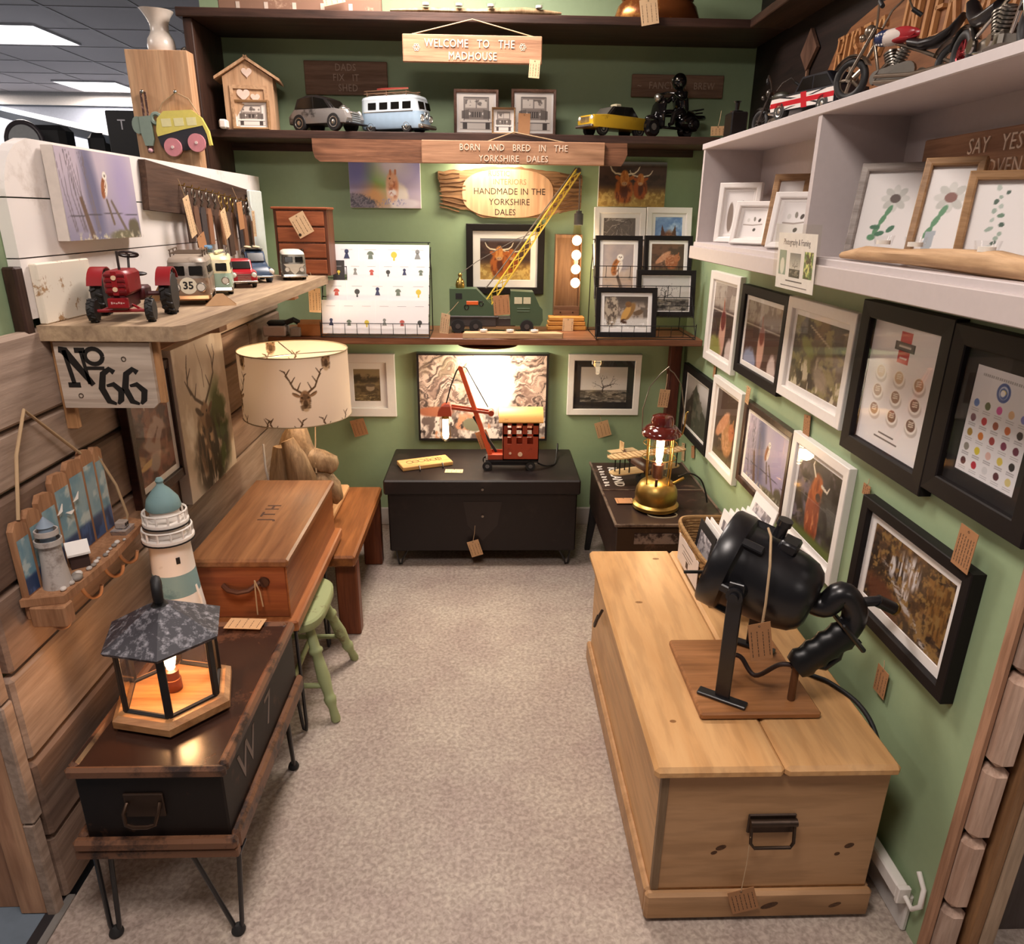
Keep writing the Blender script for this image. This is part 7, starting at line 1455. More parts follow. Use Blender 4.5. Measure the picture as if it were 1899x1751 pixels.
# chest of small drawers
DRW = wood('red brown drawers', 'a8623f', '7f4329', 'x', 1, .4, knot=.2)
t = thing('drawer_chest', 'small red brown wooden chest of four drawers at the far end of the plank shelf', 'drawers', (-.775, 3.145, SHZ), 0); w, h, d = .218, .272, .13
MB().box(-w/2, w/2, .004, d, 0, h-.008).build('carcass', wood('dark carcass', '7d4a33', '55301f', 'z', 1, .45), t); MB().box(-w/2-.008, w/2+.006, -.006, d, h-.01, h, .003).build('top', DRW, t)
for k in range(4):
    z0 = .008+.0635*k; o = MB().box(-w/2+.012, w/2-.012, -.004, .006, z0, z0+.056, .002).build('drawer', DRW, t)
    if k < 3: MB().lathe([(.001, 0), (.004, 0), (.004, .008), (.009, .012), (.006, .018), (.001, .018)], 12).build('knob', IRON, o, 40).matrix_local = Matrix.Translation((0, -.004, z0+.028)) @ Matrix.Rotation(RD(90), 4, 'X')
tag(MB().box(-1.0, -.985, 3.2, 3.36, SHZ, SHZ+.335, .003).build('white_sheet', paint('pale mint sheet', 'dfe6e0', .5)), 'pale white board leaning behind the keyring plank', 'board')
# keyring plank
t = thing('keyring_plank', 'dark weathered plank on the white boarded panel, hung with keyrings', 'plank', (-1.03, 2.32, 1.66))
mb = MB(); mb.T = Matrix(((0, 0, 1, 0), (1, 0, 0, 0), (0, 1, 0, 0), (0, 0, 0, 1))); mb.prism(edge([(-.02, -.06), (.93, -.085), (.93, .03), (.0, .08)], 3, .003), 0, .02); mb.build('plank', wood('dark weathered', '5d4537', '3a2820', 'y', .7, .75, knot=.4, bump=.5), t)
for k in range(12): MB().tube([(.02, .22+.062*k, .02-.0035*k), (.036, .22+.062*k, .018-.0035*k), (.040, .22+.062*k, .026-.0035*k)], .0022, 6).build('hook', BRASS, t, 50)
LEA = ['4d3a30', '6a4a38', '3a3436', '8a5f44', '5a4438', '8f6648']; FOBN = ['dark brown', 'chestnut', 'charcoal', 'tan', 'brown', 'light tan']
random.seed(21)
for k in range(12):
    y = 2.54+.062*k; z = 1.677-.0035*k; gold = k in (5, 6, 7); m = LEA[k % 6]
    t = thing('keyring', '%s leather keyring with %s ring, number %s from the left on the keyring plank' % (FOBN[k % 6], 'gold' if gold else 'silver', ['one', 'two', 'three', 'four', 'five', 'six', 'seven', 'eight', 'nine', 'ten', 'eleven', 'twelve'][k]), 'keyring', (-.99, y, z), 0, 'keyrings on the dark plank')
    RM = BRASS if gold else STEEL
    o = MB().torus((0, 0, -.018), .014, .0022, 'x', 18, 6).build('split_ring', RM, t, 50); MB().tube([(0, 0, -.032), (.004, .003, -.04), (0, -.004, -.05), (.0, 0, -.058)], .004, 6).build('clasp', RM, t, 50)
    ln = random.uniform(.11, .16); wd = random.uniform(.040, .056); rot = random.uniform(-.12, .12)
    mb = MB(); mb.T = Matrix.Translation((0, 0, -.056)) @ Matrix.Rotation(rot, 4, 'X'); mb.rings([[(-.003, -wd*.3, 0), (.003, -wd*.3, 0), (.003, wd*.3, 0), (-.003, wd*.3, 0)], [(-.003, -wd/2, -.02), (.003, -wd/2, -.02), (.003, wd/2, -.02), (-.003, wd/2, -.02)], [(-.003, -wd/2, -ln), (.003, -wd/2, -ln), (.003, wd/2, -ln), (-.003, wd/2, -ln)]]); mb.build('leather_fob', paint('leather '+m, m, .6, bump=.2), t)
# pine column with hanging ornaments and jug
tag(MB().box(-1.412, -1.172, 3.2, 3.44, 1.5, 2.188, .002).build('pine_column', wood('orange pine', 'd6ac86', 'c0906a', 'z', .6, .55, knot=.5)), 'tall pale pine box column beside the dark shelf, under the white jug', 'column')
t = thing('jug', 'white enamel jug on top of the pine column', 'jug', (-1.312, 3.32, 2.189)); mb = MB(); R = []
for z, r, q in ((0, .045, 0), (.004, .05, 0), (.03, .053, 0), (.055, .05, 0), (.07, .04, 0), (.085, .034, 0), (.11, .035, 0), (.135, .045, .006), (.15, .056, .014), (.156, .06, .018), (.155, .056, .017), (.13, .04, .004), (.09, .03, 0)): R.append([(r*cos(a)-q*max(0, -cos(a))*.5, r*sin(a), z+.006*max(0, -cos(a))*(z > .14)) for a in (2*pi*k/28 for k in range(28))])
mb.rings(R); mb.build('body', paint('ivory enamel', 'e3d8cc', .3), t, 60); MB().tube([(.0, .036, .12), (.0, .07, .12), (.0, .085, .08), (.0, .07, .045), (.0, .05, .04)], .006, 8).build('handle', paint('ivory enamel', 'e3d8cc', .3), t, 60); tag(MB().ball((-1.225, 3.34, 2.208), (.022, .02, .018)).build('metal_bauble', CHROME, None, 60), 'small chrome bauble beside the white jug', 'ornament')
t = thing('wooden_bus_ornament', 'hanging wooden bus ornament, yellow top, black body and pink wheels', 'ornament', M=face_frame((-1.222, 3.195, 1.905), 'back', .06), group=None)
YW = paint('pale yellow paint', 'e0cf6a', .5); mb = MB(); mb.prism([(-.10, -.02), (-.102, .0), (-.09, .045), (-.06, .07), (.05, .07), (.085, .04), (.105, -.01), (.108, -.06), (.098, -.062), (.095, -.02), (.085, .012), (.0, .0)], 0, .016); mb.build('yellow_top', YW, t)
mb = MB(); mb.prism([(-.10, -.02), (.085, .015), (.095, -.025), (.085, -.06), (.0, -.075), (-.085, -.068), (-.095, -.05)], 0, .015); mb.build('black_body', paint('slate black', '2b2a32', .5), t)
for x in (-.055, -.005, .045): MB().box(x-.02, x+.018, .014, .043, .016, .0165).build('window', paint('pale window lemon', 'e9dfa8', .4), t)
for x, y in ((-.045, -.062), (.052, -.05)): MB().cyl((x, y, .012), (x, y, .026), .034, n=24).build('wheel', paint('pink paint', 'd98c94', .5), t, 40); MB().cyl((x, y, .026), (x, y, .029), .006, n=12).build('hub', paint('pale hub', 'ead2cc', .5), t, 40)
MB().tube([(-.09, .05, .008), (-.06, .10, .008), (.0, .135, .008), (.045, .11, .008), (.075, .05, .008)], .0022, 6).build('string', STRING, t, 50)
MB().ball((0, .136, .01), .008, 10, 8).build('pin', CHROME, t, 50)
t = thing('animal_ornament', 'grey green wooden animal ornament hanging on a spotted ribbon at the pine column', 'ornament', M=face_frame((-1.36, 3.195, 1.92), 'back')); GGN = paint('grey green paint', '87968a', .6)
mb = MB(); mb.prism([(-.025, .03), (.018, .035), (.022, -.05), (.012, -.075), (-.015, -.075), (-.025, -.03)], 0, .014); mb.build('body', GGN, t); mb = MB(); mb.prism([(-.035+.022*cos(a), -.0+.032*sin(a)) for a in (2*pi*k/16 for k in range(16))], 0, .012); mb.build('ear', GGN, t); mb = MB(); mb.torus((.04, .025, .006), .018, .008, 'z', 18, 6); mb.build('curl_tail', GGN, t, 50)
MB().box(-.012, -.004, -.10, .12, .002, .005).box(.004, .012, -.10, .12, .002, .005).build('spotted_ribbon', worn('leopard ribbon', '4a2f28', 'a8837a', .45, 70, .7), t); MB().ball((0, .12, .008), .008, 10, 8).build('pin', CHROME, t, 50); MB().ball((0, -.092, .008), .009, 10, 8).build('bead', paint('pink bead', 'd5a3ac', .3), t, 50)
# corner post
tag(MB().box(.915, .972, 3.53, 3.58, .47, 1.046, .003).build('corner_post', wood('red brown post', '6b3524', '45201a', 'z', 1, .5)), 'red brown upright post in the back right corner under the shelf', 'post')
# driftwood and tealights in the right cubby
mb = MB(); gnarl(mb, [(.80, 1.66, CZ+.008), (.80, 1.55, CZ+.017), (.80, 1.42, CZ+.017), (.805, 1.28, CZ+.020), (.805, 1.15, CZ+.020), (.81, 1.06, CZ+.014), (.82, 1.0, CZ+.006)], [.006, .016, .016, .019, .019, .014, .005], 12, 8); tag(mb.build('driftwood_log', wood('pale driftwood', 'd9b48c', 'b08a63', 'y', .9, .7, knot=.5), None, 60), 'pale driftwood log holding tealights on the front edge of the right cubby', 'driftwood')
for i, y in enumerate((1.50, 1.385, 1.18)): tealight(('far glass tealight on the cubby driftwood log', 'middle glass tealight on the cubby driftwood log', 'near glass tealight on the cubby driftwood log')[i], .805, y, CZ+.034, .02, .02)
# plastic-sleeved notice
t = thing('notice', 'clear plastic sleeved notice with three small photos hung on the cubby edge', 'notice', M=face_frame((.757, 1.81, 1.503), 'right', 0, -.05)); MB().quad((-.135, -.085, 0), (.135, -.085, 0), (.135, .085, 0), (-.135, .085, 0)).build('plastic_sleeve', pane('plastic sleeve', 'fafaf4', .12, .6), t)
MB().box(-.115, .115, -.072, .064, -.0020, -.0012).build('paper', paint('notice paper', 'ece4e2', .6), t)
mb = MB(); put_text(mb, 'Photography & Framing', 0, .042, -.0011, .021, .0002, .8); mb.build('lettering', paint('grey print', '6a6062', .6), t)
Pic(.7, 24, 61, '8a9a8c').blob(.35, .35, .22, .34, 'd9d6cc', 0, .1).mesh('photo', .045, .06, t, -.001, -.078, -.008); pic_tree(1.1, 40, 62, '3a3838', '77787a').mesh('photo', .065, .058, t, -.001, .0, -.012); Pic(.8, 30, 63, '5c7a48').tex('d9d98a', 6, 6, .55, .1, 2).tex('4a3a2a', 8, 8, .6, .1, 3).mesh('photo', .05, .062, t, -.001, .078, -.008)
mb = MB(); mb.box(-.05, .05, -.052, -.049, -.0012, -.0009).box(-.08, .08, -.064, -.062, -.0012, -.0009); mb.build('printed_line', paint('grey print', '6a6062', .6), t)
# burnt plaque with hooks on the trunk
t = thing('hook_plaque', 'pale wooden plaque with burnt lettering and two hooks on the black trunk', 'plaque', (-.308, 3.288, .452), RD(22)); MB().box(-.125, .125, -.062, .05, .001, .022, .003).build('plank', wood('pale plaque', 'd9ae72', 'bd8d52', 'x', 1, .6), t)
mb = MB()
for k, (x, ty) in enumerate(((-.075, 0), (-.045, 1), (-.015, 0), (.015, 2), (.045, 1), (.07, 2))):
    mb.torus((x, .0, .0222), .015, .0016, 'z', 14, 4, 1, 1.25)
    if ty: mb.box(x-.012, x+.012, -.002, .001, .0215, .0226)
    if ty == 2: mb.box(x-.001, x+.002, -.018, .02, .0215, .0226)
mb.build('lettering', paint('burnt mark', '6a4426', .8), t)
for x in (-.045, .07): MB().tube([(x, -.058, .02), (x, -.068, .016), (x, -.075, .006), (x-.004, -.088, .004), (x-.006, -.09, .012)], .003, 6).build('hook', BLACKMET, t, 50)
# coastal plaque with hooks on the plank wall
t = thing('coastal_hook_shelf', 'driftwood coastal scene hook shelf with painted sea on the left plank wall', 'wall shelf', (LW+.008, 1.41, .80)); DWP = wood('plaque driftwood', 'b98a66', '936748', 'z', 1, .7, knot=.3)
ys = [0, .045, .09, .15, .215, .28, .335, .385]; tops = [.135, .16, .17, .215, .225, .228, .19]
ys = [0, .05, .10, .16, .225, .29, .345, .39]; tops = [.165, .175, .19, .215, .225, .232, .225]
for k in range(7):
    mb = MB(); mb.T = Matrix(((0, 0, 1, 0), (1, 0, 0, 0), (0, 1, 0, 0), (0, 0, 0, 1))); b0 = -.05 if k == 0 else -.01
    y0, y1, tp = ys[k]+.0015, ys[k+1]-.0015, tops[k]; mb.prism([(y0, b0), (y1, b0), (y1, tp-.01), (y1-.012, tp), (y0+.012, tp+.004), (y0, tp-.012)], 0, .014); o = mb.build('back_board', DWP, t)
    p = Pic((y1-y0)/(tp-.03), 40, 70+k, '8fa9b0'); p.tex('6f95a5', 4, 3, .5, .2, 1); p.tex('b9c6c4', 5, 5, .6, .1, 2); p.mix(np.clip((.34-.0*k-p.y)*18, 0, 1), '2f4266'); p.tex('46608c', 8, 4, .55, .1, 3, np.clip((.34-p.y)*18, 0, 1))
    sc = p.mesh('painted_scene', 1, 1, o, wrap=lambda u, v, y0=y0, y1=y1, tp=tp: np.stack([np.full(u.shape, .0146), y0+.003+(y1-y0-.006)*u, .0+(tp-.035)*v], -1))
mb = MB(); mb.T = Matrix(((1, 0, 0, 0), (0, 1, 0, 0), (0, 0, 1, 0), (0, 0, 0, 1))); mb.prism([(0, -.01), (.085, .01), (.095, .2), (.075, .43), (.01, .45), (0, .4)], -.022, -.004); mb.build('ledge', DWP, t)
MB().box(.012, .09, -.008, .03, -.075, -.023, .004).build('end_board', DWP, t); MB().box(.0, .016, .0, .42, -.06, -.022, .003).build('lower_rail', DWP, t)
for y in (.04, .18, .29, .37):
    MB().tube(spline([(.016, y, -.04), (.022, y, -.085), (.04, y, -.105), (.062, y, -.095), (.07, y, -.07)], 4), .0045, 8).build('hook', paint('tan hook', 'b08564', .5), t, 50)
LHW = worn('grey white', 'b9b0aa', '8a7f78', .42, 14, .7); cx, cy = .045, .06
o = MB().lathe([(.001, -.004), (.03, -.004), (.024, .055), (.022, .10), (.001, .10)], 18, (cx, cy, 0)).build('tiny_lighthouse', LHW, t, 40)
for z, r in ((.10, .028), (.122, .024)): MB().lathe([(.012, z), (r, z), (r, z+.012), (r-.003, z+.012), (r-.003, z+.003), (.012, z+.003)], 18, (cx, cy, 0)).build('gallery', LHW, o, 40)
MB().lathe([(.016, .10), (.015, .14), (.018, .142), (.001, .165)], 16, (cx, cy, 0)).build('lantern_cap', paint('grey blue', '8494a5', .6), o, 40)
mb = MB(); mb.T = Matrix.Translation((.045, .155, -.004)) @ Matrix.Rotation(RD(35), 4, 'Z'); mb.prism([(-.02, -.015), (.02, -.015), (.02, .015), (-.02, .015)], 0, .04); o = mb.build('tiny_house', paint('dark house', '3f2c28', .6), t)
mb = MB(); mb.T = Matrix.Translation((.045, .155, .036)) @ Matrix.Rotation(RD(35), 4, 'Z'); mb.rings([[(x, -.022, 0), (x, 0, .026), (x, .022, 0), (x, .022, -.005), (x, 0, .020), (x, -.022, -.005)] for x in (-.024, .024)]); mb.build('roof', WHITEP, o)
mb = MB(); mb.T = Matrix.Translation((.055, .345, -.004)); mb.rings([[(-.018, -.02, 0), (.018, -.02, 0), (.018, .022, 0), (-.018, .022, 0)], [(-.02, -.026, .014), (.02, -.026, .014), (.02, .028, .014), (-.02, .028, .014)]]).box(-.013, .013, -.012, .014, .014, .034, .003); o = mb.build('tiny_boat', worn('boat paint', 'a99a90', '6a7080', .42, 30, .6), t); MB().box(.055+.012, .055+.0142, .338, .344, .018, .025).box(.055+.012, .055+.0142, .348, .354, .018, .025).build('window', MATTBLK, o)
random.seed(9)
for k in range(16):
    y = .025+.018*k if k > 5 else random.uniform(.02, .11); x = random.uniform(.066, .088) if k <= 5 else .078+random.uniform(-.008, .006); r = random.uniform(.006, .014) if k <= 5 else random.uniform(.004, .007)
    MB().ball((x, y, -.003+r*.5), (r, r*1.2, r*.75), 10, 6).build('pebble', paint('pebble %d' % (k % 3), ['b3aaa3', '8d857e', 'd5cdc6'][k % 3], .6), t, 60)
for y, z, q in ((.165, .135, .5), (.2, .115, -.3), (.235, .14, .4)):
    mb = MB(); mb.T = Matrix.Translation((.017, y, z)) @ Matrix.Rotation(q, 4, 'X'); mb.rings([[(0, -.016, .0), (.003, -.016, 0), (.003, -.016, .003)], [(0, 0, -.004), (.006, 0, -.004), (.003, 0, .004)], [(0, .016, .004), (.003, .016, .004), (.003, .016, .007)]]); mb.build('seagull', WHITEP, t)
MB().tube([(.012, .03, .17), (.006, .08, .3), (.004, .14, .385), (.006, .22, .31), (.012, .30, .232)], .004, 7).build('hanging_rope', STRING, t, 50)
MB().tube([(.012, .372, .2), (.016, .385, .17), (.03, .40, .11), (.04, .41, .02), (.03, .41, -.02)], .0035, 7).build('side_rope', STRING, t, 50)
# wicker basket of prints
t = thing('wicker_basket', 'woven wicker basket of mounted prints on the pine chest', 'basket', (.785, 2.09, .461)); WK = wood('wicker cane', 'b08a58', '7d5a34', 'x', 2, .7, streak=30); mb = MB(); random.seed(4)
def brect(w, l, r, z, n=40):
    out = []
    for k in range(n):
        a = 2*pi*k/n; c, s_ = cos(a), sin(a); out.append((w*math.copysign(abs(c)**.35, c), l*math.copysign(abs(s_)**.35, s_), z))
    return out
H = .14; rows = 14
for i in range(rows):
    z = .006+H*i/rows; k = z/H; w_, l_ = .105+.018*k, .178+.018*k
    base = brect(w_, l_, .02, z, 56); pts = []
    for j, p in enumerate(base):
        o_ = .0032*(1 if (j+i) % 2 else -1); rr = math.hypot(p[0], p[1]); pts.append((p[0]*(1+o_/rr), p[1]*(1+o_/rr), z))
    mb.tube(pts, .0058, 5, True)
mb.build('woven_side', WK, t, 60)
mb = MB(); mb.tube(brect(.124, .197, .02, H+.006, 56), .008, 6, True); mb.build('rim', WK, t, 60)
MB().box(-.1, .1, -.172, .172, .001, .006).build('base', WK, t)
o = MB().box(-.1285, -.1265, -.115, .115, .03, .125).build('label_card', paint('label card', 'd9cdc6', .6), t); mb = MB(); mb.T = basis((-.1287, 0, .08), (0, -1, 0), (0, 0, 1), (-1, 0, 0)); mb.box(-.07, .06, .02, .022, 0, .0003).box(-.05, .05, .006, .008, 0, .0003).box(-.06, .03, -.006, -.004, 0, .0003).box(-.012, .012, -.034, -.012, 0, .0003); mb.build('lettering', INK, o)
PRL = ['dark mounted grey print at the front of the wicker basket', 'first white mounted print behind the dark one in the basket', 'second white mounted print behind the dark one in the basket', 'small white mounted print in the near part of the basket', 'white mounted print in the middle of the basket stack', 'white mounted print just behind the middle of the basket stack', 'tall white mounted print towards the wall side of the basket', 'next tall white mounted print towards the wall side', 'tallest white mounted print nearest the wall in the basket', 'rearmost white mounted print leaning on the right wall']
for k in range(10):
    w_, h_ = ((.17, .16), (.17, .165), (.17, .165), (.16, .17), (.2, .20), (.2, .205), (.2, .21), (.2, .215), (.2, .22), (.19, .27))[k]
    x = .715+.0145*k; y = (2.14, 2.14, 2.14, 2.02, 2.12, 2.11, 2.10, 2.10, 2.10, 2.12)[k]; M = face_frame((x, y, .469), 'right', 0, .13+.012*k) @ Matrix.Translation((0, h_/2+.002, 0))
    tt = thing('mounted_print', PRL[k], 'print', M=M, group='mounted prints in the wicker basket'); dk = k == 0
    MB().box(-w_/2, w_/2, -h_/2, h_/2, 0, .004).build('mount_board', MNTB if dk else MNT, tt)
    Pic(1.3, 36, 80+k, 'b5aeb0').tex('8a8488', 5, 5, .55, .15, 2).grad('a39c9e', 'cfc8ca').tex('7a7478', 6, 8, .55, .1, 3).mesh('picture', w_-.05, h_-.06, tt, .0043)
# cable trunking, plug and adaptor low on the right
t = thing('cable_trunking', 'white plastic cable trunking with looped white cable low on the right wall', 'trunking', (RW-.014, 1.19, .05)); MB().box(-.028, .0, .02, .75, .045, .085, .004).build('channel', WHITEP, t); MB().box(-.03, .0, .008, .02, .042, .088, .002).build('end_cap', WHITEP, t); MB().tube([(-.012, .008, .065), (-.012, -.02, .06), (-.002, -.03, .08), (.004, -.02, .12), (.006, .01, .14)], .006, 8).build('white_cable', WHITEP, t, 50)
tag(MB().box(.935, .97, 1.36, 1.43, .0, .075, .008).build('power_adaptor', MATTBLK), 'black power adaptor on the floor behind the pine chest', 'adaptor')
# far shop aisle, seen over the left partition
t = thing('round_mirror', 'round magnifier mirror with dark rim beyond the left partition', 'mirror', P(46, 262, 'y', 4.6)); MB().torus((0, 0, 0), .10, .014, 'y', 32, 8).build('rim', paint('dark rim', '3a3236', .4), t, 50); MB().cyl((0, -.004, 0), (0, .004, 0), .092, n=32).build('glass', paint('mirror grey', 'b9babb', .1, .3), t, 40); MB().cyl((0, 0, -.1), (0, 0, -1.0), .012, n=10).build('stand', paint('dark rim', '3a3236', .4), t)
GZ = P(100, 268, 'y', 4.8).z
t = thing('shop_shelving', 'tall grey shop shelving hidden behind the left partition, holding dark goods', 'shelving', (-2.3, 4.5, 0)); MB().box(-.75, .75, -.35, .4, GZ-.22, GZ-.2).box(-.75, .75, -.35, .4, .9, .92).build('shelf_board', paint('shop shelf grey', '8d9096', .5), t)
for x in (-.74, .74): MB().box(x-.012, x+.012, -.35, .4, 0, GZ-.2).build('side_panel', paint('shop shelf grey', '8d9096', .5), t)
for (px, py, w_, h_, lab, nm) in ((100, 254, .20, .12, 'black camera bag shape beyond the left partition, beside the round mirror', 'black_bag'), (193, 265, .14, .10, 'small black box beyond the left partition, centre of the gap', 'black_box')):
    p = P(px, py, 'y', 4.8); tag(MB().box(p.x-w_/2, p.x+w_/2, 4.72, 4.87, GZ-.2, p.z+h_/2, .03).build(nm, MATTBLK), lab, 'bag' if 'bag' in nm else 'box')
p = P(242, 268, 'y', 4.2); t = thing('monitor', 'black screen with pale lettering beyond the left partition, beside the pine column', 'screen', p); MB().box(-.10, .10, -.02, .02, -.16, .16, .006).build('body', MATTBLK, t); mb = MB(); mb.T = face_frame((0, -.0215, .09), 'back'); put_text(mb, 'T', -.02, 0, 0, .07, .0004); mb.build('lettering', paint('pale print', 'c9c6cc', .5), t); MB().box(-.03, .03, -.02, .02, .012-p.z, -.16).box(-.1, .1, -.06, .06, .001-p.z, .012-p.z).build('stand', MATTBLK, t)
a, b = P(0, 207, 'y', 6.5), P(232, 262, 'y', 4.6); mb = MB(); d_ = (b-a).normalized(); mb.tube([a-d_*1, b+d_*.3], .045, 6); tag(mb.build('grey_rail', paint('blue grey rail', '6f7884', .5)), 'sloping grey rail across the far aisle beyond the left partition', 'rail')
# ------------------------------------------------------------------ price tags
KR = [paint('tag kraft', 'c39a70', .8, vary=.05), paint('tag light', 'd6b48c', .8, vary=.05), paint('tag brown', 'a87850', .8, vary=.05)]
def ptag(label, c, side, w, h, tilt=0, lean=0, k=0, tie=None, M=None, lines=4, yaw=0):
    M = M or (face_frame(c, side) @ Matrix.Rotation(yaw, 4, 'Y') @ Matrix.Rotation(tilt, 4, 'Z') @ Matrix.Rotation(-lean, 4, 'X'))
    t = thing('price_tag', label, 'price tag', M=M, group='handwritten price tags')
    MB().box(-w/2, w/2, -h/2, h/2, 0, .0012).build('card', KR[k], t); rnd = random.Random(label)
    mb = MB()
    for i in range(lines):
        x = -w*.38+w*.76*i/max(1, lines-1); y = -h*.40
        while y < h*.28:
            q = rnd.uniform(.004, .010); y1 = min(h*.3, y+q); mb.box(x-.0007, x+.0007+rnd.uniform(0, .0006), y, y1, .0012, .0014); y = y1+rnd.uniform(.0015, .003)
    if lines: mb.build('handwriting', INK, t)
    MB().torus((0, h*.42, .0012), .0022, .0007, 'z', 10, 4).build('eyelet', INK, t)
    if tie is not None:
        q = M.inverted() @ Vector(tie); MB().tube([(0, h*.42, .001), (q.x*.5+.002, h*.42+(q.y-h*.42)*.5, q.z*.5), tuple(q)], .0011, 5).build('string', STRING, t, 50)
    return t
def bt(label, px, py, Y, wp, hp, tilt=0, tie=None, k=0, lean=0, yaw=0, lines=4):
    c = P(px, py, 'y', Y); m = mpp(c); return ptag(label, c, 'back', wp*m, hp*m, tilt, lean, k, P(tie[0], tie[1], 'y', Y+.005) if tie else None, yaw=yaw, lines=lines)
def rt(label, px, py, wv, hv, tilt=0, tie=None, k=2, off=.006, lines=4):
    c = P(px, py, 'x', RW-off); return ptag(label, c, 'right', wv, hv, tilt, 0, k, P(tie[0], tie[1], 'x', RW-off+.004) if tie else None, lines=lines)
def flat(label, px, py, z, w, h, rz, k=1, lines=4, tie=None):
    c = P(px, py, 'z', z); M = Matrix.Translation(c) @ Matrix.Rotation(rz, 4, 'Z'); return ptag(label, c, 'back', w, h, 0, 0, k, tie, M, lines)
bt('tag hanging from the right end of the welcome sign', 991, 128, 3.222, 20, 30, -.06, (985, 112), 1)
bt('large tag hanging from the copper pot on the top shelf', 1204, 22, 3.225, 33, 42, .18, (1196, 0), 1)
bt('tag dangling before the rustic board at the top edge of the photo', 620, 1, 3.255, 40, 12, .2, None, 1)
bt('blank brown tag leaning on the right truck front print', 972, 230, 3.36, 22, 36, -.02, None, 2, .1, lines=0)
bt('tag leaning beside the black scooter at the end of the middle shelf', 1331, 243, 3.325, 26, 16, .05, (1338, 205), 0)
bt('square tag tied to the top drawer of the small drawer chest', 559, 417, 3.125, 30, 40, .48, (553, 395), 1)
bt('long tag hanging below the far end of the plank shelf', 584, 557, 3.13, 22, 44, -.03, (575, 505), 1)
bt('tag below the sepia barn picture', 666, 793, 3.585, 26, 32, .25, (655, 772), 2)
bt('tag below the lone tree picture', 1118, 796, 3.585, 26, 30, .3, (1112, 770), 0)
bt('tag hanging from the rear of the green crane lorry', 825, 601, 3.345, 19, 38, -.15, (850, 560), 1, yaw=-.5)
bt('tag propped between the crane house and cab of the green lorry', 930, 566, 3.375, 30, 36, .08, None, 2)
bt('small tag tied round the orange wooden slats', 1053, 604, 3.455, 20, 26, -.02, None, 1, lines=2)
bt('square tag hanging on the front of the black trunk', 881, 1017, 3.06, 22, 32, .3, (881, 975), 0)
bt('brown tag hanging behind the red steam shovel boom', 897, 815, 3.29, 22, 34, .35, (893, 795), 2)
bt('tag hanging from the carrying handle of the brass lantern', 1231, 739, 2.70, 19, 34, -.08, (1238, 693), 0)
flat('pale yellow tag lying on the black trunk beside the hook plaque', 842, 874, .4535, .085, .048, .0-.03, 1)
flat('orange tag lying on the dark case beside the brass lantern', 1158, 929, .4655, .075, .06, 0, 2, 2)
flat('long tag lying on the black box table behind the lantern', 455, 1157, .4845, .105, .055, -.06, 0, 5)
rt('bright tag on the right wall just behind the brass lantern', 1267, 838, .05, .09, .2, None, 1)
rt('small tag beside the bright one behind the brass lantern', 1285, 838, .05, .06, .3, None, 2)
rt('tag between the black and white frames at the left of the right wall', 1325, 690, .03, .05, 0, None, 2)
rt('curling tag below the black framed squirrel picture on the right wall', 1387, 733, .04, .065, -.1, (1383, 716), 0, .025)
rt('tag below the white framed green rock picture', 1496, 792, .045, .075, .15, None, 2)
rt('small tag above the black framed waterfall picture', 1607, 909, .035, .03, 0, (1612, 888), 2, .008)
rt('large tag hanging at the top right of the waterfall picture', 1789, 1018, .055, .09, -.05, None, 2, .036, 6)
rt('tag hanging on the wall below the waterfall picture', 1634, 1264, .05, .075, 0, (1640, 1225), 2, .008)
rt('small tag under the single highland cow picture', 1487, 1108, .04, .045, 0, None, 2)
bt('creased tag hanging from the handle of the pine chest', 1378, 1670, 1.227, 50, 56, .3, (1392, 1552), 2, lines=6)
c = P(1410, 1190, 'y', 1.40); ptag('large tag hanging by twine from the searchlight', c, 'back', 42*mpp(c), 80*mpp(c), .2, 0, 2, P(1418, 1150, 'y', 1.41), lines=4)
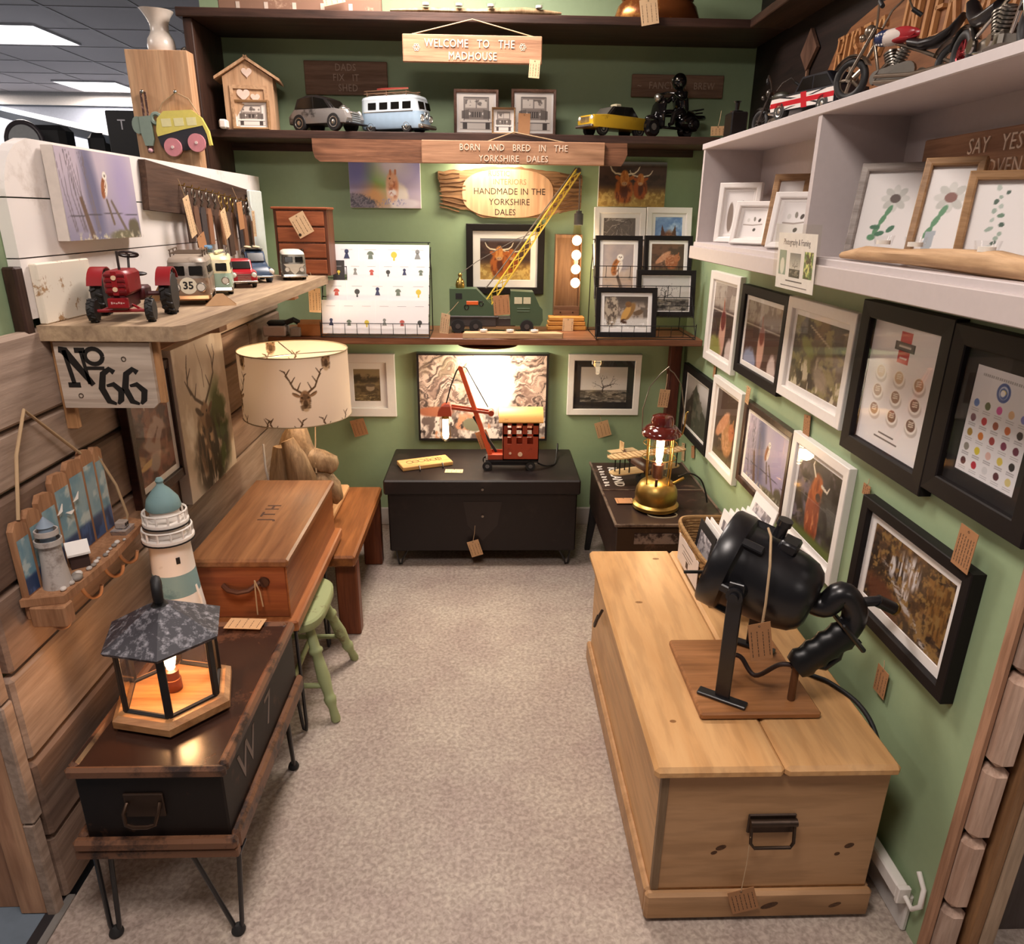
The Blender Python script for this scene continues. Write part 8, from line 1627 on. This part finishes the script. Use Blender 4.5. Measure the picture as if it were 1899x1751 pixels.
MBt = MB(); MBt.tube([P(1414, 1155, 'y', 1.405), P(1420, 1120, 'y', 1.40), P(1428, 1050, 'y', 1.41), P(1430, 995, 'y', 1.47), P(1425, 980, 'y', 1.53)], .003, 6); tag(MBt.build('twine', STRING, None, 50), 'loop of jute twine over the black searchlight drum', 'twine')
tag(MB().tube([P(472, 1077, 'y', 1.905), P(474, 1100, 'y', 1.905), P(478, 1140, 'y', 1.905)], .0022, 6).tube([P(472, 1077, 'y', 1.905), P(482, 1098, 'y', 1.905), P(488, 1125, 'y', 1.905)], .0022, 6).build('twine', STRING, None, 50), 'jute twine knotted on the handle of the orange-brown box table', 'twine')
def tent(label, px, py, w, h, rz):
    c = P(px, py, 'z', SHZ+.001); t = thing('folded_card', label, 'price tag', c, rz, 'folded kraft cards')
    for s_ in (-1, 1):
        mb = MB(); mb.rings([[(-w/2, s_*h*.55, 0), (w/2, s_*h*.55, 0), (w/2, s_*h*.55+.001, 0), (-w/2, s_*h*.55+.001, 0)], [(-w*.1, 0, h), (w*.1, 0, h), (w*.1, .001, h), (-w*.1, .001, h)]]); mb.build('card_leaf', KR[0], t)
tent('folded kraft card standing before the cream and mint van', 410, 566, .085, .032, .35)
tent('folded kraft card between the red tractor and the brown van', 303, 560, .05, .05, 1.1)
bt('brown tag tied to the blue beetle, hanging over the shelf edge', 545, 513, 2.95, 36, 16, -.6, None, 0, .9)
for lab, px, py, w, h, tl, k in (('long pale tag on the keyring plank, leftmost of its tags', 352, 402, .05, .125, .28, 1), ('pale tag on the keyring plank, above the mint van', 418, 415, .055, .10, .35, 1), ('brown wooden tag on the keyring plank, beside the drawers', 446, 400, .06, .10, .08, 2), ('narrow pale tag at the right end of the keyring plank', 471, 415, .035, .10, 0, 1), ('low brown tag under the keyrings, above the brown van', 375, 452, .07, .06, .3, 2)):
    c = P(px, py, 'x', -.965); ptag(lab, c, 'left', w, h, tl, 0, k, Vector((-.975, c.y-.03, c.z+h*.5+.05)), lines=0 if k == 2 else 3)
